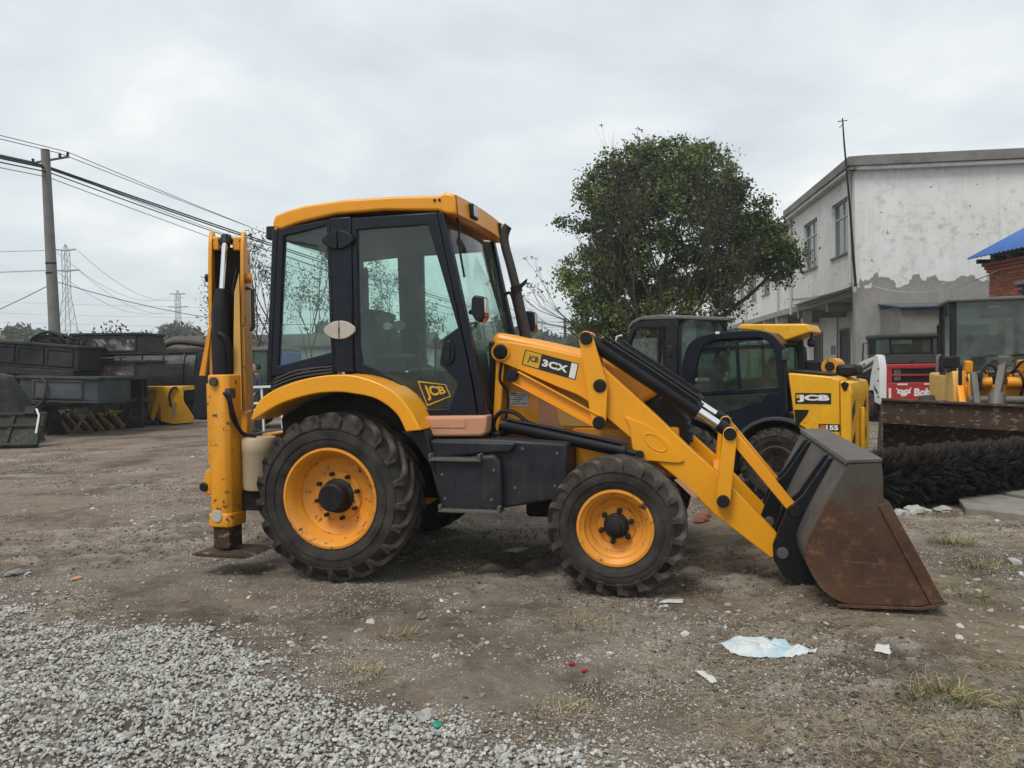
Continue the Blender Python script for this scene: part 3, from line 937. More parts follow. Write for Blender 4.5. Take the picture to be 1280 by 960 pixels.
MT['paper'] = simple('white_paper', (0.52, 0.51, 0.48), 0.8, var=0.12)
crumple('paper_scrap', 'small folded white paper scrap left of the plastic bag', [(0.95, 4.05), (1.0, 4.06), (1.04, 3.93), (1.0, 3.90)], 0.015, 'paper', 7.7)
crumple('paper_scrap', 'white scrap lying on the dark dirt under the machine', [(-0.1, 6.82), (-0.02, 6.92), (0.13, 6.88), (0.16, 6.80), (0.03, 6.74)], 0.02, 'paper', 5.2)
crumple('paper_scrap', 'pale flat scrap between front wheel and bag', [(0.98, 5.23), (1.05, 5.30), (1.17, 5.32), (1.15, 5.24)], 0.012, 'paper', 2.2)
crumple('paper_scrap', 'tiny pale scrap on the straw near the right edge', [(2.0, 4.26), (2.05, 4.33), (2.10, 4.29), (2.07, 4.2)], 0.012, 'paper', 9.2)

# broken concrete slabs at the right
MT['concrete'] = simple('weathered_concrete', (0.24, 0.225, 0.19), 0.9, var=0.45, scale=4, bump=0.6)
def slab(outline, zt, label, tilt=0.0):
    P = [(x, y) for x, y in outline]
    mb = MB().prism(P, zt - 0.22, zt, 'xy')
    o = mb.build('concrete_slab', 'concrete', None, 0.012)
    return tag(o, label, 'concrete slab', 'broken concrete slabs')
slab([(4.75, 8.05), (5.0, 8.62), (5.55, 8.95), (5.75, 8.25), (5.5, 7.55), (5.15, 7.62)], 0.04, 'larger cracked concrete slab in front of the bristle roller')
slab([(5.80, 8.28), (5.62, 8.96), (6.6, 9.1), (7.2, 8.2), (6.3, 7.6)], 0.06, 'concrete slab at the right edge beyond the crack')

# ================================================================== WHEELS
def tyre_mb(Rt, w, rim):
    p = [(rim - 0.01, -0.40 * w), (rim + 0.012, -0.455 * w), (rim + 0.05, -0.485 * w), ((rim + Rt) / 2, -0.5 * w), (Rt - 0.10, -0.475 * w), (Rt - 0.055, -0.42 * w), (Rt - 0.036, -0.33 * w), (Rt - 0.032, 0)]
    p = p + [(r, -h) for r, h in p[-2::-1]]
    mb = MB().lathe(p, (0, 0, 0), (0, 1, 0), 56, cap=False)
    for q in (-1, 1):
        for rr in (rim + (Rt - rim) * 0.30, rim + (Rt - rim) * 0.58):
            mb.lathe([(rr - 0.006, q * 0.475 * w), (rr - 0.004, q * (0.5 * w + 0.004)), (rr + 0.004, q * (0.5 * w + 0.004)), (rr + 0.006, q * 0.475 * w)], (0, 0, 0), (0, 1, 0), 56, cap=False)
    return mb
def lug_mesh(Rt, w, s, dth, half):
    Rc = Rt - 0.045
    P = [((-0.03 * w, Rt - 0.004), (-0.03 * w, Rc), 0.0), ((0.10 * w, Rt), (0.10 * w, Rc), 0.30), ((0.25 * w, Rt), (0.25 * w, Rc), 0.62), ((0.40 * w, Rt - 0.008), (0.39 * w, Rc - 0.02), 0.95), ((0.478 * w, Rt - 0.03), (0.43 * w, Rt - 0.075), 1.06), ((0.508 * w, Rt - 0.105), (0.47 * w, Rt - 0.115), 1.08)]
    vs = []; fs = []
    for (ty, tr), (by, br), k in P:
        th = k * dth
        for (y, r, sg, hw) in ((by, br, -1, 1.25), (ty, tr, -1, 0.8), (ty, tr, 1, 0.8), (by, br, 1, 1.25)):
            a = th + sg * half * hw / Rt
            vs.append((math.sin(a) * r, s * y, math.cos(a) * r))
    n = len(P)
    for i in range(n - 1):
        for k in range(3):
            fs.append((i * 4 + k, i * 4 + k + 1, (i + 1) * 4 + k + 1, (i + 1) * 4 + k))
        fs.append((i * 4 + 3, i * 4, (i + 1) * 4, (i + 1) * 4 + 3))
    fs.append((0, 1, 2, 3)); fs.append(((n - 1) * 4 + 3, (n - 1) * 4 + 2, (n - 1) * 4 + 1, (n - 1) * 4))
    mb = MB()._add(vs, fs)
    me = mb.mesh('tread_lug', 30)
    me.materials.append(MT['lug'])
    return me
_lugcache = {}
def make_wheel(parent, name, loc, Rt, w, rim, nl, dth, half, rimmat, hub, flip=False, lugs=True, yaw=0.0):
    root = empty(name, loc, (math.pi if flip else 0.0) + yaw, parent)
    tyre_mb(Rt, w, rim).build('tyre', 'rubber', root, 0, 40)
    d = -1
    prof = [(rim + 0.006, -0.40 * w), (rim + 0.004, -0.47 * w), (rim - 0.014, -0.475 * w), (rim - 0.026, -0.43 * w), (rim - 0.045, -0.39 * w), (rim - 0.052, -0.30 * w), (rim - 0.075, -0.25 * w), (rim - 0.085, -0.16 * w), (rim - 0.12, -0.115 * w), (rim * 0.52, -0.10 * w), (rim * 0.5, -0.13 * w), (rim * 0.3, -0.135 * w), (0.012, -0.135 * w)]
    back = [(0.012, -0.09 * w), (rim * 0.6, -0.05 * w), (rim - 0.1, 0.05 * w), (rim - 0.06, 0.40 * w), (rim, 0.42 * w)]
    MB().lathe(prof + back, (0, 0, 0), (0, 1, 0), 48, cap=False).build('rim', rimmat, root, 0, 40)
    if hub == 'rear':
        MB().lathe([(0.03, -0.42 * w), (0.095, -0.425 * w), (0.108, -0.40 * w), (0.110, -0.20 * w), (0.135, -0.17 * w), (0.135, -0.11 * w)], (0, 0, 0), (0, 1, 0), 32).build('hub', 'blackdull', root, 0, 35)
        br, nb, bs = 0.175, 8, 0.016
    elif hub == 'front':
        MB().lathe([(0.03, -0.47 * w), (0.042, -0.46 * w), (0.045, -0.36 * w), (0.072, -0.33 * w), (0.075, -0.24 * w), (0.09, -0.2 * w), (0.09, -0.12 * w)], (0, 0, 0), (0, 1, 0), 26).build('hub', 'blackdull', root, 0, 35)
        br, nb, bs = 0.112, 6, 0.019
    else:
        MB().lathe([(0.02, -0.2 * w), (0.07, -0.2 * w), (0.08, -0.1 * w)], (0, 0, 0), (0, 1, 0), 20).build('hub', hub, root, 0, 35)
        br, nb, bs = 0.11, 8, 0.012
    bm_ = MB().lathe([(bs * 0.4, -0.205 * w - 0.012), (bs, -0.2 * w - 0.010), (bs * 1.05, -0.12 * w)], (0, 0, 0), (0, 1, 0), 8).mesh('wheel_bolt', 35)
    bm_.materials.append(MT['blackdull'])
    for k in range(nb):
        a = 2 * math.pi * (k + 0.3) / nb
        o = link('wheel_bolt', bm_, None, root); o.location = (math.cos(a) * br, 0, math.sin(a) * br)
    if lugs:
        key = (Rt, w, dth, half)
        if key not in _lugcache:
            _lugcache[key] = (lug_mesh(Rt, w, -1, dth, half), lug_mesh(Rt, w, 1, dth, half))
        for k in range(nl):
            for q in (0, 1):
                o = link('tread_lug', _lugcache[key][q], None, root)
                o.rotation_euler = (0, 2 * math.pi * (k + 0.5 * q) / nl, 0)
    return root

# ================================================================== BACKHOE LOADER
bh = thing('backhoe_loader', 'yellow backhoe loader with dark cab and rusty front bucket in the middle', 'backhoe', BO, BYAW)
GZW = -0.042
make_wheel(bh, 'wheel', (0, -0.875, 0.612), 0.655, 0.44, 0.385, 21, 0.42, 0.030, 'yellow_wheel', 'rear')
make_wheel(bh, 'wheel', (0, 0.875, 0.612), 0.655, 0.44, 0.385, 21, 0.42, 0.030, 'yellow_wheel', 'rear', True)
make_wheel(bh, 'wheel', (2.17, -0.895, 0.455), 0.497, 0.33, 0.268, 19, 0.40, 0.026, 'yellow_wheel', 'front')
make_wheel(bh, 'wheel', (2.17, 0.895, 0.455), 0.497, 0.33, 0.268, 19, 0.40, 0.026, 'yellow_wheel', 'front', True)

# chassis and axles
MB().box(-0.95, 2.55, -0.32, 0.32, 0.50, 0.98).build('chassis', 'blackdull', bh, 0.03)
MB().cyl((0, -0.8, 0.61), (0, 0.8, 0.61), 0.13, 16).build('rear_axle', 'blackdull', bh)
MB().cyl((2.17, -0.85, 0.455), (2.17, 0.85, 0.455), 0.075, 14).build('front_axle', 'blackdull', bh)
MB().box(1.78, 2.60, -0.47, 0.47, 0.74, 1.12).build('front_frame', 'yellow', bh, 0.02)
MB().box(1.35, 2.3, -0.28, 0.28, 0.36, 0.52).build('sump', 'blackdull', bh, 0.03)

# hood
hood_side = [(1.14, 1.06), (1.14, 1.865), (1.2, 1.872), (1.45, 1.815), (1.70, 1.755), (1.95, 1.685), (2.2, 1.585), (2.40, 1.475), (2.50, 1.40), (2.30, 1.28), (2.28, 1.06)]
MB().prism(hood_side, -0.46, 0.46).build('hood', 'yellow', bh, 0.045, seg=3)
grille = [(2.285, 1.06), (2.305, 1.275), (2.505, 1.39), (2.58, 1.33), (2.66, 1.18), (2.68, 0.95), (2.285, 0.95)]
MB().prism(grille, -0.45, 0.45).build('radiator_grille', 'blackdull', bh, 0.03)
for k in range(5):
    z = 1.0 + k * 0.055
    MB().box(2.655 - k * 0.012, 2.70 - k * 0.012, -0.40, 0.40, z, z + 0.022).build('grille_slat', 'black', bh, 0.004)
# hood side panels with seams
MB().prism([(1.20, 1.09), (1.20, 1.66), (1.62, 1.60), (1.72, 1.09)], -0.472, -0.458).build('side_panel', 'yellow', bh, 0.006)
MB().prism([(1.50, 1.07), (1.52, 1.36), (1.62, 1.36), (1.70, 1.07)], -0.480, -0.473).build('side_panel', 'salmon', bh, 0.004)
MB().prism([(1.66, 1.12), (1.66, 1.55), (2.05, 1.46), (2.26, 1.25), (2.26, 1.12)], -0.474, -0.458).build('side_panel', 'yellow_pale', bh, 0.008)
MB().prism([(1.70, 1.10), (2.2, 1.04), (2.28, 1.02), (2.28, 0.985), (1.70, 1.05)], -0.490, -0.474).build('side_panel', 'salmon', bh, 0.004)
MB().prism([(1.205, 1.10), (1.235, 1.10), (1.30, 1.60), (1.27, 1.62)], -0.486, -0.473).build('door_seam_trim', 'yellow_worn', bh, 0.004)
# identification plate on the hood side
link('data_plate', MB().prism([(1.27, 1.396), (1.435, 1.395), (1.44, 1.277), (1.278, 1.285)], -0.479, -0.4735).mesh('data_plate'), 'decalpaper', bh)
for k in range(5):
    z = 1.30 + k * 0.017
    MB().box(1.295 + 0.03 * (k % 2), 1.42 - 0.018 * ((k * 3) % 4), -0.4805, -0.4795, z, z + 0.006).build('print_line', 'decalblack', bh)
MB().box(1.29, 1.34, -0.4806, -0.4795, 1.380, 1.390).build('print_line', 'decalblack', bh)

# engine bay post behind the cab door
MB().box(1.12, 1.16, -0.50, 0.50, 1.05, 1.80).build('bulkhead', 'black', bh, 0.01)
MB().prism([(1.165, 1.08), (1.225, 1.08), (1.275, 1.66), (1.21, 1.70)], -0.60, -0.49).build('arm_tower', 'yellow', bh, 0.01)
MB().prism([(1.165, 1.08), (1.225, 1.08), (1.275, 1.66), (1.21, 1.70)], 0.49, 0.60).build('arm_tower', 'yellow', bh, 0.01)

# loader arms with linkage, both sides
arm_up = smooth_poly([(1.215, 1.80), (1.30, 1.795), (1.60, 1.735), (1.88, 1.665), (2.03, 1.60)], 3) + [(2.437, 1.221), (2.661, 0.996), (2.937, 0.742), (3.283, 0.368), (3.268, 0.20), (3.235, 0.19), (3.183, 0.235), (2.861, 0.482), (2.606, 0.735), (2.433, 0.875), (2.24, 1.055), (2.068, 1.202)] + smooth_poly([(1.965, 1.295), (1.86, 1.37), (1.70, 1.435), (1.45, 1.545), (1.20, 1.655)], 3) + [(1.175, 1.72)]
gus = [(2.205, 1.215), (2.245, 1.13), (2.258, 1.0), (2.275, 0.92), (2.325, 0.885), (2.60, 0.868), (2.64, 0.885), (2.56, 0.99), (2.46, 1.09), (2.36, 1.155)]
def pin(parent, x, y0, y1, z, r, mat='blackdull'):
    return MB().lathe([(r * 0.55, y0 - 0.004 if y0 < y1 else y0 + 0.004), (r * 0.6, y0), (r * 0.95, y0), (r, y0 + (0.006 if y0 < y1 else -0.006)), (r, y1)], (x, 0, z), (0, 1, 0), 20).build('pivot_pin', mat, parent, 0, 35)
def side_parts(s):
    def B(mb, name, mat, bev=0.0, **k):
        if s > 0:
            mb.mirror_y()
        return mb.build(name, mat, bh, bev, **k)
    arm = B(MB().prism(arm_up, -0.625, -0.505), 'loader_arm', 'yellow_fresh', 0.008)
    B(MB().prism(gus, -0.642, -0.626), 'arm_gusset', 'yellow_fresh', 0.005)
    el_ = [(2.43 + 0.10 * math.cos(t) * 0.78 + 0.035 * math.sin(t), 1.02 - 0.10 * math.cos(t) * 0.62 + 0.035 * math.sin(t)) for t in [2 * math.pi * k / 20 for k in range(20)]]
    eli = [(2.43 + (x - 2.43) * 0.86, 1.02 + (z - 1.02) * 0.86) for x, z in el_]
    B(MB().ring(el_, eli, -0.6465, -0.641), 'gusset_rim', 'yellow_fresh', 0.002)
    # upper link plate (three pins)
    def lens(cx, cz, r, a0, a1, n=8):
        return [(cx + r * math.cos(R(a0 + (a1 - a0) * k / n)), cz + r * math.sin(R(a0 + (a1 - a0) * k / n))) for k in range(n + 1)]
    plate = lens(1.93, 1.805, 0.052, 185, 10) + [(2.088, 1.455)] + lens(2.018, 1.175, 0.055, 5, -180)
    B(MB().prism(plate[::-1], -0.690, -0.655), 'link_plate', 'yellow_fresh', 0.006)
    plate2 = [(x, z) for x, z in plate[::-1]]
    B(MB().prism(plate2, -0.500, -0.475), 'link_plate', 'yellow_fresh', 0.006)
    for (x, z, r) in ((1.93, 1.805, 0.050), (2.018, 1.172, 0.052), (2.027, 1.449, 0.053)):
        B(MB().lathe([(r * 0.6, -0.6915), (r * 0.98, -0.6912), (r, -0.6895)], (x + 0.004, 0, z - 0.005), (0, 1, 0), 14), 'grease_ring', 'grease')
    for (x, z, r) in ((2.912, 0.605, 0.047), (2.964, 1.092, 0.047)):
        B(MB().lathe([(r * 0.6, -0.6915), (r * 0.98, -0.6912), (r, -0.6895)], (x, 0, z - 0.004), (0, 1, 0), 14), 'grease_ring', 'grease')
    for (x, z, r) in ((1.93, 1.805, 0.046), (2.018, 1.172, 0.044), (2.027, 1.449, 0.040)):
        B(MB().lathe([(r * 0.5, -0.712), (r * 0.9, -0.712), (r, -0.705), (r, -0.47)], (x, 0, z), (0, 1, 0), 20), 'pivot_pin', 'blackdull')
    B(MB().lathe([(0.022, -0.660), (0.030, -0.662), (0.05, -0.655), (0.055, -0.645), (0.055, -0.48)], (1.253, 0, 1.713), (0, 1, 0), 24), 'pivot_pin', 'blackdull')
    B(MB().ring([(1.253 + 0.075 * math.cos(k * math.pi / 12), 1.713 + 0.075 * math.sin(k * math.pi / 12)) for k in range(24)], [(1.253 + 0.056 * math.cos(k * math.pi / 12), 1.713 + 0.056 * math.sin(k * math.pi / 12)) for k in range(24)], -0.64, -0.60), 'pivot_boss', 'yellow', 0.005)
    B(MB().lathe([(0.02, -0.715), (0.045, -0.712), (0.05, -0.70), (0.05, -0.48)], (1.354, 0, 1.532), (0, 1, 0), 20), 'pivot_pin', 'blackdull')
    # self-levelling rod, a channel with lips
    d = Vector((2.018 - 1.354, 0, 1.172 - 1.532)); L_ = d.length; d.normalize(); nrm = Vector((-d.z, 0, d.x))
    p0 = Vector((1.354, -0.652, 1.532)) + d * 0.03; p1 = Vector((2.018, -0.652, 1.172)) - d * 0.02
    B(MB().beam(p0, p1, 0.03, 0.085, up=nrm), 'levelling_rod', 'yellow', 0.004)
    for q in (-1, 1):
        off = nrm * (0.046 * q)
        B(MB().beam(p0 + off + Vector((0, -0.018, 0)), p1 + off + Vector((0, -0.018, 0)), 0.062, 0.009, up=nrm), 'rod_lip', 'yellow_fresh', 0.002)
    # bucket cylinder
    a = Vector((1.93, -0.585, 1.805)); b = Vector((2.964, -0.585, 1.095)); dd = (b - a).normalized()
    B(MB().tube([a, a + dd * 0.06, a + dd * 0.06, a + dd * 0.93, a + dd * 0.93, a + dd * 0.99], [0.045, 0.045, 0.062, 0.062, 0.072, 0.072], 18), 'bucket_ram_barrel', 'black')
    B(MB().cyl(a + dd * 0.985, b - dd * 0.08, 0.034, 16), 'bucket_ram_rod', 'chrome')
    B(MB().tube([b - dd * 0.10, b + dd * 0.04], 0.048, 14), 'rod_end', 'black')
    for q, (o1, o2) in enumerate(((0.085, -0.02), (0.06, -0.06))):
        nn = Vector((-dd.z, 0, dd.x)) * -1
        up_ = Vector((dd.z * -1, 0, dd.x))
        pth = [a + dd * 0.10 + up_ * o1 + Vector((0, o2, 0)), a + dd * 0.5 + up_ * (o1 + 0.005) + Vector((0, o2, 0)), a + dd * 0.93 + up_ * o1 + Vector((0, o2, 0)), a + dd * 0.97 + up_ * (o1 - 0.03) + Vector((0, o2, 0))]
        B(MB().tube(pth, 0.012, 8), 'hydraulic_pipe', 'hose')
    # tip lever and push link
    for y0, y1 in ((-0.690, -0.665), (-0.500, -0.475)):
        pts = lens(2.964, 1.092, 0.05, 0, 180, 6) + lens(2.912, 0.605, 0.05, 180, 360, 6)
        B(MB().prism(pts, y0, y1), 'tip_lever', 'yellow_fresh', 0.005)
    for (x, z, r) in ((2.964, 1.092, 0.043), (2.912, 0.605, 0.045)):
        B(MB().lathe([(r * 0.5, -0.71), (r * 0.9, -0.71), (r, -0.703), (r, -0.47)], (x, 0, z), (0, 1, 0), 20), 'pivot_pin', 'blackdull')
    B(MB().beam((2.975, -0.628, 1.082), (3.375, -0.628, 0.575), 0.06, 0.075, up=(0.78, 0, 0.62)), 'push_link', 'yellow', 0.006)
    B(MB().lathe([(0.02, -0.70), (0.04, -0.70), (0.046, -0.69), (0.046, -0.47)], (3.40, 0, 0.547), (0, 1, 0), 18), 'pivot_pin', 'blackdull')
    # lift cylinder along the side
    a = Vector((1.30, -0.70, 1.145)); b = Vector((2.318, -0.66, 0.93)); dd = (b - a).normalized()
    B(MB().tube([a - dd * 0.04, a + dd * 0.02, a + dd * 0.03, a + dd * 0.90, a + dd * 0.90, a + dd * 0.93], [0.05, 0.05, 0.046, 0.046, 0.054, 0.054], 18), 'lift_ram_barrel', 'black')
    B(MB().cyl(a + dd * 0.92, b, 0.028, 14), 'lift_ram_rod', 'blackdull')
    B(MB().cyl(b + Vector((0, -0.05, 0)), b + Vector((0, 0.06, 0)), 0.032, 12), 'pivot_pin', 'blackdull')
    B(MB().tube([a + dd * 0.02 + Vector((0, -0.02, 0.055)), a + dd * 0.45 + Vector((0, -0.02, 0.06)), a + dd * 0.90 + Vector((0, -0.02, 0.055))], 0.013, 8), 'hydraulic_pipe', 'hose')
    B(MB().tube(smooth_poly([(1.22, -0.66, 1.02), (1.20, -0.68, 1.16), (1.27, -0.69, 1.255), (1.38, -0.69, 1.24), (1.48, -0.70, 1.17), (1.60, -0.70, 1.13)], 4), 0.017, 8), 'hydraulic_hose', 'hose')
    B(MB().tube(smooth_poly([(1.26, -0.6, 1.66), (1.235, -0.6, 1.5), (1.29, -0.58, 1.40), (1.285, -0.58, 1.25), (1.25, -0.6, 1.1)], 4), 0.012, 8), 'hydraulic_hose', 'hose')
    # fender over the rear wheel
    out = smooth_poly([(-0.662, 1.219), (-0.56, 1.385), (-0.30, 1.50), (0.01, 1.555), (0.275, 1.54), (0.53, 1.435), (0.668, 1.292), (0.753, 1.138)], 4)
    inn = smooth_poly([(-0.645, 1.205), (-0.40, 1.337), (-0.126, 1.41), (0.06, 1.425), (0.20, 1.415), (0.401, 1.372), (0.56, 1.262), (0.633, 1.126)], 4)
    B(MB().ring(out, inn, -1.08, -0.70, closed=False), 'fender', 'yellow_fresh', 0.025, seg=3)
    B(MB().prism([(0.56, 1.12), (0.755, 1.13), (0.80, 0.98), (0.84, 0.80), (0.75, 0.92), (0.66, 1.05)], -1.0, -0.72), 'mud_flap', 'black', 0.01)
    # inner wheel arch
    B(MB().prism([(-0.62, 1.20), (-0.40, 1.33), (-0.126, 1.405), (0.20, 1.41), (0.40, 1.365), (0.62, 1.12), (0.62, 0.98), (-0.6, 0.98)], -0.695, -0.62), 'wheel_arch', 'blackdull')
    # step box
    B(MB().prism([(0.74, 1.055), (1.30, 1.06), (1.81, 1.03), (1.81, 0.63), (1.34, 0.545), (0.88, 0.545), (0.755, 0.93)], -0.90, -0.42), 'step_box', 'step', 0.02)
    B(MB().prism([(0.772, 0.895), (1.195, 0.945), (1.28, 0.955), (1.325, 0.90), (1.34, 0.53), (0.87, 0.53)], -0.985, -0.898), 'step_cover', 'step', 0.025, seg=3)
    B(MB().prism([(0.745, 1.05), (1.45, 1.04), (1.40, 0.965), (1.29, 0.960), (1.19, 0.952), (0.76, 0.905)], -0.945, -0.899), 'step_cover', 'step', 0.02, seg=3)
    for (x0, x1, z) in ((0.79, 1.19, 0.905), (0.86, 1.335, 0.525)):
        B(MB().box(x0, x1, -1.03, -0.93, z, z + 0.022), 'step_tread', 'grey', 0.003)
        for xx in (x0, x1 - 0.02):
            B(MB().box(xx, xx + 0.02, -1.034, -0.926, z + 0.023, z + 0.055), 'step_end', 'grey', 0.003)
        mbt = MB()
        nt_ = 16
        for k in range(nt_):
            xx = x0 + 0.03 + (x1 - x0 - 0.06) * k / (nt_ - 1)
            mbt.prism([(xx - 0.008, z + 0.0225), (xx + 0.008, z + 0.0225), (xx, z + 0.038)], -1.026, -1.012)
        o = B(mbt, 'grip_teeth', 'grey'); o['kind'] = 'stuff'
    for (bx_, bz_) in ((0.90, 0.62), (1.26, 0.62), (0.88, 0.80), (1.28, 0.84), (1.42, 0.70), (1.72, 0.72), (1.74, 0.96), (1.48, 0.99)):
        yb_ = -0.986 if bx_ < 1.33 else -0.901
        B(MB().lathe([(0.004, yb_ - 0.007), (0.011, yb_ - 0.006), (0.013, yb_ + 0.004)], (bx_, 0, bz_), (0, 1, 0), 8), 'cover_bolt', 'grey')
    # faded panel under the door
    B(MB().prism([(0.665, 1.225), (1.17, 1.232), (1.20, 1.24), (1.19, 1.10), (1.15, 1.075), (0.70, 1.068)], -0.86, -0.70), 'sill_panel', 'salmon', 0.02, seg=3)
    B(MB().prism([(0.745, 1.205), (1.03, 1.205), (1.03, 1.14), (0.76, 1.14)], -0.866, -0.861), 'sill_inset', 'salmon', 0.004)
    # loader spill guard seam trim / hose clip
    B(MB().box(1.165, 1.26, -0.70, -0.52, 0.985, 1.10), 'filler_cap', 'black', 0.02)
    # ----- cab side
    Y0, Y1 = -0.765, -0.705
    B(MB().ring([(-0.575, 2.745), (-0.105, 2.805), (-0.095, 1.64), (-0.665, 1.545)], [(-0.522, 2.69), (-0.140, 2.755), (-0.122, 1.735), (-0.605, 1.632)], Y0, Y1), 'rear_window_frame', 'navy', 0.008)
    rg = [(-0.522, 2.69), (-0.140, 2.755), (-0.122, 1.735), (-0.605, 1.632)]
    B(MB().prism(rg, -0.745, -0.738), 'rear_side_window', 'cabglass', 0)
    B(MB().prism([(-0.102, 2.81), (0.078, 2.81), (0.078, 1.575), (-0.094, 1.575)], -0.775, -0.69), 'door_pillar', 'navy', 0.012)
    inner = [(0.125, 2.700), (0.722, 2.708), (0.951, 1.902), (0.826, 1.813), (0.797, 1.627), (0.899, 1.533), (0.937, 1.471), (0.862, 1.274), (0.651, 1.274), (0.469, 1.476), (0.301, 1.572), (0.142, 1.638), (0.126, 1.797)]
    outer = [(0.081, 2.80), (0.795, 2.80), (0.962, 1.97), (0.985, 1.85), (1.022, 1.66), (1.045, 1.53), (1.06, 1.45), (1.098, 1.232), (0.632, 1.228), (0.455, 1.415), (0.265, 1.53), (0.082, 1.588), (0.081, 1.80)]
    door = B(MB().ring(outer, inner, Y0, Y1), 'door', 'navy', 0.008)
    gl = B(MB().prism(inner, -0.748, -0.741), 'door_glass', 'cabglass'); 
    hd = [(0.875 + 0.052 * math.cos(t), 1.715 + 0.095 * math.sin(t)) for t in [2 * math.pi * k / 20 for k in range(20)]]
    B(MB().prism(hd, -0.782, -0.764), 'door_handle_cup', 'black', 0.008)
    B(MB().box(0.862, 0.892, -0.797, -0.781, 1.655, 1.78), 'door_handle', 'blackdull', 0.005)
    B(MB().prism(strip([(0.825, 2.80), (0.99, 1.99), (1.095, 1.50), (1.135, 1.235)], [0.05, 0.055, 0.06, 0.06]), -0.775, -0.69), 'front_pillar', 'navy', 0.01)
    B(MB().prism(strip([(-0.60, 2.75), (-0.685, 1.50)], 0.045), -0.77, -0.68), 'rear_pillar', 'navy', 0.01)
    # panel with louvres below the rear window
    B(MB().prism([(-0.685, 1.415), (-0.665, 1.54), (-0.095, 1.635), (-0.095, 1.545), (-0.30, 1.505), (-0.56, 1.39)], -0.76, -0.70), 'louvre_panel', 'black', 0.006)
    for k in range(4):
        z = 0.030 * k
        B(MB().prism(strip(smooth_poly([(-0.655 + 0.012 * k, 1.432 + z), (-0.42 + 0.0 * k, 1.508 + z * 0.95), (-0.105, 1.552 + z * 0.8)], 4), 0.013), -0.785, -0.758), 'louvre', 'interior', 0.003)
    # hinges
    for zc, mt in ((2.628, 'black'), (1.912, 'cream')):
        for x0, x1 in ((-0.165, -0.035), (-0.027, 0.108)):
            n_ = 8
            top = []; bot = []
            for k in range(n_ + 1):
                x = x0 + (x1 - x0) * k / n_
                u = (x + 0.028) / 0.14
                hgt = 0.062 * max(0.0, 1 - abs(u) ** 2.2) + 0.012
                top.append((x, zc + hgt)); bot.append((x, zc - hgt))
            B(MB().prism(top + bot[::-1], -0.80, -0.774), 'hinge', mt, 0.006)
        B(MB().box(-0.0335, -0.0285, -0.803, -0.79, zc - 0.02, zc + 0.02), 'hinge_pin', 'blackdull')
    # light cluster on its stalk
    B(MB().tube([(1.06, -0.77, 2.02), (1.13, -0.86, 2.02)], 0.02, 8), 'lamp_stalk', 'black')
    B(MB().prism([(1.115, 2.11), (1.14, 2.135), (1.21, 2.12), (1.215, 1.97), (1.19, 1.925), (1.14, 1.95), (1.11, 2.0)], -0.94, -0.80), 'lamp_housing', 'black', 0.015, seg=3)
    B(MB().box(1.2085, 1.222, -0.925, -0.835, 2.0, 2.105), 'lamp_lens', 'lens', 0.004)
    B(MB().prism([(1.208, 1.995), (1.222, 1.995), (1.20, 1.928), (1.188, 1.928)], -0.925, -0.835), 'indicator_lens', 'orange', 0.003)
side_parts(-1)
side_parts(1)
MB().beam((2.27, -0.5, 1.0), (2.27, 0.5, 1.0), 0.10, 0.10).build('arm_cross_tube', 'yellow', bh, 0.01)
MB().box(2.85, 2.98, -0.5, 0.5, 0.62, 0.76).build('arm_cross_tube', 'yellow', bh, 0.01)
# red and white strip under the near arm
MB().prism([(2.565, 0.742), (2.60, 0.757), (2.745, 0.622), (2.70, 0.612)], -0.629, -0.626).build('warning_strip', 'salmon', bh)

# lettering on the arm and on the door glass
Yd = -0.6275
def dquad(a, b, c, d, y0, y1, name, mat):
    return link(name, MB().prism([a, b, c, d], y0, y1).mesh(name), mat, bh)
TL, TR, BR, BL = (1.449, 1.729), (1.864, 1.613), (1.836, 1.489), (1.418, 1.614)
def q2(s, t):
    return tuple((BL[k] * (1 - s) + BR[k] * s) * (1 - t) + (TL[k] * (1 - s) + TR[k] * s) * t for k in (0, 1))
dquad(q2(0, 0), q2(1, 0), q2(1, 1), q2(0, 1), -0.6275, -0.6252, 'arm_decal', 'decalblack')
dquad(q2(0.02, 0.05), q2(0.315, 0.05), q2(0.315, 0.95), q2(0.02, 0.95), -0.6290, -0.6276, 'arm_decal', 'decalyellow')
dquad(q2(0.875, 0.05), q2(0.985, 0.05), q2(0.985, 0.95), q2(0.875, 0.95), -0.6290, -0.6276, 'arm_decal', 'decalwhite')
def on(y, f):
    return lambda s, t: (f(s, t)[0], y, f(s, t)[1])
link('lettering', text_mesh('3CX', on(-0.6296, lambda s, t: q2(0.36 + s * 0.47, 0.27 + t * 0.44)), 0.045, 1.05), 'decalwhite', bh)
link('lettering', text_mesh('JCB', on(-0.6306, lambda s, t: q2(0.09 + s * 0.19, 0.25 + t * 0.48)), 0.03, 1.0), 'decalblack', bh)
lg = quadmap((0.684, 0, 1.300), (0.880, 0, 1.375), (0.841, 0, 1.468), (0.607, 0, 1.499))
def lgm(s, t):
    v = lg(s, t); return (v.x, v.z)
LY = -0.7495
dquad(lgm(0, 0), lgm(1, 0), lgm(1, 1), lgm(0, 1), LY - 0.001, LY, 'door_decal', 'decalyellow')
dquad(lgm(0.04, 0.06), lgm(0.965, 0.06), lgm(0.965, 0.94), lgm(0.04, 0.94), LY - 0.0022, LY - 0.0011, 'door_decal', 'decalblack')
link('lettering', text_mesh('JCB', on(LY - 0.003, lambda s, t: lgm(0.13 + s * 0.76, 0.17 + t * 0.66)), 0.035, 0.98), 'decalyellow', bh)

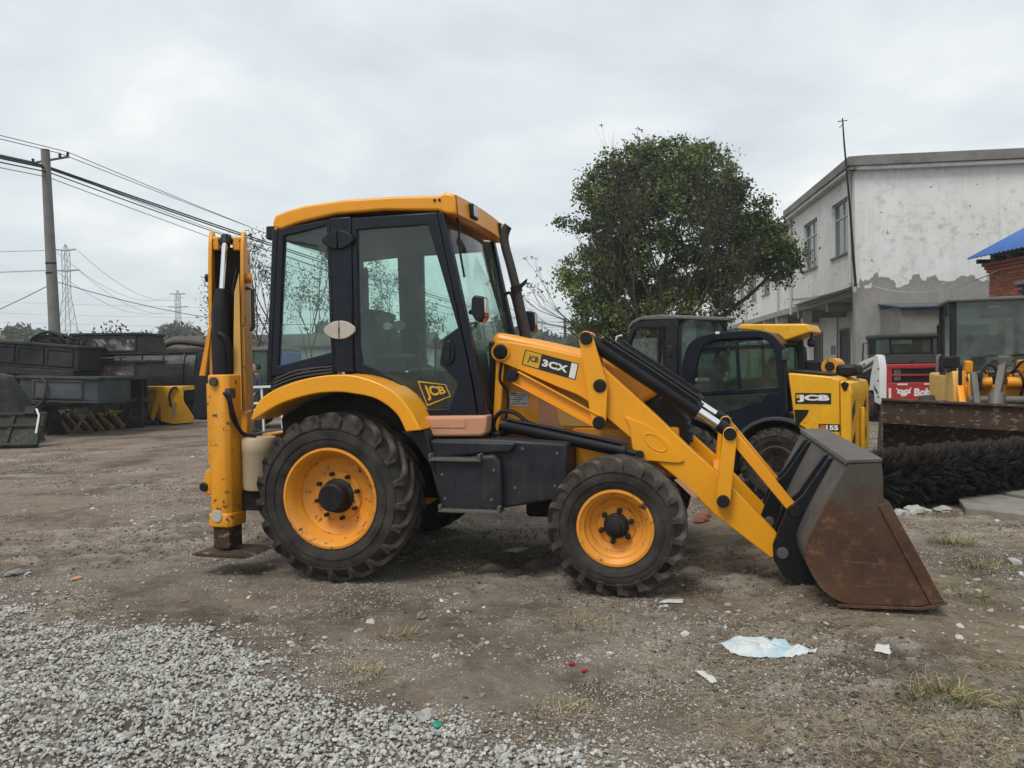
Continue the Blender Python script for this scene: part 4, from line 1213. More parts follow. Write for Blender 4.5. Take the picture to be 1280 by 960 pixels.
# roof
top = [(-0.635, 2.80), (-0.615, 2.868), (-0.48, 2.905), (-0.34, 2.93), (0.0, 2.955), (0.45, 2.952), (0.80, 2.935), (0.86, 2.955), (0.945, 2.93), (0.955, 2.775), (0.86, 2.785), (0.80, 2.813), (0.35, 2.846), (-0.065, 2.84), (-0.40, 2.79), (-0.56, 2.745), (-0.62, 2.76)]
rf = MB().prism(top, -0.745, 0.745)
rf.v = [(x, y, z) for x, y, z in rf.v]
rf.build('roof', 'yellow', bh, 0.022, seg=3)
# bulging visor in the middle of the front edge
vis = MB()
nv_ = 12
vv = []
for k in range(nv_ + 1):
    y = -0.742 + 1.484 * k / nv_
    b = 0.035 * (1 - (y / 0.742) ** 2)
    vv.append([(0.95 + b, y, 2.925 + b * 0.1), (0.965 + b, y, 2.775)])
for k in range(nv_):
    vis._add([vv[k][0], vv[k][1], vv[k + 1][1], vv[k + 1][0], (0.93, vv[k][0][1], 2.925), (0.93, vv[k][0][1], 2.775), (0.93, vv[k + 1][0][1], 2.775), (0.93, vv[k + 1][0][1], 2.925)], [(0, 1, 2, 3), (0, 3, 7, 4), (1, 5, 6, 2)])
vis.build('roof_visor', 'yellow', bh, 0.0, 60)
for y in (-0.42, 0.46):
    b = 0.035 * (1 - (y / 0.742) ** 2)
    MB().box(0.945, 0.985 + b, y - 0.078, y + 0.078, 2.795, 2.912).build('work_lamp', 'black', bh, 0.012)
    MB().box(0.983 + b, 0.992 + b, y - 0.058, y + 0.058, 2.812, 2.896).build('work_lamp_lens', 'lens', bh, 0.004)
for y in (-0.68, 0.68):
    MB().box(-0.70, -0.615, y - 0.06, y + 0.06, 2.675, 2.785).build('rear_work_lamp', 'black', bh, 0.012)
MB().box(-0.62, -0.595, -0.74, 0.74, 2.73, 2.80).build('roof_lip', 'yellow', bh, 0.008)
for x in (0.775, 0.815):
    MB().cyl((x, -0.752, 2.895), (x, -0.744, 2.895), 0.011, 10).build('roof_bolt', 'blackdull', bh)
MB().prism([(-0.56, 2.66), (-0.52, 2.735), (0.0, 2.80), (0.78, 2.79), (0.82, 2.74), (0.4, 2.72)], -0.70, 0.70).build('headliner', 'interior', bh)
# windscreen and rear screen
def screen(xt, xb, zt, zb, wt, wb, bulge, name, mat):
    mb = MB(); n_ = 10; rows = 4
    for side in (0, 1):
        pass
    pts = []
    for j in range(rows + 1):
        t = j / rows
        for k in range(n_ + 1):
            u = -1 + 2 * k / n_
            w_ = wb + (wt - wb) * t
            pts.append((xb + (xt - xb) * t + bulge * (1 - u * u), u * w_, zb + (zt - zb) * t))
    f = []
    for j in range(rows):
        for k in range(n_):
            a = j * (n_ + 1) + k
            f.append((a, a + 1, a + n_ + 2, a + n_ + 1))
    mb._add(pts, f)
    o = mb.build(name, mat, bh, 0, 80)
    return o
screen(0.83, 1.125, 2.79, 1.26, 0.70, 0.70, 0.06, 'windscreen', 'wsglass')
screen(-0.60, -0.68, 2.73, 1.52, 0.68, 0.68, -0.03, 'rear_screen', 'cabglass')
MB().tube(smooth_poly([(0.90, -0.60, 2.79), (0.93, -0.62, 2.70), (0.94, -0.66, 2.55), (0.985, -0.68, 2.30)], 4), 0.009, 6).build('wiper_hose', 'hose', bh)
# cab floor, seat and controls
MB().box(-0.60, 1.05, -0.69, 0.69, 1.02, 1.22).build('cab_floor', 'cabtrim', bh, 0.02)
MB().prism([(-0.62, 1.0), (-0.62, 1.48), (-0.1, 1.50), (0.25, 1.44), (0.45, 1.30), (0.55, 1.0)], -0.69, -0.40).build('inner_arch', 'cabtrim', bh, 0.02)
MB().prism([(-0.62, 1.0), (-0.62, 1.48), (-0.1, 1.50), (0.25, 1.44), (0.45, 1.30), (0.55, 1.0)], 0.40, 0.69).build('inner_arch', 'cabtrim', bh, 0.02)
MB().prism(smooth_poly([(-0.10, 1.50), (-0.17, 1.80), (-0.15, 2.06), (-0.06, 2.12), (0.0, 2.08), (0.07, 1.88), (0.10, 1.66), (0.10, 1.52)], 3, True), -0.26, 0.26).build('seat_back', 'seat', bh, 0.04, seg=3)
MB().box(-0.10, 0.44, -0.26, 0.26, 1.42, 1.56).build('seat_cushion', 'seat', bh, 0.05, seg=3)
MB().box(0.02, 0.30, -0.2, 0.2, 1.2, 1.42).build('seat_base', 'cabtrim', bh, 0.02)
MB().box(0.06, 0.42, -0.36, -0.28, 1.66, 1.72).build('armrest', 'seat', bh, 0.025, seg=3)
MB().box(0.10, 0.50, 0.30, 0.50, 1.22, 1.60).build('side_console', 'cabtrim', bh, 0.03)
MB().prism([(0.74, 1.22), (0.98, 1.22), (0.92, 1.74), (0.84, 1.78), (0.78, 1.74)], -0.18, 0.18).build('dashboard', 'cabtrim', bh, 0.03)
sw = MB().tube([(0.19 * math.cos(t), 0.19 * math.sin(t), 0) for t in [2 * math.pi * k / 24 for k in range(25)]], 0.014, 8)
sw.rot('Y', R(-32)).move((0.70, 0.0, 1.88)); sw.build('steering_wheel', 'black', bh)
sp_ = MB()
for k in range(3):
    t = 2.1 * k + 0.5
    sp_.beam((0, 0, 0), (0.19 * math.cos(t), 0.19 * math.sin(t), 0), 0.03, 0.012)
sp_.rot('Y', R(-32)).move((0.70, 0.0, 1.88)); sp_.build('steering_spokes', 'black', bh)
MB().cyl((0.70, 0, 1.88), (0.86, 0, 1.66), 0.035, 10).build('steering_column', 'black', bh)
for (x, y, z, dx) in ((0.38, -0.12, 1.86, 0.03), (0.42, 0.16, 1.84, 0.02), (-0.28, -0.15, 1.85, -0.03), (-0.28, 0.15, 1.85, -0.03)):
    MB().tube([(x, y, 1.25), (x + dx, y, z)], 0.011, 6).build('control_lever', 'black', bh)
    MB().lathe([(0.005, -0.03), (0.022, -0.02), (0.024, 0.01), (0.01, 0.03)], (x + dx, y, z), (0, 0, 1), 10).build('lever_knob', 'black', bh)
# small cab fan
for k, (dx, dz, r) in enumerate(((-0.035, 0.07, 0.075), (0.09, 0.0, 0.07))):
    MB().prism([(0.20 + dx + r * math.cos(t) * (1.25 if k == 0 else 0.8), 1.96 + dz + r * 0.62 * math.sin(t)) for t in [2 * math.pi * q / 16 for q in range(16)]], -0.335, -0.315).build('fan_blade', 'cabtrim', bh, 0.005)
MB().cyl((0.19, -0.36, 1.957), (0.19, -0.30, 1.957), 0.032, 14).build('fan_hub', 'cream', bh)
MB().tube([(0.19, -0.30, 1.957), (0.19, -0.32, 1.55)], 0.012, 6).build('fan_stand', 'black', bh)
MB().box(-0.50, -0.44, 0.55, 0.70, 2.12, 2.60).build('rolled_sun_blind', 'interior', bh, 0.02)
MB().tube([(-0.42, -0.2, 2.66), (-0.42, -0.2, 2.58)], 0.03, 10).build('interior_lamp', 'black', bh)

# exhaust stack
MB().tube(smooth_poly([(1.335, 0.0, 1.80), (1.29, 0, 2.00), (1.235, 0, 2.26), (1.185, 0, 2.47), (1.145, 0, 2.62), (1.135, 0, 2.71), (1.155, 0, 2.78), (1.17, 0, 2.80)], 4), 0.039, 16).build('exhaust_stack', 'stack', bh)
MB().cyl((1.158, 0, 2.785), (1.1735, 0, 2.804), 0.035, 14).build('exhaust_opening', 'hose', bh)
MB().cyl((1.24, 0, 2.235), (1.229, 0, 2.285), 0.050, 14).build('exhaust_clamp', 'blackdull', bh)
MB().tube(smooth_poly([(1.10, 0.10, 2.22), (1.15, 0.08, 2.24), (1.19, 0.06, 2.18), (1.26, 0.05, 1.86)], 4), 0.014, 8).build('intake_pipe', 'black', bh)
MB().prism([(1.26, 2.29), (1.31, 2.33), (1.33, 2.345), (1.325, 2.31), (1.27, 2.26)], -0.015, 0.015).build('stack_bracket', 'blackdull', bh)

# ---------------- front bucket
_rear = smooth_poly([(3.668, 0.946), (3.600, 0.815), (3.525, 0.665), (3.455, 0.515), (3.414, 0.405), (3.409, 0.335), (3.432, 0.262), (3.495, 0.150), (3.580, 0.078), (3.659, 0.047)], 3)
bs = [(3.865, 0.959)] + _rear + [(4.087, 0.060), (4.214, 0.10), (3.905, 0.715), (3.872, 0.735), (3.874, 0.848)]
for s in (-1, 1):
    MB().prism(bs, s * 1.175, s * 1.150).build('bucket_side', 'rust', bh, 0.004)
    rim_ = [(3.905, 0.715), (4.214, 0.10), (4.14, 0.075), (3.84, 0.69)]
    MB().prism(rim_, s * 1.190, s * 1.1765).build('bucket_side_wear_plate', 'rust', bh, 0.004)
shell_o = [(3.865, 0.955)] + [(x, z - 0.002) for x, z in _rear] + [(4.087, 0.058)]
shell_i = [(3.865, 0.930), (3.688, 0.922)] + [(x + 0.021, z + 0.012 - 0.004 * (z > 0.6)) for x, z in _rear[1:-1]] + [(3.664, 0.073), (4.087, 0.082)]
MB().ring(shell_o, shell_i, -1.149, 1.149, closed=False).build('bucket_shell', 'bucketgrey', bh, 0, 42)
MB().prism([(3.60, 0.028), (4.10, 0.040), (4.235, 0.088), (4.225, 0.100), (4.09, 0.057), (3.60, 0.046)], -1.19, 1.19).build('cutting_edge', 'rust', bh, 0.003)
MB().prism([(3.868, 0.962), (3.664, 0.949), (3.656, 0.930), (3.648, 0.948), (3.66, 0.972), (3.87, 0.985)], -1.18, 1.18).build('bucket_top_rail', 'bucketgrey', bh, 0.004)
# hinge brackets on the back of the bucket
for yc in (-0.565, 0.565):
    for dy in (-0.105, 0.105):
        y = yc + dy
        MB().prism([(3.655, 0.925), (3.625, 0.925), (3.545, 0.80), (3.45, 0.655), (3.40, 0.605), (3.345, 0.555), (3.25, 0.30), (3.255, 0.19), (3.32, 0.08), (3.42, 0.045), (3.60, 0.050), (3.50, 0.145), (3.44, 0.26), (3.412, 0.39), (3.53, 0.68)], y - 0.02, y + 0.02).build('bucket_bracket', 'black', bh, 0.004)
    MB().lathe([(0.02, -0.135), (0.038, -0.135), (0.042, -0.128), (0.042, 0.128), (0.02, 0.135)], (3.315, yc, 0.245), (0, 1, 0), 18).build('pivot_pin', 'grey', bh)

# ---------------- rear: frame, stabilisers, boom
MB().box(-0.90, -0.80, -0.56, 0.56, 0.62, 1.06).build('rear_frame', 'yellow_worn', bh, 0.015)
MB().box(-1.02, -0.90, -0.79, 0.79, 0.98, 1.06).build('slide_rail', 'blackdull', bh, 0.01)
MB().box(-1.02, -0.90, -0.79, 0.79, 0.52, 0.62).build('slide_rail', 'blackdull', bh, 0.01)
MB().lathe([(0.13, 0.62), (0.14, 0.65), (0.14, 0.93), (0.143, 0.935), (0.143, 1.03), (0.13, 1.05)], (-0.79, -0.76, 0), (0, 0, 1), 28).build('hydraulic_tank', 'beige', bh, 0, 35)
MB().box(-0.92, -0.72, -0.84, -0.62, 0.45, 0.60).build('tank_bracket', 'blackdull', bh, 0.01)
for s in (-1, 1):
    def B(mb, name, mat, bev=0.0):
        if s > 0: mb.mirror_y()
        return mb.build(name, mat, bh, bev)
    ch = 0.035
    leg = [(-1.095, -1.0), (-0.955, -1.0), (-0.92, -0.965), (-0.92, -0.80), (-1.095, -0.80)]
    B(MB().prism(leg, 0.36, 1.57, 'xy'), 'stabiliser_leg', 'yellow_worn', 0.012)
    B(MB().prism([(x * 1.0 + (-0.012 if x < -1.0 else 0.012), y + (-0.012 if y < -0.9 else 0.012)) for x, y in leg], 0.34, 0.45, 'xy'), 'leg_collar', 'yellow_worn', 0.01)
    B(MB().prism([(x * 0.0 + (-1.085 if x < -1.0 else -0.935), -0.99 if y < -0.9 else -0.81) for x, y in (leg[0], leg[1], leg[3], leg[4])], 0.16, 0.40, 'xy'), 'stabiliser_inner_leg', 'rust2', 0.01)
    B(MB().prism([(-1.25, 0.120), (-1.20, 0.142), (-0.78, 0.146), (-0.71, 0.120), (-0.78, 0.108), (-1.2, 0.108)], -1.06, -0.72), 'stabiliser_foot', 'rust2', 0.008)
    B(MB().lathe([(0.02, -1.022), (0.045, -1.022), (0.05, -1.012), (0.05, -0.99)], (-1.03, 0, 0.43), (0, 1, 0), 18), 'leg_bolt', 'cream')
    B(MB().lathe([(0.02, -1.03), (0.034, -1.03), (0.036, -1.02), (0.036, -0.99)], (-1.03, 0, 1.515), (0, 1, 0), 16), 'leg_pin', 'rust')
    B(MB().prism([(-1.10, 0.60), (-1.10, 0.82), (-1.16, 0.78), (-1.18, 0.64), (-1.16, 0.59)], -0.98, -0.84), 'leg_bracket', 'yellow_worn', 0.01)
    B(MB().lathe([(0.03, -1.0), (0.038, -0.99), (0.038, -0.84)], (-1.165, 0, 0.66), (0, 1, 0), 12), 'leg_pin', 'blackdull')
    B(MB().box(-1.13, -1.10, -0.97, -0.86, 0.84, 1.50), 'leg_rib', 'yellow_worn', 0.006)
    B(MB().tube(smooth_poly([(-0.955, -0.99, 1.42), (-0.90, -1.0, 1.40), (-0.88, -0.97, 1.25), (-0.86, -0.9, 1.10), (-0.78, -0.82, 1.06)], 4), 0.013, 8), 'hydraulic_hose', 'hose')
    B(MB().tube(smooth_poly([(-0.965, -0.98, 1.42), (-0.915, -0.99, 1.36), (-0.90, -0.97, 1.22), (-0.87, -0.88, 1.08)], 4), 0.011, 8), 'hydraulic_hose', 'hose')
    B(MB().box(-0.985, -0.905, -0.99, -0.90, 1.38, 1.46), 'hose_block', 'scraprust', 0.006)

boom_at = (-1.30, -0.38, 0.0); boom_rot = R(24)
def BB(mb, name, mat, bev=0.0, **k):
    mb.rot('Z', boom_rot).move(boom_at)
    return mb.build(name, mat, bh, bev, **k)
def curve_plate(x0, x1):
    prof = smooth_poly([(-0.13, 1.20), (-0.14, 1.70), (-0.13, 2.20), (-0.10, 2.55), (-0.05, 2.78), (0.03, 2.84), (0.10, 2.80), (0.13, 2.60), (0.11, 2.2), (0.09, 1.7), (0.09, 1.20)], 3)
    return MB().prism(prof, x0, x1, 'yz')
BB(curve_plate(-0.150, -0.118), 'boom_plate', 'yellow_worn', 0.005)
BB(curve_plate(0.118, 0.150), 'boom_plate', 'yellow_worn', 0.005)
BB(MB().box(-0.117, 0.117, 0.03, 0.06, 1.2, 2.70), 'boom_web', 'blackdull')
BB(MB().box(-0.117, -0.06, -0.06, 0.02, 2.66, 2.78), 'boom_boss', 'yellow', 0.012)
BB(MB().box(0.05, 0.117, -0.06, 0.02, 2.66, 2.78), 'boom_boss', 'yellow', 0.012)
BB(MB().cyl((-0.117, -0.03, 2.745), (0.117, -0.03, 2.745), 0.03, 14), 'pivot_pin', 'blackdull')
BB(MB().tube([(-0.005, -0.09, 2.74), (-0.04, -0.11, 2.29)], 0.027, 14), 'boom_ram_rod', 'chrome')
BB(MB().tube([(-0.005, -0.04, 2.78), (-0.005, -0.09, 2.70)], 0.045, 14), 'rod_end', 'blackdull')
BB(MB().tube([(-0.035, -0.11, 2.31), (-0.05, -0.13, 2.10), (-0.045, -0.14, 1.55)], [0.062, 0.078, 0.082], 18), 'boom_ram_barrel', 'black')
BB(MB().tube(smooth_poly([(0.02, -0.16, 1.52), (0.03, -0.20, 1.75), (0.0, -0.22, 1.88), (-0.05, -0.21, 1.92)], 4), 0.03, 10), 'hydraulic_pipe', 'hose')
BB(MB().prism([(0.075, 2.28), (0.118, 2.45), (0.118, 1.25), (0.035, 1.25)], -0.17, -0.145), 'boom_flange', 'yellow_pale', 0.004)
BB(MB().prism([(-0.118, 2.0), (-0.142, 2.0), (-0.235, 1.56), (-0.185, 1.56)], -0.16, -0.12), 'boom_flange', 'yellow', 0.004)
BB(MB().cyl((-0.19, -0.02, 2.42), (-0.15, -0.02, 2.42), 0.035, 14), 'pivot_pin', 'blackdull')
BB(MB().cyl((0.15, -0.02, 2.42), (0.20, -0.02, 2.42), 0.045, 14), 'pivot_boss', 'yellow_worn')
BB(MB().tube([(0.15, -0.02, 2.33), (0.205, -0.02, 2.32), (0.205, -0.02, 2.0), (0.185, -0.02, 1.95)], 0.016, 8), 'lock_rod', 'rust')
BB(MB().tube(smooth_poly([(0.08, -0.05, 2.5), (0.05, -0.08, 2.3), (0.06, -0.1, 2.0), (0.07, -0.08, 1.6)], 4), 0.014, 8), 'hydraulic_hose', 'hose')
BB(MB().tube(smooth_poly([(0.05, -0.05, 2.52), (0.015, -0.06, 2.3), (0.03, -0.06, 2.0)], 4), 0.014, 8), 'hydraulic_hose', 'hose')
BB(MB().box(-0.16, 0.16, -0.14, 0.12, 0.62, 1.25), 'king_post', 'yellow_worn', 0.02)
BB(MB().box(-0.10, 0.14, 0.16, 0.34, 1.05, 2.72), 'dipper_arm', 'yellow_worn', 0.015)
BB(MB().prism([(0.20, 1.05), (0.42, 1.0), (0.55, 0.80), (0.52, 0.55), (0.30, 0.45), (0.18, 0.60)], -0.14, 0.16, 'yz'), 'digging_bucket', 'rust', 0.02)
for k in range(4):
    BB(MB().prism([(0.30, 0.46), (0.36, 0.48), (0.20, 0.36)], -0.13 + k * 0.085, -0.10 + k * 0.085, 'yz'), 'bucket_tooth', 'grey', 0.004)

# ================================================================== SKID STEER 155
MT['olive'] = simple('pale_olive_trim', (0.27, 0.25, 0.10), 0.6)
def local(root):
    def B(mb, name, mat, bev=0.0, **k):
        return mb.build(name, mat, root, bev, **k)
    return B
sk = thing('skid_steer', 'yellow and black skid steer lettered 155 behind the front bucket', 'skid steer', (3.67, 8.6, 0.0), R(-32))
B = local(sk)
for x, y, fl in ((-0.70, 0.13, False), (-1.78, 0.13, False), (-0.70, 1.30, True), (-1.78, 1.30, True)):
    make_wheel(sk, 'wheel', (x, y, 0.395), 0.435, 0.28, 0.225, 17, 0.45, 0.024, 'scraprust', 'blackdull', fl)
B(MB().box(-1.98, -0.06, 0.30, 1.14, 0.26, 0.95), 'chassis', 'blackdull', 0.02)
cover = [(-0.556, 1.475), (-0.10, 1.43), (-0.02, 1.40), (-0.005, 1.34), (0.0, 0.62), (-0.19, 0.72), (-0.41, 0.80), (-0.49, 0.90)]
B(MB().prism(cover, 0.0, 1.42), 'engine_cover', 'yellow155', 0.02, seg=3)
B(MB().prism([(-0.556, 1.476), (-0.10, 1.432), (-0.10, 1.46), (-0.54, 1.51)], 0.10, 1.32), 'cover_seal', 'black', 0.008)
B(MB().prism([(0.004, 1.38), (0.10, 1.36), (0.13, 1.26), (0.12, 1.20), (0.12, 0.50), (0.004, 0.50)], 0.0, 1.42), 'rear_door', 'yellow155', 0.018, seg=3)
for (z0, z1) in ((1.02, 1.16), (0.66, 0.80)):
    for y0 in (0.05, 0.95):
        o = link('hazard_stripe', MB().prism([(y0, z0 - 0.10), (y0 + 0.22, z0), (y0 + 0.22, z1), (y0, z1 - 0.10)], 0.1215, 0.1235, 'yz').mesh('hazard_stripe'), 'decalblack', sk)
B(MB().box(0.124, 0.17, 0.62, 0.72, 0.45, 1.05), 'rear_post', 'yellow155', 0.01)
B(MB().prism([(0.01, 1.345), (0.05, 1.375), (0.10, 1.35), (0.07, 1.27), (0.045, 1.27)], -0.012, -0.0005), 'latch', 'blackdull', 0.003)
B(MB().prism([(-0.49, 1.05), (-0.33, 1.05), (-0.345, 1.0), (-0.47, 0.84)], -0.006, -0.0005), 'cover_vent', 'blackdull')
# signs
def sign(root, x0, x1, z0, z1, y, txt, tx0, box=True, bold=0.045):
    link('sign_plate', MB().box(x0, x1, y - 0.003, y, z0, z1).mesh('sign_plate'), 'decalblack', root)
    h = z1 - z0
    sq0 = x0 + 0.012
    if box:
        link('sign_square', MB().box(sq0, sq0 + (0.06 if h < 0.1 else 0.045), y - 0.0042, y - 0.0031, z0 + h * (0.18 if h < 0.1 else 0.52), z1 - h * 0.15).mesh('sign_square'), 'orange' if h < 0.1 else 'decalyellow', root)
    link('lettering', text_mesh(txt, lambda s, t: (tx0 + s * (x1 - 0.015 - tx0), y - 0.0055, z0 + h * 0.16 + t * h * 0.68), bold, 1.03), 'decalwhite', root)
sign(sk, -0.478, -0.09, 1.118, 1.243, -0.001, 'JCB', -0.455, True, 0.06)
sign(sk, -0.222, 0.0, 0.812, 0.893, -0.001, '155', -0.145, True, 0.05)
# cab
outer = [(-1.90, 1.02), (-1.897, 1.347), (-1.813, 1.736), (-1.695, 1.901), (-1.444, 1.971), (-0.963, 1.986), (-0.778, 1.947), (-0.643, 1.811), (-0.608, 1.708), (-0.595, 1.02)]
inner = [(-1.73, 1.22), (-1.71, 1.36), (-1.63, 1.70), (-1.55, 1.83), (-1.40, 1.885), (-0.98, 1.90), (-0.83, 1.87), (-0.74, 1.77), (-0.72, 1.70), (-0.68, 1.27)]
so, si = smooth_poly(outer, 3), smooth_poly(inner, 3)
for y0, y1 in ((0.06, 0.14), (1.28, 1.36)):
    B(MB().ring(so, si, y0, y1, closed=False), 'cab_side_frame', 'navy', 0.01)
    ym = (y0 + y1) / 2
    B(MB().prism([(-1.19, 1.86), (-1.155, 1.86), (-1.125, 1.28), (-1.16, 1.28)], y0 + 0.015, y1 - 0.015), 'window_bar', 'navy', 0.004)
    B(MB().prism([(-1.62, 1.80), (-0.74, 1.822), (-0.74, 1.796), (-1.63, 1.775)], y0 + 0.012, y1 - 0.012), 'window_bar', 'navy', 0.004)
    B(MB().prism([(-1.73, 1.245), (-0.68, 1.305), (-0.68, 1.255), (-1.73, 1.20)], y0 + 0.005, y1 - 0.005), 'window_bar', 'navy', 0.004)
    for nm, q in (('side_window', [(-1.69, 1.25), (-1.60, 1.79), (-1.19, 1.80), (-1.16, 1.27)]), ('side_window', [(-1.15, 1.275), (-1.17, 1.80), (-0.72, 1.815), (-0.68, 1.30)]), ('roof_side_window', [(-1.58, 1.80), (-1.55, 1.86), (-0.80, 1.88), (-0.74, 1.825)])):
        B(MB().prism(q, ym - 0.004, ym + 0.004), nm, 'darkglass')
lower = [(-1.90, 1.018), (-1.74, 1.20), (-0.67, 1.25), (-0.597, 1.018), (-0.56, 0.93), (-0.66, 0.90), (-1.0, 0.86), (-1.20, 0.66), (-1.40, 0.82), (-1.90, 0.84)]
B(MB().prism(lower, 0.075, 0.13), 'cab_lower_panel', 'navy', 0.01)
B(MB().prism([(-1.66, 1.19), (-0.80, 1.232), (-0.88, 1.12), (-1.42, 0.965)], 0.066, 0.073), 'lower_window', 'darkglass')
B(MB().prism([(-1.68, 1.04), (-1.45, 1.04), (-1.43, 0.97), (-1.5, 0.94), (-1.64, 0.95)], 0.067, 0.074), 'panel_slot', 'blackdull')
arc = [(-0.70 + 0.54 * math.cos(R(a)), 0.44 + 0.52 * math.sin(R(a))) for a in range(35, 166, 10)]
arci = [(-0.70 + 0.50 * math.cos(R(a)), 0.44 + 0.48 * math.sin(R(a))) for a in range(35, 166, 10)]
B(MB().ring(arc, arci, 0.0, 0.30, closed=False), 'wheel_arch', 'interior', 0.006)
arc2 = [(x - 1.08, z) for x, z in arc]; arci2 = [(x - 1.08, z) for x, z in arci]
B(MB().ring(arc2, arci2, 0.0, 0.30, closed=False), 'wheel_arch', 'interior', 0.006)
rt = [(-1.80, 1.74), (-1.69, 1.905), (-1.44, 1.975), (-0.96, 1.99), (-0.775, 1.95), (-0.64, 1.815)]
rti = [(-1.75, 1.72), (-1.66, 1.86), (-1.43, 1.925), (-0.97, 1.94), (-0.80, 1.905), (-0.68, 1.79)]
B(MB().ring(rt, rti, 0.142, 1.278, closed=False), 'cab_roof', 'navy', 0.008)
B(MB().box(-0.64, -0.60, 0.142, 1.278, 1.0, 1.30), 'cab_back', 'navy', 0.006)
B(MB().prism([(-1.10, 1.0), (-0.75, 1.0), (-0.70, 1.55), (-0.82, 1.68), (-0.92, 1.62), (-0.98, 1.25), (-1.10, 1.2)], 0.45, 0.98), 'seat', 'olive', 0.04)
B(MB().tube(smooth_poly([(-1.50, 0.30, 1.62), (-1.51, 0.30, 1.45), (-1.48, 0.30, 1.33), (-1.38, 0.30, 1.22)], 4), 0.03, 8), 'control_handle', 'black')
B(MB().box(-0.63, -0.57, 0.02, 0.10, 1.62, 1.74), 'cab_hinge', 'interior', 0.01)
B(MB().cyl((-0.585, 0.06, 1.02), (-0.60, 0.06, 1.62), 0.022, 8), 'grab_rail', 'black')
B(MB().box(-1.42, -1.37, 0.055, 0.075, 1.955, 1.985), 'roof_clip', 'decalwhite', 0.003)
# boom on the far side
B(MB().prism([(-1.30, 2.03), (-1.25, 2.09), (-0.45, 2.06), (-0.40, 1.96), (-0.74, 1.85), (-1.0, 1.99)], 0.55, 1.25), 'boom_head', 'yellow155', 0.02, seg=3)
B(MB().box(-0.52, -0.20, 0.75, 1.15, 1.45, 1.62), 'boom_arm', 'blackdull', 0.03)
B(MB().cyl((-0.22, 0.70, 1.54), (-0.22, 1.2, 1.54), 0.10, 20), 'boom_pivot', 'yellow_worn')
B(MB().cyl((-0.22, 0.685, 1.54), (-0.22, 0.74, 1.54), 0.055, 16), 'pivot_pin', 'blackdull')
B(MB().box(-0.14, 0.10, 0.6, 1.1, 1.42, 1.56), 'rubber_cover', 'hose', 0.04)
B(MB().tube([(-0.42, 0.7, 1.95), (-0.42, 0.68, 1.88)], 0.02, 8), 'lamp_stalk', 'black')
B(MB().lathe([(0.02, 0.06), (0.05, 0.04), (0.055, -0.02), (0.03, -0.05)], (-0.42, 0.68, 1.83), (0, 0, 1), 14), 'work_lamp', 'black')
B(MB().prism([(-0.60, 1.85), (-0.54, 1.88), (-0.50, 1.5), (-0.58, 1.46)], 0.70, 0.80), 'boom_strut', 'blackdull', 0.008)
B(MB().box(-2.35, -1.98, 0.1, 1.3, 0.10, 0.55), 'front_attachment_plate', 'blackdull', 0.02)

# ================================================================== DARK CABBED MACHINE BEHIND
dk = thing('compact_loader', 'dark machine cab with grey roof and open side window below the big tree', 'loader', (2.73, 12.6, 0.0), R(35.8))
B = local(dk)
MT['roofgrey'] = paint('dusty_grey_roof', (0.10, 0.10, 0.098), 0.6, dust=0.5)
# x along the right glazed face, y along the left open face
P4 = [(0, 0), (1.20, 0), (1.20, 1.05), (0, 1.05)]
def arch(u0, u1, zb, zt, r=0.16, n=5):
    return [(u0, zb)] + [(u0 + r - r * math.cos(R(90 * k / n)), zt - r + r * math.sin(R(90 * k / n))) for k in range(n + 1)] + [(u1 - r + r * math.sin(R(90 * k / n)), zt - r + r * math.cos(R(90 * k / n))) for k in range(n + 1)] + [(u1, zb)]
fo = arch(0.0, 1.25, 1.45, 2.38, 0.30); fi = arch(0.07, 1.20, 1.50, 2.33, 0.25)
B(MB().ring(fo, fi, -0.02, 0.05, closed=True), 'rear_window_frame', 'black', 0.006)
B(MB().prism(fi, 0.005, 0.013), 'rear_window', 'loaderglass')
so_ = [(0.0, 1.45), (0.0, 2.34), (0.9, 2.34), (1.06, 2.22), (1.22, 1.95), (1.30, 1.45)]
si_ = [(0.24, 1.53), (0.24, 2.22), (0.86, 2.24), (0.98, 2.16), (1.12, 1.93), (1.18, 1.53)]
B(MB().ring(so_, si_, -0.03, 0.04, 'yz'), 'door_frame', 'black', 0.008)
B(MB().prism([(0.45, 1.55), (0.45, 2.05), (1.02, 2.05), (1.16, 1.55)], 0.002, 0.010, 'yz'), 'side_window', 'loaderglass')
B(MB().prism([(0.40, 1.53), (0.40, 2.24), (0.45, 2.24), (0.45, 1.53)], -0.02, 0.03, 'yz'), 'window_bar', 'black', 0.004)
B(MB().ring(so_, si_, 1.20, 1.26, 'yz'), 'door_frame', 'black', 0.008)
B(MB().prism([(0.24, 1.53), (0.24, 2.22), (0.86, 2.24), (0.98, 2.16), (1.12, 1.93), (1.18, 1.53)], 1.225, 1.233, 'yz'), 'side_window', 'loaderglass')
rfp = [(-0.05, 2.33), (-0.03, 2.39), (0.35, 2.43), (0.80, 2.42), (1.02, 2.36), (1.14, 2.25), (1.10, 2.22), (0.98, 2.31), (0.80, 2.36)]
B(MB().prism(rfp, -0.04, 1.28, 'yz'), 'cab_roof', 'roofgrey', 0.02, seg=3)
B(MB().box(-0.02, 1.26, 0.03, 1.30, 1.30, 1.46), 'cab_base', 'black', 0.02)
B(MB().box(-0.05, 1.30, -0.9, 1.40, 0.55, 1.28), 'machine_body', 'blackdull', 0.05)
B(MB().box(0.0, 1.25, -0.95, -0.05, 1.29, 1.36), 'engine_lid', 'roofgrey', 0.03)
B(MB().prism([(0.55, 1.4), (0.55, 1.95), (0.65, 2.0), (0.72, 1.9), (0.75, 1.5), (1.0, 1.5), (1.0, 1.4)], 0.4, 0.85, 'yz'), 'seat', 'seat', 0.03)
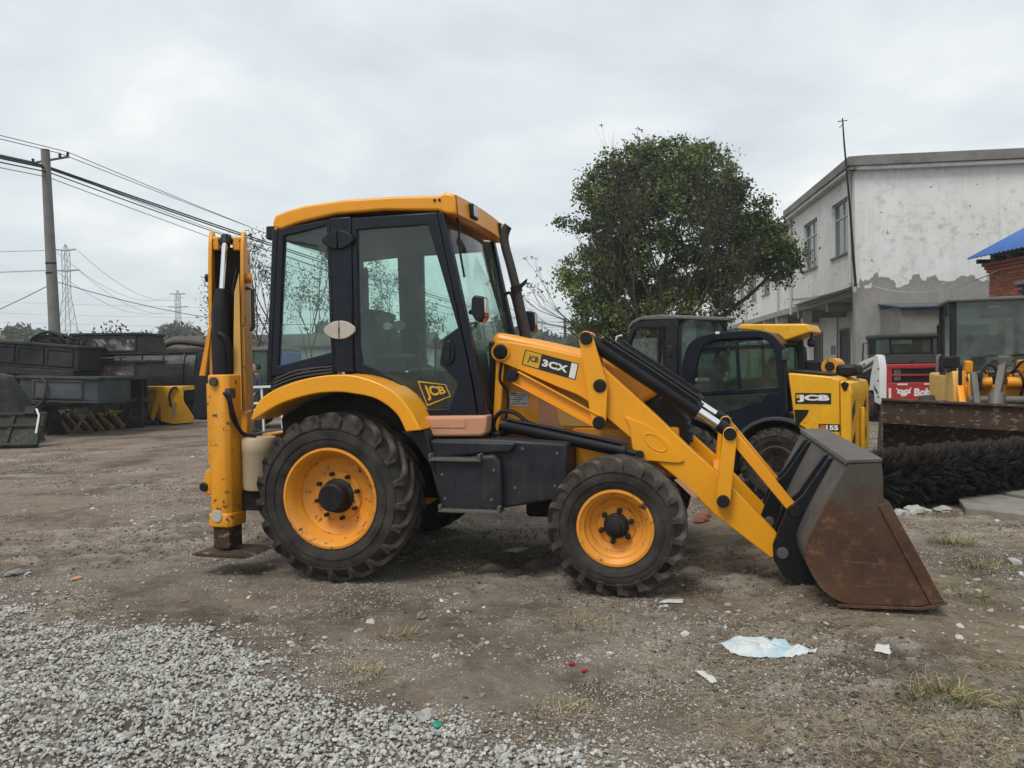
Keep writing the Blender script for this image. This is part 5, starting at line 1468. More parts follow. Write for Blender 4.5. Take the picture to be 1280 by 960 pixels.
B(MB().tube([(0.0, 1.30, 2.12), (-0.05, 1.38, 2.10), (-0.10, 1.42, 1.72), (-0.03, 1.40, 1.68)], 0.022, 8), 'mirror_bar', 'chrome')
B(MB().box(-0.14, -0.10, 1.36, 1.50, 1.75, 2.02), 'mirror', 'interior', 0.01)
B(MB().tube([(-0.06, 0.10, 1.90), (-0.16, 0.05, 1.85)], 0.015, 6), 'mirror_bar', 'black')
B(MB().box(-0.21, -0.14, -0.04, 0.08, 1.70, 1.90), 'mirror', 'black', 0.02)
for x, y in ((0.05, -0.5), (0.05, 0.95), (1.2, -0.5), (1.2, 0.95)):
    w_ = make_wheel(dk, 'wheel', (x, y, 0.375), 0.42, 0.30, 0.22, 0, 0.4, 0.02, 'scraprust', 'blackdull', x > 1, lugs=False)
    w_.rotation_euler = (0, 0, R(-90) if x < 1 else R(90))

# ================================================================== WHITE AND RED SKID STEER
bc = thing('skid_steer', 'white and red skid steer with a wildcat emblem in front of the building', 'skid steer', (9.75, 20.0, 0.0), R(-4))
B = local(bc)
for x, y, fl in ((-0.06, 0.80, False), (-0.06, 1.95, False), (1.72, 0.80, True), (1.72, 1.95, True)):
    w_ = make_wheel(bc, 'wheel', (x, y, 0.37), 0.41, 0.30, 0.22, 16, 0.4, 0.024, 'redlens', 'redlens', False, lugs=False)
    w_.rotation_euler = (0, 0, R(-90) if not fl else R(90))
B(MB().box(0.22, 1.48, 0.10, 2.6, 0.28, 0.92), 'chassis', 'blackdull', 0.02)
# rear door with vent
B(MB().box(0.03, 1.67, 0.0, 0.12, 0.35, 1.02), 'rear_door', 'red', 0.02)
B(MB().box(0.03, 0.15, 0.0, 0.12, 1.022, 1.42), 'rear_door', 'red', 0.015)
B(MB().box(1.55, 1.67, 0.0, 0.12, 1.022, 1.42), 'rear_door', 'red', 0.015)
B(MB().box(0.02, 1.68, -0.01, 0.50, 1.38, 1.50), 'rear_hood', 'red', 0.03, seg=3)
B(MB().box(0.15, 1.55, 0.05, 0.10, 1.022, 1.378), 'vent_opening', 'blackdull')
B(MB().box(0.152, 1.548, 0.0, 0.045, 1.19, 1.235), 'vent_bar', 'red', 0.008)
B(MB().box(0.20, 0.38, 0.012, 0.048, 1.07, 1.36), 'vent_box', 'grey', 0.01)
B(MB().lathe([(0.05, -0.03), (0.11, -0.02), (0.12, 0.03)], (1.42, 0.0, 1.36), (0, 1, 0), 20), 'filler_boss', 'red')
for x0 in (0.28, 0.95):
    link('decal', MB().box(x0, x0 + 0.26, -0.004, -0.0005, 0.955, 0.995).mesh('decal'), 'decalwhite', bc)
link('decal', MB().box(0.06, 0.12, -0.004, -0.0005, 0.62, 0.88).mesh('decal'), 'decalwhite', bc)
# cat's head emblem
hd = [(-0.20, 0.17), (-0.12, 0.08), (-0.06, 0.10), (0.0, 0.06), (0.06, 0.10), (0.12, 0.08), (0.20, 0.18), (0.16, 0.02), (0.18, -0.03), (0.10, -0.06), (0.05, -0.14), (-0.05, -0.14), (-0.10, -0.06), (-0.18, -0.03), (-0.15, 0.02)]
link('emblem', MB().prism([(0.44 + x, 0.77 + z * 0.75) for x, z in hd], -0.004, -0.0005).mesh('emblem'), 'decalwhite', bc)
for sx in (-1, 1):
    link('emblem_eye', MB().prism([(0.44 + sx * 0.03, 0.77), (0.44 + sx * 0.09, 0.795), (0.44 + sx * 0.085, 0.77)], -0.0055, -0.0045).mesh('emblem_eye'), 'decalblack', bc)
link('lettering', text_mesh('Bobcat', lambda s, t: (0.70 + s * 0.74, -0.003, 0.66 + t * 0.21), 0.06, 0.98), 'decalwhite', bc)
# loader towers and arms
for x0, x1 in ((-0.16, 0.02), (1.68, 1.86)):
    B(MB().prism([(0.02, 0.45), (0.0, 1.42), (0.12, 1.72), (0.30, 1.76), (0.42, 1.60), (0.62, 1.20), (0.70, 0.86), (0.42, 0.80), (0.36, 0.5)], x0, x1, 'yz'), 'loader_tower', 'white', 0.015)
    B(MB().prism([(0.25, 1.74), (0.40, 1.62), (1.0, 1.46), (2.75, 1.05), (2.80, 1.22), (1.2, 1.60)], x0 + 0.01, x1 - 0.01, 'yz'), 'loader_arm', 'white', 0.015)
    B(MB().prism([(0.72, 1.25), (0.72, 1.40), (2.2, 1.06), (2.2, 0.90), (0.80, 0.86)], x0 + 0.05, x1 - 0.05, 'yz'), 'arm_well', 'blackdull', 0.01)
    B(MB().box(x0 + 0.02, x1 - 0.02, 0.45, 2.4, 0.80, 0.865), 'side_skirt', 'white', 0.01)
    for k, (y, z) in enumerate(((1.0, 1.545), (1.5, 1.43), (2.0, 1.31))):
        xs = x0 + 0.006 if x0 < 0 else x1 - 0.006
        link('decal', MB().prism([(y, z - 0.05), (y + 0.18, z - 0.09), (y + 0.18, z - 0.04), (y, z)], xs - 0.003, xs + 0.003, 'yz').mesh('decal'), 'redlens' if k != 1 else 'decalyellow', bc)
    for z in (1.36, 1.05, 0.62):
        xs = x0 if x0 < 0 else x1
        link('decal', MB().box(xs - 0.003, xs + 0.003, 0.06, 0.16, z, z + 0.045).mesh('decal'), 'redlens' if z > 1 else 'decalblack', bc)
    link('decal', MB().prism([(0.12, 0.78), (0.42, 0.98), (0.36, 0.82), (0.14, 0.70)], (x0 if x0 < 0 else x1) - 0.003, (x0 if x0 < 0 else x1) + 0.003, 'yz').mesh('decal'), 'interior', bc)
# cab
B(MB().box(0.20, 1.50, 0.52, 1.75, 1.50, 1.76), 'cab_base', 'interior', 0.03)
B(MB().box(0.16, 1.54, 0.46, 1.85, 2.18, 2.32), 'cab_roof', 'interior', 0.06, seg=3)
for x in (0.20, 1.42):
    for y in (0.50, 1.70):
        B(MB().box(x, x + 0.09, y, y + 0.09, 1.76, 2.19), 'cab_post', 'interior', 0.012)
B(MB().box(0.29, 1.42, 0.54, 0.55, 1.762, 2.18), 'rear_window', 'darkglass')
B(MB().ring([(0.29, 1.765), (1.42, 1.765), (1.42, 2.18), (0.29, 2.18)], [(0.35, 1.80), (1.36, 1.80), (1.36, 2.14), (0.35, 2.14)], 0.525, 0.538), 'window_seal', 'black', 0.003)
for x in (0.235, 1.465):
    B(MB().box(x - 0.005, x + 0.005, 0.59, 1.70, 1.762, 2.18), 'side_window', 'darkglass')
    for k in range(6):
        B(MB().box(x - 0.018, x - 0.006, 1.25 + 0.07 * k, 1.28 + 0.07 * k, 1.77, 2.17), 'side_screen_bar', 'black')
B(MB().box(0.5, 1.2, 0.9, 1.3, 1.5, 2.05), 'seat', 'seat', 0.05)
B(MB().tube([(0.2, 1.75, 2.1), (0.12, 1.85, 2.1), (0.1, 1.9, 1.2)], 0.02, 6), 'grab_rail', 'black')
B(MB().tube([(0.75, 0.3, 1.5), (0.75, 0.3, 1.56), (0.85, 0.32, 1.6)], 0.03, 8), 'exhaust_pipe', 'black')

# ================================================================== WHEEL LOADER AT THE RIGHT
wl = thing('wheel_loader', 'yellow wheel loader with big glazed cab and wide rusty bucket at the right', 'wheel loader', (5.69, 11.42, 0.0), R(-22))
B = local(wl)
ck = smooth_poly([(-0.62, 0.03), (-0.36, 0.30), (-0.18, 0.65), (-0.10, 1.03)], 4) + [(0.06, 1.06), (0.20, 0.95), (0.34, 0.70), (0.40, 0.40), (0.34, 0.14), (0.16, 0.02)]
tilt = R(3.0)
def T(mb):
    return mb.rot('Y', tilt, (0, 0, 0.6)).move((0, 0, -0.06))
for x0, x1 in ((-0.2, -0.17), (2.97, 3.0)):
    B(T(MB().prism(ck, x0, x1, 'yz')), 'bucket_side', 'rust2', 0.004)
bo = smooth_poly([(-0.10, 1.04), (0.06, 1.05), (0.20, 0.95), (0.34, 0.70), (0.40, 0.40), (0.34, 0.14), (0.16, 0.02), (-0.60, 0.02)], 3)
bi = smooth_poly([(-0.10, 1.01), (0.05, 1.02), (0.175, 0.93), (0.31, 0.69), (0.37, 0.40), (0.31, 0.155), (0.15, 0.05), (-0.60, 0.05)], 3)
B(T(MB().ring(bo, bi, -0.169, 2.969, 'yz', closed=False)), 'bucket_shell', 'rust2', 0, smooth=30)
B(T(MB().box(-0.2, 3.0, -0.16, 0.10, 1.055, 1.09)), 'bucket_top_rail', 'rust2', 0.006)
B(T(MB().box(-0.168, 2.968, -0.10, -0.075, 0.72, 1.012)), 'spill_plate', 'rust2', 0.004)
B(T(MB().box(-0.2, 3.0, -0.72, -0.55, 0.0, 0.035)), 'cutting_edge', 'rust2', 0.004)
# linkage
for s in (-1, 1):
    xc = 1.5 + s * 0.36
    B(MB().prism([(0.30, 0.62), (0.36, 0.85), (0.70, 1.38), (0.80, 1.40), (0.85, 1.30), (0.46, 0.60)], xc - 0.04, xc + 0.04, 'yz'), 'tilt_lever', 'grey', 0.008)
    B(MB().prism([(0.46, 0.42), (0.46, 0.62), (1.0, 1.20), (1.9, 1.25), (1.95, 1.05), (1.1, 0.98)], xc + s * 0.14 - 0.045, xc + s * 0.14 + 0.045, 'yz'), 'loader_arm', 'yellow', 0.01)
    B(MB().box(xc + s * 0.10 - 0.03, xc + s * 0.10 + 0.03, 1.0, 1.12, 0.9, 1.42), 'arm_post', 'yellow', 0.01)
    B(MB().prism([(1.1, 0.62), (1.05, 1.20), (1.15, 1.42), (1.9, 1.36), (2.0, 0.9)], 1.5 + s * 0.49 - 0.10, 1.5 + s * 0.49 + 0.10, 'yz'), 'fender', 'yellow_pale', 0.02)
    make_wheel(wl, 'wheel', (1.5 + s * 0.58, 1.75, 0.46), 0.50, 0.36, 0.30, 16, 0.4, 0.03, 'yellow_wheel', 'blackdull', False, lugs=False).rotation_euler = (0, 0, R(-90) if s < 0 else R(90))
    make_wheel(wl, 'wheel', (1.5 + s * 0.58, 3.9, 0.46), 0.50, 0.36, 0.30, 16, 0.4, 0.03, 'yellow_wheel', 'blackdull', False, lugs=False).rotation_euler = (0, 0, R(-90) if s < 0 else R(90))
    B(MB().cyl((1.5 + s * 0.10, 0.9, 1.24), (1.5 + s * 0.34, 0.9, 1.24), 0.085, 16), 'pivot_tube', 'yellow')
    # lamps beside the cab
    B(MB().tube(smooth_poly([(1.5 + s * 0.56, 1.7, 1.40), (1.5 + s * 0.70, 1.5, 1.66), (1.5 + s * 0.76, 1.4, 1.62), (1.5 + s * 0.78, 1.35, 1.40)], 4), 0.022, 8), 'lamp_bracket', 'grey')
    B(MB().prism([(1.28, 1.46), (1.28, 1.66), (1.50, 1.64), (1.62, 1.56), (1.62, 1.48)], 1.5 + s * 0.58 - 0.12, 1.5 + s * 0.58 + 0.12, 'yz'), 'head_lamp', 'blackdull', 0.03)
B(MB().cyl((1.05, 0.62, 0.98), (1.95, 0.62, 0.98), 0.065, 16), 'cross_tube', 'grey')
B(MB().tube([(1.34, 0.35, 0.62), (1.42, 0.62, 1.06)], [0.12, 0.115], 18), 'tilt_ram_barrel', 'grey')
B(MB().beam((1.42, 0.60, 1.05), (1.56, 0.92, 1.56), 0.10, 0.10), 'tilt_ram_head', 'grey', 0.01)
B(MB().box(1.48, 1.66, 0.84, 1.0, 1.48, 1.64), 'ram_clevis', 'grey', 0.02)
B(MB().cyl((1.45, 0.92, 1.575), (1.69, 0.92, 1.575), 0.03, 12), 'pivot_pin', 'rust')
for pts in ([(1.22, 0.7, 1.12), (1.26, 0.75, 1.45), (1.38, 0.8, 1.50), (1.46, 0.85, 1.40), (1.48, 0.9, 1.15)], [(1.70, 0.95, 1.40), (1.80, 0.9, 1.55), (1.92, 0.9, 1.52), (1.86, 0.9, 1.30), (1.75, 0.95, 1.15)], [(1.56, 0.95, 1.60), (1.75, 1.0, 1.66), (1.90, 1.0, 1.62), (1.98, 1.0, 1.45)]):
    B(MB().tube(smooth_poly(pts, 5), 0.02, 8), 'hydraulic_hose', 'hose')
B(MB().box(1.05, 1.95, 1.0, 2.0, 0.5, 1.20), 'front_chassis', 'yellow_worn', 0.03)
B(MB().box(1.15, 1.85, 1.1, 1.3, 0.75, 1.10), 'chassis_plate', 'blackdull', 0.02)
B(MB().box(0.98, 2.02, 2.0, 4.6, 0.6, 1.35), 'rear_body', 'yellow_pale', 0.05)
for s in (-1, 1):
    B(MB().prism([(0.98, 0.95), (0.94, 1.36), (1.0, 1.42), (1.10, 1.38), (1.14, 0.95)], 1.5 + s * 0.16 - 0.02, 1.5 + s * 0.16 + 0.02, 'yz'), 'lug_plate', 'yellow_worn', 0.005)
    B(MB().prism([(0.80, 0.80), (0.78, 1.30), (0.86, 1.38), (0.94, 1.30), (0.96, 0.80)], 1.5 + s * 0.40 - 0.02, 1.5 + s * 0.40 + 0.02, 'yz'), 'lug_plate', 'yellow', 0.005)
    B(MB().cyl((1.5 + s * 0.44, 0.86, 1.30), (1.5 + s * 0.36, 0.86, 1.30), 0.04, 12), 'pivot_pin', 'rust')
    B(MB().beam((1.5 + s * 0.50, 1.02, 0.7), (1.5 + s * 0.50, 1.02, 1.50), 0.05, 0.05), 'guard_post', 'blackdull', 0.006)
    B(MB().tube(smooth_poly([(1.5 + s * 0.28, 0.95, 1.0), (1.5 + s * 0.30, 0.80, 1.25), (1.5 + s * 0.22, 0.85, 1.42), (1.5 + s * 0.14, 1.0, 1.36)], 5), 0.018, 8), 'hydraulic_hose', 'hose')
    B(MB().prism([(1.12, 1.40), (1.10, 1.56), (1.30, 1.58), (1.42, 1.40)], 1.5 + s * 0.36 - 0.05, 1.5 + s * 0.36 + 0.05, 'yz'), 'lamp_base', 'yellow_worn', 0.008)
B(MB().box(1.16, 1.84, 1.02, 1.06, 1.205, 1.34), 'front_panel', 'blackdull', 0.01)
# cab
cx0, cx1, cy0, cy1, cz0, cz1 = 0.99, 2.25, 1.95, 3.3, 1.36, 2.60
for x in (cx0, cx1 - 0.10):
    B(MB().prism([(cy0, cz0), (cy0 + 0.02, cz1 - 0.06), (cy0 + 0.12, cz1 - 0.04), (cy0 + 0.12, cz0)], x, x + 0.10, 'yz'), 'cab_post', 'blackdull', 0.025, seg=3)
    B(MB().prism([(cy1 - 0.10, cz0), (cy1 - 0.10, cz1 - 0.04), (cy1, cz1 - 0.04), (cy1, cz0)], x, x + 0.10, 'yz'), 'cab_post', 'blackdull', 0.02)
    B(MB().box(x + 0.045, x + 0.055, cy0 + 0.12, cy1 - 0.10, cz0, cz1 - 0.05), 'side_window', 'loaderglass')
B(MB().box(cx0 - 0.03, cx1 + 0.03, cy0 - 0.03, cy1 + 0.02, cz1 - 0.045, cz1 + 0.015), 'cab_roof', 'roofgrey', 0.02, seg=3)
B(MB().box(cx0 + 0.10, cx1 - 0.10, cy0 + 0.03, cy0 + 0.04, cz0 + 0.02, cz1 - 0.05), 'windscreen', 'loaderglass')
B(MB().box(cx0 + 0.10, cx1 - 0.10, cy1 - 0.05, cy1 - 0.04, cz0 + 0.3, cz1 - 0.06), 'rear_window', 'loaderglass')
B(MB().box(cx0, cx1, cy0 + 0.05, cy1, cz0 - 0.12, cz0), 'cab_base', 'blackdull', 0.02)
B(MB().box(cx0 + 0.35, cx1 - 0.30, 2.75, 2.95, 1.40, 2.02), 'seat', 'seat', 0.06)
B(MB().box(cx0 + 0.45, cx0 + 0.95, 2.10, 2.14, 2.28, 2.44), 'sun_visor', 'interior', 0.01)
B(MB().box(cx0 + 0.75, cx0 + 0.95, 2.02, 2.06, 2.40, 2.52), 'mirror', 'interior', 0.01)
B(MB().tube([(1.62 + 0.19 * math.cos(t), 2.35, 1.72 + 0.12 * math.sin(t)) for t in [2 * math.pi * k / 20 for k in range(21)]], 0.014, 6), 'steering_wheel', 'black')
B(MB().tube([(cx0 - 0.02, cy0 + 0.02, cz1 - 0.1), (cx0 - 0.06, cy0, cz1 - 0.14), (cx0 - 0.05, cy0, cz1 - 0.28)], 0.022, 8), 'cab_hinge', 'black')
B(MB().lathe([(0.03, -0.02), (0.05, 0), (0.05, 0.01)], (1.28, 1.965, 1.52), (0, 1, 0), 14), 'round_vent', 'interior')

# ================================================================== BRISTLE ROLLER
br = thing('sweeper_roller', 'black bristle roller of a sweeper lying in front of the rusty loader bucket', 'roller', (0, 0, 0))
A0 = Vector((3.98, 8.40, 0.29)); A1 = Vector((6.75, 9.55, 0.31))
MB().cyl(A0, A1, 0.10, 16).build('core', 'blackdull', br)
for q, p in ((-1, A0), (1, A1)):
    ax = (A1 - A0).normalized()
    MB().cyl(p - ax * 0.05 * (1 if q < 0 else -1), p, 0.05, 12).build('shaft_end', 'grey', br)
def bristles():
    nt = 1500; per = 26; n = nt * per
    ax = np.array((A1 - A0).normalized()); L = (A1 - A0).length
    e1 = np.cross(ax, [0, 0, 1]); e1 /= np.linalg.norm(e1); e2 = np.cross(e1, ax)
    # tufts set in helical rows
    tc = (np.arange(nt) + 0.5) / nt * L
    thc = (np.arange(nt) * 2.399963) % (2 * np.pi)
    tc = np.round(tc / 0.075) * 0.075 + 0.02 * np.sin(thc * 3) + rng.normal(0, 0.006, nt)
    lean_a = np.repeat(rng.normal(0, 0.11, nt), per); lean_t = np.repeat(rng.normal(0, 0.022, nt), per); lr = np.repeat(rng.normal(0, 0.020, nt), per)
    t = np.clip(np.repeat(tc, per) + rng.normal(0, 0.011, n), 0, L)
    th = np.repeat(thc, per) + rng.normal(0, 0.045, n)
    # clumps: bristles lean together
    cl = np.sin(t * 2 * np.pi / 0.075)
    r1 = 0.322 + lr + rng.normal(0, 0.006, n)
    r1 = np.where(rng.random(n) < 0.006, r1 + 0.03, r1)
    th2 = th + rng.normal(0, 0.03, n) + lean_a
    t2 = t + rng.normal(0, 0.007, n) + lean_t
    rad = lambda a: np.cos(a)[:, None] * e1 + np.sin(a)[:, None] * e2
    base = np.array(A0) + t[:, None] * ax + rad(th) * 0.09
    tip = np.array(A0) + t2[:, None] * ax + rad(th2) * r1[:, None]
    mid = (base * 0.45 + tip * 0.55) + rng.normal(0, 0.008, (n, 3))
    w = rng.uniform(0.003, 0.006, n)
    ang = rng.uniform(0, 2 * np.pi, n)
    side = (np.cos(ang)[:, None] * ax + np.sin(ang)[:, None] * rad(th + np.pi / 2)) * w[:, None]
    tip[:, 2] = np.maximum(tip[:, 2], -0.035)
    v = np.stack([base - side, base + side, mid - side, mid + side, tip - side * 0.6, tip + side * 0.6], 1)
    f = (np.array([[0, 1, 3, 2], [2, 3, 5, 4]])[None] + (np.arange(n) * 6)[:, None, None]).ravel()
    dusty = np.clip(rng.random(n) ** 2 * 0.35 + 0.40 * np.clip(np.sin(th) * 0.9, 0, 1) ** 2, 0, 1)
    tint = (dusty[:, None] * np.array([0, 0, 0.25, 0.25, 1.0, 1.0])[None]).ravel()
    return raw_mesh('bristles', v.reshape(-1, 3), f, 4, attr=tint)
M_BRIS = mk_blade('dark_bristles', (0.007, 0.007, 0.009), (0.15, 0.125, 0.108))
o = link('bristles', bristles(), M_BRIS, br); o['kind'] = 'stuff'

# ================================================================== WHITE BUILDING
def mk_plaster(name, grey_below=None):
    t = NT(name)
    sp = t.n('ShaderNodeSeparateXYZ'); t.l(t.obj, sp.inputs[0])
    a = t.noise(0.7, 7, 0.65); b = t.noise(3.2, 9, 0.72); st = t.noise(1.6, 6, 0.65, vec=t.scaled((3.0, 3.0, 0.28)))
    f = t.noise(24, 6, 0.7)
    c = t.mix(t.step(a, 0.35, 0.68), (0.74, 0.74, 0.72), (0.62, 0.62, 0.60))
    c = t.mix(t.step(st, 0.54, 0.78, 0, 0.40), c, (0.27, 0.265, 0.25))
    blot = t.math('MULTIPLY', t.step(b, 0.50, 0.64), t.step(t.noise(0.45, 5, 0.6), 0.44, 0.58))
    c = t.mix(t.math('MULTIPLY', blot, 0.5), c, (0.20, 0.20, 0.195))
    chips = t.math('MULTIPLY', t.step(t.noise(4.5, 3, 0.5), 0.685, 0.70), 0.75)
    c = t.mix(chips, c, (0.17, 0.165, 0.155))
    if grey_below is not None:
        e = t.math('ADD', sp.outputs['Z'], t.step(t.noise(0.9, 4, 0.55), 0.3, 0.7, -0.55, 0.55))
        lowm = t.step(e, grey_below + 0.03, grey_below - 0.03)
        cem = t.mix(t.step(b, 0.35, 0.65), (0.235, 0.225, 0.205), (0.31, 0.30, 0.28))
        c = t.mix(lowm, c, cem)
        ring = t.math('MULTIPLY', t.step(e, grey_below - 0.35, grey_below - 0.05), lowm)
        c = t.mix(t.math('MULTIPLY', ring, 0.6), c, (0.22, 0.195, 0.155))
    return t.bsdf(c, 0.9, 0, t.bump(t.math('ADD', b, t.math('MULTIPLY', f, 0.4)), 0.25, 0.02), 0.3)
M_PL = mk_plaster('white_plaster'); M_PLS = mk_plaster('stained_plaster_with_bare_cement', 4.15)
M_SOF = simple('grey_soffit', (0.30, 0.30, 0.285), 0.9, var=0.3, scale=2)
M_FAS = mk_darkscrap('weathered_roof_edge', (0.13, 0.125, 0.115), 0.0)
M_CEM = simple('bare_cement_render', (0.25, 0.24, 0.22), 0.9, var=0.35, scale=2.2, bump=0.4)
MT['bldgglass'] = NT('window_glass').bsdf((0.03, 0.045, 0.045), 0.06, 0.0, None, 0.8)
MT['winframe'] = simple('window_frame', (0.42, 0.45, 0.44), 0.5)
MT['doordark'] = simple('dark_door', (0.035, 0.04, 0.042), 0.6)
MT['doorgrey'] = simple('grey_door', (0.20, 0.20, 0.19), 0.7)
MT['pipe'] = simple('white_drain_pipe', (0.50, 0.50, 0.48), 0.6)

bd = thing('building', 'two storey white plastered building with peeling side wall and overhanging upper floor', 'building', (10.97, 24.5, 0.0), R(-6.55))
B = local(bd)
ZS, ZR = 4.0, 7.72
# long facade built round real window openings, x=0 plane faces left
def facade(x, y0, y1, z0, z1, wins, th, mat):
    """wall in pieces round the openings"""
    ys = y0
    for (a, b, c, d) in wins:
        B(MB().box(x, x + th, ys, a, z0, z1), 'facade_wall', mat)
        B(MB().box(x, x + th, a, b, z0, c), 'facade_wall', mat)
        B(MB().box(x, x + th, a, b, d, z1), 'facade_wall', mat)
        ys = b
    B(MB().box(x, x + th, ys, y1, z0, z1), 'facade_wall', mat)
    for (a, b, c, d) in wins:
        w = B(MB().box(x + th * 0.55, x + th * 0.62, a + 0.02, b - 0.02, c + 0.02, d - 0.02), 'window', 'bldgglass')
        xm = x + th * 0.5
        fr = MB().ring([(a, c), (b, c), (b, d), (a, d)], [(a + 0.06, c + 0.06), (b - 0.06, c + 0.06), (b - 0.06, d - 0.06), (a + 0.06, d - 0.06)], xm - 0.02, xm + 0.02, 'yz')
        fo_ = fr.build('window_frame', 'winframe', w)
        zb = c + (d - c) * 0.70
        MB().box(xm - 0.019, xm + 0.019, a + 0.06, b - 0.06, zb - 0.03, zb + 0.03).build('window_bar', 'winframe', w)
        for q in (0.5,):
            ym = a + (b - a) * q
            MB().box(xm - 0.018, xm + 0.018, ym - 0.03, ym + 0.03, c + 0.06, zb - 0.03).build('window_bar', 'winframe', w)
            MB().box(xm - 0.018, xm + 0.018, ym - 0.03, ym + 0.03, zb + 0.03, d - 0.06).build('window_bar', 'winframe', w)
        MB().box(x - 0.06, x + th * 0.45, a - 0.05, b + 0.05, c - 0.06, c).build('window_sill', M_CEM, w)
facade(0.0, 0.25, 8.2, ZS, ZR, [(0.62, 2.46, 5.18, 7.0), (4.23, 6.16, 5.18, 7.0)], 0.25, M_PL)
facade(0.40, 8.2, 34.0, ZS, ZR - 0.25, [(9.2, 10.9, 5.1, 6.9), (14.2, 16.0, 5.1, 6.9), (17.6, 19.4, 5.1, 6.9), (21.1, 22.9, 5.1, 6.9), (24.6, 26.4, 5.1, 6.9), (28.0, 29.8, 5.1, 6.9)], 0.25, M_PL)
B(MB().box(0.0, 14.0, 0.0, 0.25, 0.0, ZR), 'side_wall', M_PLS)
B(MB().box(0.25, 0.65, 8.0, 8.2, ZS, ZR - 0.01), 'facade_return', M_PL)
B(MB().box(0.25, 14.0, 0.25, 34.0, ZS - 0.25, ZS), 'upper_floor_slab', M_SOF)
B(MB().box(13.8, 14.0, 0.25, 34.0, 0.0, ZR - 0.3), 'far_wall', M_PL)
B(MB().box(0.4, 14.0, 33.8, 34.0, 0.0, ZR - 0.3), 'end_wall', M_PL)
B(MB().prism([(-0.28, ZR), (-0.28, ZR + 0.30), (0.3, ZR + 0.32), (14.3, ZR + 0.34), (14.3, ZR + 0.02)], -0.30, 8.35), 'roof_slab', M_FAS, 0.02)
B(MB().prism([(0.0, ZR - 0.22), (0.0, ZR + 0.06), (14.3, ZR + 0.16), (14.3, ZR - 0.2)], 8.36, 34.3), 'roof_slab', M_FAS, 0.02)
B(MB().box(-0.22, -0.004, -0.22, 8.3, ZR - 0.10, ZR - 0.002), 'eaves_moulding', M_PL)
B(MB().box(-0.22, 14.0, -0.22, -0.004, ZR - 0.10, ZR - 0.002), 'eaves_moulding', M_PL)
# recessed ground floor with columns
B(MB().box(2.2, 2.4, 0.26, 34.0, 0.0, ZS - 0.26), 'recessed_wall', M_PL)
for y in (8.0, 12.1, 15.6, 19.0, 22.5, 26.0, 29.5, 33.0):
    B(MB().box(0.42, 0.78, y, y + 0.36, 0.0, ZS - 0.255), 'column', M_PL, 0.01)
for y in (3.9, 8.05, 12.15, 19.05):
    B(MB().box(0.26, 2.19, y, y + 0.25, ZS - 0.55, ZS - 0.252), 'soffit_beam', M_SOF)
for y, w_, h, m in ((7.7, 1.1, 2.9, 'doordark'), (11.6, 1.2, 2.9, 'doordark'), (15.0, 1.6, 2.6, 'doorgrey'), (5.0, 0.9, 2.4, 'doorgrey')):
    d = B(MB().box(2.185, 2.198, y, y + w_, 0.0, h), 'door', m)
    MB().ring([(y - 0.08, 0.0), (y + w_ + 0.08, 0.0), (y + w_ + 0.08, h + 0.08), (y - 0.08, h + 0.08)], [(y, 0.0), (y + w_, 0.0), (y + w_, h), (y, h)], 2.14, 2.1995, 'yz').build('door_frame', M_CEM, d)
for y in (9.6, 10.0):
    B(MB().box(2.17, 2.198, y, y + 0.22, 1.9, 2.3), 'meter_box', 'doorgrey', 0.01)
# drain pipes and antenna
for (x, y, z0, z1) in ((-0.07, 0.30, ZS + 0.1, ZR - 0.1), (-0.07, 8.0, ZS - 0.4, ZR - 0.1), (0.33, 12.2, 0.3, ZR - 0.4), (0.33, 20.2, 0.3, ZR - 0.4)):
    B(MB().cyl((x, y, z0), (x, y, z1), 0.055, 10), 'drain_pipe', 'pipe')
B(MB().cyl((2.1, 9.0, 0.2), (2.1, 9.0, 3.7), 0.05, 8), 'drain_pipe', 'pipe')
B(MB().tube([(0.1, 6.0, 3.82), (-0.12, 3.0, 3.80), (-0.1, 0.2, 3.90)], 0.03, 6), 'cable_tray', 'blackdull')
an = thing('antenna_pole', 'thin leaning antenna mast fixed to the corner of the white building', 'antenna', (0, 0, 0))
ap = [(10.85, 24.2, 3.95), (10.78, 24.22, 5.0), (10.70, 24.2, 6.2), (10.58, 24.15, 7.4), (10.47, 24.1, 8.4), (10.40, 24.05, 9.15)]
MB().tube(ap, [0.045, 0.042, 0.038, 0.032, 0.028, 0.02], 8).build('mast', 'blackdull', an)
MB().tube([(10.25, 24.05, 9.05), (10.55, 24.05, 9.08)], 0.014, 6).build('aerial_rod', 'blackdull', an)
MB().tube([(10.30, 24.05, 8.85), (10.44, 24.05, 9.0)], 0.012, 6).build('aerial_rod', 'blackdull', an)

MT['slateblue'] = paint('dull_blue_sheet', (0.045, 0.075, 0.14), 0.5, dust=0.35)
# lean-to against the side wall
ln = thing('lean_to', 'grey cement lean-to with blue roof edge and dark doorway beside the white building', 'shed', (10.97, 24.5, 0.0), R(-6.55))
B = local(ln)
y0 = -1.7
B(MB().box(0.75, 1.75, y0, y0 + 0.2, 0.0, 3.12), 'front_wall', M_CEM)
B(MB().box(1.75, 5.0, y0, y0 + 0.2, 2.62, 3.12), 'front_wall', M_CEM)
B(MB().box(5.0, 7.0, y0, y0 + 0.2, 0.0, 3.12), 'front_wall', M_CEM)
B(MB().box(0.75, 0.95, y0 + 0.2, -0.02, 0.0, 3.2), 'end_wall', M_CEM)
B(MB().box(1.6, 5.1, y0 + 0.45, y0 + 0.5, 0.0, 2.62), 'shutter', 'doordark')
for k in range(12):
    B(MB().box(1.62, 5.08, y0 + 0.42, y0 + 0.449, 0.1 + k * 0.21, 0.27 + k * 0.21), 'shutter_slat', 'doordark', 0.01)
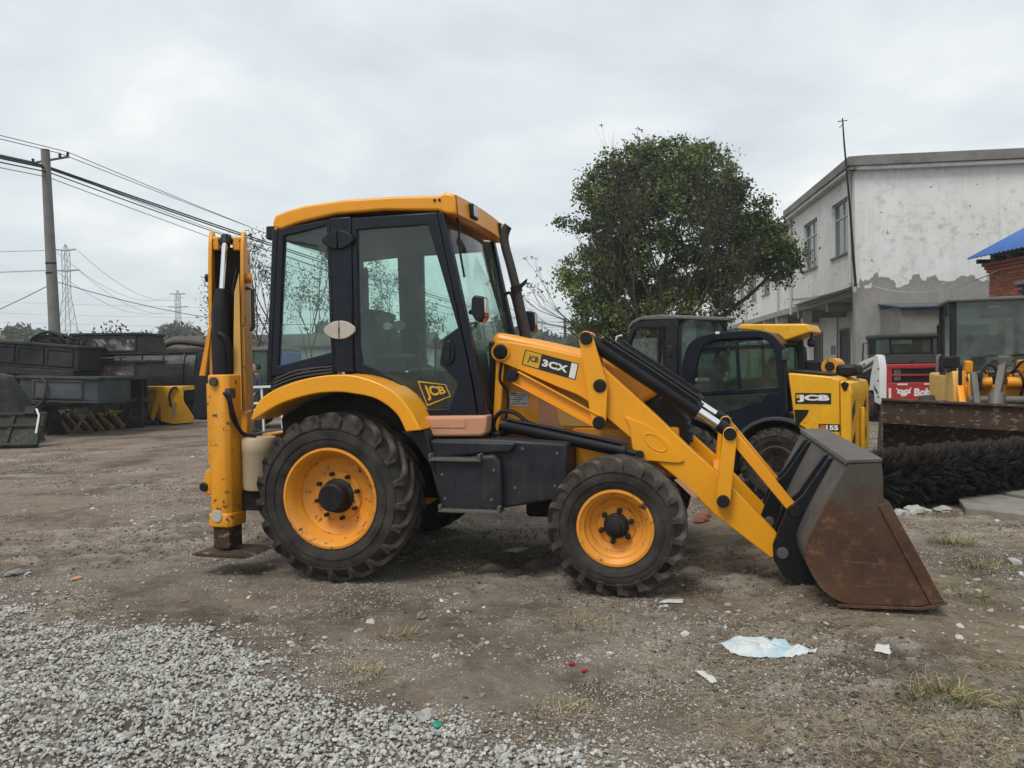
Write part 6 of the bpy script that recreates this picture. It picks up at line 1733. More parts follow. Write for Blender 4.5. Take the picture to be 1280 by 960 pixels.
B(MB().prism([(y0 - 0.18, 3.13), (y0 - 0.18, 3.18), (-0.02, 3.40), (-0.02, 3.35)], 0.68, 7.1, 'yz'), 'roof_sheet', 'slateblue', 0.005)

# ================================================================== BRICK HOUSE
bk = thing('brick_house', 'red brick house with bright blue corrugated roof at the right edge', 'house', (11.8, 19.0, 0.0), R(3.6))
B = local(bk)
M_MORT = simple('old_mortar', (0.23, 0.20, 0.17), 0.95, var=0.3, scale=6)
def mk_brick(name, a, b):
    t = NT(name)
    oi = t.n('ShaderNodeObjectInfo')
    n = t.noise(12, 6, 0.7)
    c = t.mix(oi.outputs['Random'], a, b)
    c = t.mix(t.step(n, 0.4, 0.75, 0, 0.6), c, tuple(x * 0.55 for x in a))
    return t.bsdf(c, 0.9, 0, t.bump(n, 0.4, 0.006), 0.3)
M_BRK = mk_brick('red_brick', (0.20, 0.072, 0.042), (0.34, 0.135, 0.078))
HE = 3.95
B(MB().box(0.02, 6.0, -5.0, -0.02, 0.0, HE), 'wall', M_MORT)
brk = MB().box(-0.0, 0.10, 0, 0.235, 0, 0.058).mesh('brick'); brk.materials.append(M_BRK)
row = 0
z = 1.9
while z < HE - 0.24:
    y = -0.01 - (0.12 if row % 2 else 0.0)
    if row % 2:
        o = link('brick', brk, None, bk); o.location = (0, -0.125, z); o.scale = (1, 0.49, 1)
    while y > -2.0:
        if not (z > 2.75 and z < 3.35 and -1.75 < y < -0.95):
            o = link('brick', brk, None, bk); o.location = (random.uniform(-0.006, 0.004), y - 0.24, z)
        y -= 0.247
    z += 0.068; row += 1
for k, (dx, zz) in enumerate(((0.05, HE - 0.235), (0.09, HE - 0.155), (0.14, HE - 0.075))):
    B(MB().box(-dx, 0.05, -5.0, dx * 0.5, zz, zz + 0.072), 'corbel_course', M_BRK, 0.006)
w = B(MB().box(0.005, 0.03, -1.72, -1.0, 2.78, 3.32), 'window', 'bldgglass')
MB().box(-0.02, 0.06, -1.80, -0.92, 3.325, 3.42).build('lintel', M_CEM, w)
# corrugated roof sheet
nu = 150
cv = []; cf = []
for i in range(nu + 1):
    y = 0.26 - 5.4 * i / nu
    dz = 0.018 * math.cos(i * math.pi / 2)
    for x, zz in ((-0.38, 4.10), (3.2, 5.92)):
        cv.append((x, y, zz + dz))
for i in range(nu):
    cf.append((2 * i, 2 * i + 1, 2 * i + 3, 2 * i + 2))
MT['bluroof'] = paint('blue_roof_sheet', (0.035, 0.135, 0.42), 0.45, dust=0.12, fade=0.05)
ro = B(MB()._add(cv, cf), 'roof_sheet', 'bluroof', 0, smooth=60)
sl = ro.modifiers.new('thickness', 'SOLIDIFY'); sl.thickness = 0.012
for i in range(9):
    B(MB().box(-0.30, 0.04, -0.05 - i * 0.55, 0.03 - i * 0.55, HE - 0.001, HE + 0.10), 'rafter_end', 'doordark')
B(MB().prism([(0.02, HE), (6.0, HE), (6.0, HE + 0.2), (3.2, 5.8), (0.02, HE + 0.30)], -5.0, -0.03), 'gable', M_MORT)

# loose cable between the house and the white building
def wire(name, label, pts, r, mat='hose', parent=None, cat='cable', grp=None):
    o = MB().tube(pts, r, 5).build(name, mat, parent)
    return tag(o, label, cat, grp) if parent is None else o
def sagline(a, b, sag, n=14):
    a = Vector(a); b = Vector(b)
    return [a.lerp(b, k / n) - Vector((0, 0, sag * 4 * (k / n) * (1 - k / n))) for k in range(n + 1)]
wire('cable', 'thin pale cable from the brick house to the white building', sagline((11.75, 18.6, 3.72), (11.4, 24.2, 3.95), 0.35), 0.014, 'winframe')
wire('cable', 'dark cable strung along the upper floor of the white building', sagline((10.85, 24.0, 4.0), (12.0, 33.5, 4.35), 0.15), 0.012)

# ================================================================== TREES
def leaf_mat(name, a, b, tr=0.25):
    t = NT(name)
    at = t.n('ShaderNodeAttribute', attribute_name='tint')
    c = t.mix(at.outputs['Fac'], a, b)
    d = t.n('ShaderNodeBsdfPrincipled'); t.l(c, d.inputs['Base Color']); d.inputs['Roughness'].default_value = 0.55
    d.inputs['Specular IOR Level'].default_value = 0.3
    tl = t.n('ShaderNodeBsdfTranslucent'); t.l(c, tl.inputs['Color'])
    mx = t.n('ShaderNodeMixShader'); mx.inputs[0].default_value = tr
    t.l(d.outputs[0], mx.inputs[1]); t.l(tl.outputs[0], mx.inputs[2]); t.l(mx.outputs[0], t.out.inputs['Surface'])
    return t.m
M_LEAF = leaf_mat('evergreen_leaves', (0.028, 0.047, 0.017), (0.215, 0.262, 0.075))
M_LEAF2 = leaf_mat('grey_green_leaves', (0.045, 0.060, 0.035), (0.11, 0.135, 0.075))
M_LEAF3 = leaf_mat('scrub_leaves', (0.035, 0.055, 0.02), (0.12, 0.15, 0.06))
M_BARK = simple('grey_brown_bark', (0.085, 0.070, 0.055), 0.9, var=0.5, scale=10, bump=0.5)
M_TWIG = simple('dark_twigs', (0.040, 0.033, 0.027), 0.9, var=0.3)
def leaves(centers, sig, per, size, tintc, name, mat, parent, flat=0.75):
    centers = np.asarray(centers); m = len(centers)
    n = m * per
    c = np.repeat(centers, per, 0)
    sg = np.repeat(np.asarray(sig) * np.ones(m), per)
    p = c + rng.normal(0, 1, (n, 3)) * sg[:, None] * np.array([1, 1, flat])
    Rm = rand_rot(n)
    s = size * rng.uniform(0.6, 1.35, n)
    q = np.array([(-0.5, 0, 0), (0, -0.28, 0.05), (0.5, 0, 0), (0, 0.28, 0.05)])
    v = np.einsum('nij,kj->nki', Rm, q) * s[:, None, None] + p[:, None]
    f = np.arange(n * 4)
    tint = np.clip(np.repeat(tintc, per) + rng.normal(0, 0.16, n), 0, 1)
    return link(name, raw_mesh(name, v.reshape(-1, 3), f, 4, attr=np.repeat(tint, 4)), mat, parent)
def limb(mb, a, b, r0, r1, bend=0.12, n=6, sides=7):
    a = Vector(a); b = Vector(b); L = (b - a).length
    off = Vector((random.uniform(-1, 1), random.uniform(-1, 1), random.uniform(-0.3, 0.6))) * L * bend
    pts = [a.lerp(b, k / n) + off * math.sin(math.pi * k / n) + Vector((random.uniform(-1, 1), random.uniform(-1, 1), random.uniform(-1, 1))) * L * 0.012 for k in range(n + 1)]
    mb.tube(pts, [r0 + (r1 - r0) * (k / n) for k in range(n + 1)], sides)
    return pts
def grow(mb, p, d, L, r, lev, maxlev, tips, spread=0.55, up=0.25, kids=(2, 3)):
    """recursive bare branching"""
    d = Vector(d).normalized()
    n = 4
    pts = [Vector(p)]
    dd = d.copy()
    for k in range(n):
        dd = (dd + Vector((random.uniform(-1, 1), random.uniform(-1, 1), random.uniform(-0.6, 1))) * 0.10).normalized()
        pts.append(pts[-1] + dd * (L / n))
    mb.tube(pts, [r * (1 - 0.42 * k / n) for k in range(n + 1)], 6 if lev < 2 else 4, cap=False)
    if lev >= maxlev:
        tips.append(pts[-1]); return
    nk = random.randint(*kids)
    for k in range(nk):
        q = pts[-1] if k == 0 else pts[random.choice((2, 3, 4))]
        nd = (dd + Vector((random.uniform(-1, 1), random.uniform(-1, 1), random.uniform(-0.7, 0.9))) * spread + Vector((0, 0, up * 0.5))).normalized()
        grow(mb, q, nd, L * random.uniform(0.62, 0.85), r * 0.58, lev + 1, maxlev, tips, spread, up, kids)

# the big evergreen
random.seed(21)
tr = thing('tree', 'large round evergreen tree standing left of the white building', 'tree', (0, 0, 0))
base = Vector((5.0, 27.0, -0.05))
mb = MB(); mb.tube([base, base + Vector((0.05, 0, 0.9)), base + Vector((0.0, 0.05, 1.9)), base + Vector((0.1, 0, 2.6))], [0.36, 0.27, 0.23, 0.2], 12)
mb.build('trunk', M_BARK, tr)
lobes = [(5.5, 27.0, 6.3, 2.7, 2.5, 2.5, 150), (4.2, 26.8, 7.6, 1.5, 1.5, 1.3, 60), (6.6, 27.1, 8.0, 1.4, 1.4, 1.25, 60), (3.2, 26.8, 6.6, 1.3, 1.4, 1.5, 55), (2.75, 26.8, 4.6, 1.15, 1.3, 1.2, 50), (3.2, 27.0, 3.2, 1.0, 1.2, 1.0, 40), (7.8, 26.8, 6.7, 1.2, 1.3, 1.25, 48), (8.5, 26.4, 5.5, 0.95, 1.0, 0.75, 34), (9.25, 26.2, 5.05, 0.5, 0.6, 0.65, 18), (7.4, 26.6, 4.7, 0.9, 1.2, 0.6, 26), (5.6, 27.2, 3.4, 2.4, 1.6, 1.1, 85), (5.4, 26.9, 8.6, 1.4, 1.2, 0.85, 36), (8.4, 26.5, 6.0, 0.8, 0.8, 0.8, 22), (4.2, 27.4, 2.2, 1.6, 1.2, 0.9, 40), (6.3, 27.3, 2.4, 1.2, 1.2, 0.9, 32), (5.5, 27.6, 5.0, 1.8, 1.0, 1.5, 60)]
cen = []; tn = []; sg = []
for (cx_, cy_, cz_, rx, ry, rz, k) in lobes:
    lt = rng.uniform(0.15, 0.6)
    for q in range(k):
        v = rng.normal(size=3); v /= np.linalg.norm(v)
        rr = rng.uniform(0.45, 1.0) ** 0.6 * (1.18 if rng.random() < 0.12 else 1.0)
        p = np.array([cx_ + v[0] * rx * rr, cy_ + v[1] * ry * rr, cz_ + v[2] * rz * rr])
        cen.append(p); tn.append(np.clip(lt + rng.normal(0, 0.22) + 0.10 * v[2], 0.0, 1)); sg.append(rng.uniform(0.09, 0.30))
leaves(cen, sg, 125, 0.128, np.array(tn), 'crown', M_LEAF, tr)
top_ = base + Vector((0.1, 0, 2.5))
for (cx_, cy_, cz_, rx, ry, rz, k) in lobes[:11]:
    mb = MB(); pts = limb(mb, top_ - Vector((0, 0, random.uniform(0, 0.9))), (cx_, cy_, cz_), 0.12, 0.035, 0.10)
    for q in range(4):
        s_ = pts[random.choice((3, 4, 5))]
        limb(mb, s_, s_ + Vector((random.uniform(-1, 1) * rx * 0.7, random.uniform(-1, 1) * ry * 0.6, random.uniform(-0.2, 1) * rz * 0.7)), 0.035, 0.01, 0.1, 5, 5)
    mb.build('limb', M_BARK, tr)

# the bare tree in front of it
random.seed(5)
bt = thing('bare_tree', 'leafless grey tree with dry seed heads in front of the large evergreen', 'tree', (0, 0, 0))
b0 = Vector((4.15, 24.8, -0.05))
mb = MB(); mb.tube([b0, b0 + Vector((0, 0, 1.2)), b0 + Vector((0.08, 0, 2.2))], [0.17, 0.14, 0.12], 9); mb.build('trunk', M_BARK, bt)
mb = MB(); mb.tube([b0 + Vector((0.5, 0.1, 0)), b0 + Vector((0.75, 0.1, 1.6)), b0 + Vector((1.0, 0, 2.6))], [0.14, 0.11, 0.10], 9); mb.build('trunk', M_BARK, bt)
tips = []
for k, (st, d, L) in enumerate(((b0 + Vector((0.08, 0, 2.15)), (-0.7, -0.1, 1.0), 1.8), (b0 + Vector((0.08, 0, 2.1)), (-0.1, -0.3, 1.0), 2.02), (b0 + Vector((0.08, 0, 2.0)), (-1.0, 0.1, 0.45), 1.55), (b0 + Vector((1.0, 0, 2.5)), (0.25, -0.2, 1.0), 2.02), (b0 + Vector((1.0, 0, 2.55)), (0.8, -0.1, 0.9), 1.75), (b0 + Vector((1.0, 0, 2.3)), (1.0, -0.2, 0.45), 1.4), (b0 + Vector((0.6, 0.0, 2.0)), (0.1, -0.3, 1.0), 2.08))):
    m_ = MB(); tt = []
    grow(m_, st, d, L, 0.05, 0, 5, tt, 0.40, 0.42, (2, 3))
    m_.build('limb', M_TWIG, bt)
    tips += tt
sel = [t for t in tips if random.random() < 0.5]
vs_ = []; 
sc = np.array([[t.x, t.y, t.z] for t in sel])
leaves(sc, 0.03, 7, 0.075, np.full(len(sc), 0.15), 'seed_heads', leaf_mat('dry_seed_heads', (0.03, 0.024, 0.018), (0.07, 0.055, 0.035), 0.1), bt)

# slim young trees behind the cab
random.seed(11)
yt = [(-12.1, 31.0, 4.6, 0.9), (-10.6, 32.0, 5.4, 1.0), (-9.4, 30.0, 6.1, 1.1), (-7.9, 30.5, 5.4, 1.15), (-6.5, 31.0, 5.2, 1.0), (-4.9, 33.0, 5.6, 0.9), (-3.7, 32.0, 4.4, 0.8), (-11.2, 36.0, 4.2, 1.2)]
labs = ['shortest slim tree, left of the raised digging boom', 'slim young tree just right of the raised boom', 'tall young tree touching the rear edge of the cab', 'dense young tree seen through the rear cab window', 'young tree behind the hinge pillar of the cab', 'thin young tree seen through the cab door', 'small young tree right of the thin one, through the door', 'rounded young tree low behind the boom']
for (x, y, h, w_), lab in zip(yt, labs):
    t_ = thing('young_tree', lab, 'tree', (0, 0, 0), group='young trees beyond the yard')
    mb = MB(); tips = []
    p0 = Vector((x, y, -0.05))
    mb.tube([p0, p0 + Vector((random.uniform(-.1, .1), 0, h * 0.35))], [0.06, 0.045], 7); mb.build('trunk', M_BARK, t_)
    m2 = MB()
    for q in range(4):
        grow(m2, p0 + Vector((0, 0, h * (0.22 + 0.12 * q))), (random.uniform(-.6, .6) * w_, random.uniform(-.5, .5), 1.0), h * 0.23, 0.03, 0, 3, tips, 0.42, 0.5, (2, 3))
    o = m2.build('branches', M_TWIG, t_); o['kind'] = 'stuff'
    cc = np.array([[t.x, t.y, t.z] for t in tips])
    cc = np.concatenate([cc, cc + rng.normal(0, 0.25, cc.shape)])
    leaves(cc, 0.13, 9, 0.105, rng.random(len(cc)), 'crown', M_LEAF2, t_, 1.0)

# hedge and scrub at the far left, and the distant wood
def bush_mass(name, label, spots, mat, per, size, cat='bushes'):
    cc = []; tt = []; ss = []
    for (x, y, r, h) in spots:
        k = int(14 * r * max(1, h / 2)) + 6
        for q in range(k):
            a = random.uniform(0, 6.28); rr = r * math.sqrt(random.random())
            cc.append((x + rr * math.cos(a), y + rr * math.sin(a) * 0.7, h * random.random() ** 0.7 * math.sqrt(max(0.05, 1 - (rr / r) ** 2))))
            tt.append(random.random()); ss.append(0.12 * r + 0.10)
    o = leaves(cc, np.array(ss), per, size, np.array(tt), name, mat, None, 0.8)
    return tag(o, label, cat, kind='stuff')
bush_mass('scrub', 'green scrub growing behind the scrap pile at the left edge', [(-21.5 + k * 0.9, 31 + (k % 3), 1.3, 2.9 + 0.5 * ((k * 7) % 3)) for k in range(8)], M_LEAF3, 70, 0.16)
bush_mass('distant_wood', 'distant line of low trees along the horizon', [(-150 + k * 7.0, 128 + 9 * ((k * 5) % 4), 6.5, 5.0 + 1.5 * ((k * 7) % 4)) for k in range(46)], M_LEAF2, 40, 1.1)
bush_mass('grey_bushes', 'low bushes behind the black bucket at the far left', [(-16.5 + k * 0.9, 40 + (k % 2), 1.4, 2.6 + 0.4 * ((k * 5) % 3)) for k in range(8)], M_LEAF2, 60, 0.2)
far_t = thing('far_tree', 'small round tree far off above the yellow hood', 'tree', (0, 0, 0))
MB().tube([(11.2, 115, 0), (11.2, 115, 3)], [0.3, 0.2], 7).build('trunk', M_BARK, far_t)
leaves([(11.2 + rng.normal(0, 2.6), 115 + rng.normal(0, 1.5), 3.4 + abs(rng.normal(0, 1.4))) for k in range(60)], 0.8, 40, 0.7, rng.random(60), 'crown', M_LEAF2, far_t)
far_t = thing('far_tree', 'taller grey tree far off beside the evergreen', 'tree', (0, 0, 0))
MB().tube([(9.6, 85, 0), (9.6, 85, 3)], [0.3, 0.2], 7).build('trunk', M_BARK, far_t)
leaves([(9.6 + rng.normal(0, 1.2), 85 + rng.normal(0, 1.2), 3.4 + abs(rng.normal(0, 1.6))) for k in range(60)], 0.6, 40, 0.5, rng.random(60), 'crown', M_LEAF2, far_t)

# ================================================================== POLES, WIRES, PYLONS
MT['polecon'] = simple('concrete_pole', (0.19, 0.19, 0.18), 0.85, var=0.25, scale=3)
pa = thing('utility_pole', 'round concrete power pole at the far left of the yard', 'utility pole', (0, 0, 0))
PA = Vector((-14.33, 24.0, 0))
MB().tube([(-14.20, 24, -0.1), (-14.25, 24.0, 3.2), (-14.37, 24, 8.55)], [0.19, 0.165, 0.125], 14).build('shaft', 'polecon', pa)
MB().beam((-14.70, 23.85, 8.10), (-13.75, 24.2, 8.38), 0.06, 0.06).build('cross_arm', 'grey', pa, 0.005)
for (x, y, z) in ((-13.78, 24.18, 8.40), (-13.98, 24.1, 8.34), (-14.68, 23.87, 8.13)):
    MB().lathe([(0.02, 0), (0.05, 0.02), (0.03, 0.05), (0.05, 0.08), (0.02, 0.12)], (x, y, z), (0, 0, 1), 10).build('insulator', 'blackdull', pa)
for z in (5.0, 4.7):
    MB().lathe([(0.155, 0), (0.16, 0.0), (0.16, 0.05), (0.155, 0.05)], (-14.295, 24, z), (0, 0, 1), 14).build('strap', 'blackdull', pa)
pb = thing('utility_pole', 'dark far-off power pole standing above the hood, nearer of two', 'utility pole', (0, 0, 0))
PB = Vector((8.2, 117, 0))
MB().tube([(8.2, 117, 0), (8.2, 117, 8.8)], [0.3, 0.22], 10).build('shaft', M_TWIG, pb)
MB().beam((7.2, 117, 8.2), (9.2, 117, 8.2), 0.12, 0.12).build('cross_arm', M_TWIG, pb)
pc = thing('utility_pole', 'pale far-off power pole between the dark one and the evergreen', 'utility pole', (0, 0, 0))
MB().tube([(10.3, 130, 0), (10.3, 130, 9.4)], [0.28, 0.2], 10).build('shaft', 'polecon', pc)
MB().beam((8.6, 130, 9.0), (12.0, 130, 9.0), 0.12, 0.12).build('cross_arm', 'polecon', pc)
pd = thing('utility_pole', 'thin mast far off left of the two poles above the hood', 'utility pole', (0, 0, 0))
MB().tube([(6.0, 150, 0), (6.0, 150, 10.5)], [0.12, 0.07], 8).build('shaft', 'polecon', pd)
MB().beam((5.4, 150, 9.6), (6.6, 150, 9.6), 0.08, 0.08).build('cross_arm', 'polecon', pd)
dirv = (PB - PA).normalized()
PBK = PA - dirv * 45
specs = [((-0.05, 0, 8.05), (-0.2, 0, 7.6), 0.8, 0.030), ((0.0, 0, 7.98), (-0.1, 0, 7.5), 0.9, 0.030), ((0.05, 0, 7.85), (0.1, 0, 7.4), 1.3, 0.020), ((0.35, 0.1, 8.46), (0.3, 0, 8.2), 1.2, 0.012), ((0.55, 0.18, 8.52), (0.9, 0, 8.25), 1.6, 0.012), ((-0.35, -0.1, 8.15), (-0.9, 0, 8.2), 1.6, 0.012), ((0.02, 0, 7.7), (0.5, 0, 7.2), 1.7, 0.012)]
wlab = ['thickest black cable of the bundle on the concrete pole', 'second thick cable just below the thickest one', 'lower black cable under the bundle', 'thin wire on the short end of the cross arm', 'topmost thin wire leaving the tip of the cross arm', 'thin wire on the left end of the cross arm', 'lowest thin wire of the line']
for (oa, ob, sag, r), lab in zip(specs, wlab):
    a = PA + Vector(oa); b = PB + Vector(ob); c = PBK + Vector(oa)
    pts = sagline(c, a, 0.9, 10)[:-1] + sagline(a, b, sag, 26)
    wire('power_cable', lab, pts, r, 'hose', None, 'cable', 'wires of the line on the concrete pole')
wire('power_cable', 'slack guy wire running down left from the concrete pole', sagline((-14.28, 24, 4.4), (-24, 27, 2.0), 0.3, 10), 0.012, 'hose', None, 'cable')
wire('power_cable', 'slack service wire running right from the concrete pole', sagline((-14.28, 24, 4.5), (-6.5, 40, 4.4), 0.9, 14), 0.012, 'hose', None, 'cable')
# a splice in the cable
# lattice towers
MT['galv'] = simple('galvanised_steel', (0.30, 0.31, 0.32), 0.6)
def pylon(x, y, h, w, label, s=1.0):
    t_ = thing('pylon', label, 'pylon', (x, y, 0))
    leg_r = 0.10 * s
    def wat(z):
        k = z / h
        return w * 0.5 * (1 - k / 0.62 * 0.78) if k < 0.62 else w * 0.11
    lv = [0, 0.14, 0.27, 0.38, 0.48, 0.56, 0.62, 0.70, 0.78, 0.86, 0.94]
    for sx in (-1, 1):
        for sy in (-1, 1):
            pts = [(sx * wat(h * k), sy * wat(h * k), h * k) for k in lv] + [(0, 0, h)]
            MB().tube(pts, leg_r, 4).build('tower_leg', 'galv', t_)
    mb = MB()
    for i in range(len(lv) - 1):
        z0, z1 = h * lv[i], h * lv[i + 1]; a, b = wat(z0), wat(z1)
        for (p, q) in (((-a, -a), (b, -b)), ((a, -a), (-b, -b)), ((-a, a), (b, b)), ((a, a), (-b, b)), ((-a, -a), (-b, b)), ((a, -a), (b, b))):
            mb.tube([(p[0], p[1], z0), (q[0], q[1], z1)], leg_r * 0.55, 3)
    o = mb.build('lattice', 'galv', t_); o['kind'] = 'stuff'
    for k, ww in ((0.80, 0.55), (0.95, 0.42)):
        for sx in (-1, 1):
            MB().beam((0, 0, h * k), (sx * w * ww, 0, h * k + 0.3), 0.35 * s, 0.35 * s).build('cross_arm', 'galv', t_)
    return t_
pylon(-96.8, 168, 29.8, 5.2, 'largest lattice power pylon, right of the concrete pole', 0.8)
pylon(-120.2, 278, 31, 6.5, 'middle lattice power pylon standing farther right', 1.1)
pylon(-180, 430, 30, 7.0, 'smallest lattice power pylon fading into the haze', 1.3)
for k, (z, r) in enumerate(((28.5, 0.05), (24.2, 0.05))):
    for q, xo in enumerate((-1, 1)):
        wire('high_voltage_line', ['upper line left of the pylons', 'upper line right of the pylons', 'lower line left of the pylons', 'lower line right of the pylons'][2 * k + q], sagline((-230, 90, z), (-96.8 + xo * 2.5, 168, z), 4, 12) + sagline((-96.8 + xo * 2.5, 168, z), (-120.2 + xo * 2.5, 278, z), 5, 12)[1:] , r, 'galv', None, 'power line', 'lines on the pylons')
for k, (z, sag) in enumerate(((12.5, 2.0), (11.2, 2.2), (9.5, 1.8), (8.4, 1.6))):
    wire('overhead_line', ['highest of the faint wires above the distant wood', 'second faint wire above the distant wood', 'third faint wire above the distant wood', 'lowest faint wire above the distant wood'][k], sagline((-150, 105 + 6 * k, z + 4), (30, 150 + 4 * k, z), sag, 16), 0.02, 'galv', None, 'power line', 'faint wires along the horizon')

# ================================================================== SCRAP AT THE LEFT
def panel_body(name, label, cat, x0, x1, y, z0, z1, depth, mat, pm, inset, skew=(0, 0), bev=0.02, panels=1, group=None, rz=0.0, ry=0.0):
    """a pressed-steel body: outer shell, rim and recessed panels on the side that faces the yard"""
    t_ = thing(name, label, cat, (x0, y, 0), rz, group)
    t_.rotation_euler = (0, ry, rz)
    L = x1 - x0
    s0, s1 = skew
    outline = [(0 + s0, z0), (L - s1, z0), (L, z1), (0, z1)]
    MB().prism(outline, 0.0, depth).build('shell', mat, t_, bev)
    MB().box(-0.04, L + 0.04, -0.05, depth + 0.05, z1 + 0.001, z1 + 0.07).build('top_rail', mat, t_, 0.01)
    MB().prism([(s0 - 0.02, z0 - 0.05), (L - s1 + 0.02, z0 - 0.05), (L - s1 + 0.02, z0 - 0.001), (s0 - 0.02, z0 - 0.001)], -0.03, depth).build('bottom_rail', mat, t_, 0.01)
    w = (L - inset * (panels + 1)) / panels
    for k in range(panels):
        a = inset + k * (w + inset); b = a + w
        zz0, zz1 = z0 + (z1 - z0) * 0.16, z0 + (z1 - z0) * 0.86
        MB().ring([(a - 0.05, zz0 - 0.05), (b + 0.05, zz0 - 0.05), (b + 0.05, zz1 + 0.05), (a - 0.05, zz1 + 0.05)], [(a, zz0), (b, zz0), (b, zz1), (a, zz1)], -0.035, -0.001).build('panel_frame', mat, t_, 0.006)
        MB().box(a, b, -0.008, -0.0012, zz0, zz1).build('panel', pm, t_)
    return t_
# trailer frame carrying the lower bodies
tl = thing('flat_trailer', 'rusty flatbed trailer frame with two wheels under the scrap bodies', 'trailer', (-12.8, 20.25, 0.0), R(60))
for y in (0.0, 1.3):
    MB().beam((0, y, 0.66), (3.7, y, 0.78), 0.10, 0.15).build('side_beam', 'bedwood', tl, 0.01)
for k in range(6):
    MB().beam((0.3 + k * 0.64, 0.05, 0.62 + 0.044 * k), (0.3 + k * 0.64, 1.25, 0.62 + 0.044 * k), 0.08, 0.08).build('cross_beam', 'scrap', tl, 0.006)
for x, z in ((0.5, 0.36), (3.05, 0.36)):
    for y, fl in ((0.02, False), (1.30, True)):
        make_wheel(tl, 'wheel', (x, y, z), 0.40, 0.22, 0.20, 0, 0.4, 0.02, 'scraprust', 'blackdull', fl, lugs=False)
MB().beam((1.4, 0.2, 0.35), (3.0, 0.2, 0.45), 0.12, 0.10).build('draw_bar', 'scrapyel', tl, 0.01)
MB().tube([(2.0, -0.1, 0.66), (2.05, -0.12, 0.35), (2.4, -0.12, 0.3)], 0.02, 6).build('brake_pipe', 'hose', tl)
# stacked bodies
panel_body('hopper', 'grey steel hopper with one long recessed panel on the trailer', 'hopper', -12.62, -10.55, 19.6, 0.95, 1.50, 1.5, 'scrapgrey', 'wornblue', 0.42, (0.06, -0.02), rz=R(-4), ry=R(2))
hp = thing('hopper_end', 'grey chamfered end of a second hopper behind the first', 'hopper', (-13.4, 19.65, 0.0), R(-2))
MB().prism([(0.0, 0.98), (0.55, 0.86), (0.78, 0.95), (0.62, 1.55), (0.30, 1.64), (-0.2, 1.60)], 0.0, 1.4).build('shell', 'scrapgrey', hp, 0.03)
MB().tube([(0.0, -0.03, 1.05), (0.35, -0.05, 1.30), (0.62, -0.04, 1.52)], 0.025, 6).build('edge_rod', 'hose', hp)
panel_body('dump_body', 'long dark ribbed dump body lying on the left pile', 'dump body', -14.6, -11.35, 19.9, 2.0, 2.52, 1.7, 'scrap', 'scrap', 0.16, (0.0, -0.03), panels=4, rz=R(-2.2), ry=R(5))
MB_ = thing('under_beam', 'dark sagging beam squeezed under the ribbed dump body', 'beam', (-14.6, 19.85, 0.0), R(-2.2))
MB().prism([(0.0, 1.78), (3.2, 1.46), (3.35, 1.50), (3.35, 1.66), (0.0, 1.93)], 0.0, 1.6).build('beam', 'scrap', MB_, 0.02)
panel_body('engine_cover', 'topmost dark box with pale worn panel on the left pile', 'cover', -12.0, -10.1, 21.0, 2.14, 2.62, 1.4, 'scrap', 'wornpale', 0.22, (0.16, -0.10), rz=R(2))
panel_body('engine_cover', 'dark box with brown panel below the topmost one', 'cover', -11.7, -10.02, 20.9, 1.46, 1.86, 1.4, 'scrap', 'wornrust', 0.28, (-0.05, -0.16), rz=R(2))
pst = thing('stand', 'dark post stand under the stacked covers', 'stand', (-12.3, 22.7, 0.0))
for x in (0.0, 0.55, 1.2):
    MB().box(x, x + 0.14, 0, 0.14, -0.05, 1.42).build('post', 'scrap', pst, 0.008)
MB().box(-0.1, 1.5, -0.15, 1.0, 1.405, 1.455).build('plate', 'scrap', pst, 0.008)
MB().box(-0.9, 1.25, 0.5, 0.6, 0.3, 1.38).build('back_plate', 'scrap', pst, 0.008)
# folded tarpaulin bow on top
tp = thing('tarp_frame', 'black arched tarpaulin hoop lying on top of the pile', 'tarpaulin', (-12.75, 21.0, 2.22))
for k, (o1, h) in enumerate(((0.0, 0.52), (0.18, 0.46), (0.36, 0.38))):
    MB().tube(smooth_poly([(-0.5 + o1, 0.1 * k, 0.05), (-0.30 + o1, 0.1 * k, h * 0.7), (0.1 + o1, 0.1 * k, h), (0.45 + o1, 0.1 * k, h * 0.75), (0.62 + o1 * 0.5, 0.1 * k, 0.02)], 4), 0.045, 8).build('hoop', 'hose', tp)
MB().prism(smooth_poly([(-0.45, 0.0), (-0.28, 0.34), (0.1, 0.46), (0.42, 0.32), (0.58, 0.0)], 3), 0.02, 0.5).build('tarp', 'blackdull', tp, 0.02)
# hose dangling over the hopper
hs = MB().tube(smooth_poly([(-11.95, 19.50, 1.50), (-11.82, 19.48, 1.36), (-11.86, 19.48, 1.05), (-11.98, 19.50, 0.85), (-12.2, 19.50, 0.72)], 5), 0.03, 8).build('hose', 'scrapgrey')
tag(hs, 'grey hose hanging over the front of the grey hopper', 'hose')
for k, (a, b, r_, m_, lab) in enumerate((((-11.9, 20.6, 1.95), (-10.5, 20.9, 2.02), 0.035, 'scraprust', 'rusty pipe lying across the gap between the stacked covers'),
        ((-13.6, 19.4, 2.45), (-12.3, 19.7, 2.40), 0.04, 'scrapgrey', 'grey pipe lying along the top of the ribbed dump body'),
        ((-12.3, 19.45, 0.0), (-12.0, 19.7, 0.95), 0.045, 'scrap', 'dark prop bar standing under the grey hopper'),
        ((-11.2, 19.5, 0.05), (-10.7, 19.75, 0.92), 0.05, 'scrap', 'dark slanted bar at the right end of the grey hopper'),
        ((-13.0, 18.6, 0.0), (-12.1, 18.9, 1.35), 0.05, 'scraprust', 'rusty tube leaning behind the green tailgate'))):
    tag(MB().beam(a, b, r_ * 2, r_ * 1.4).build('scrap_bar', m_, None, 0.006), lab, 'scrap', 'loose bars on the scrap pile')
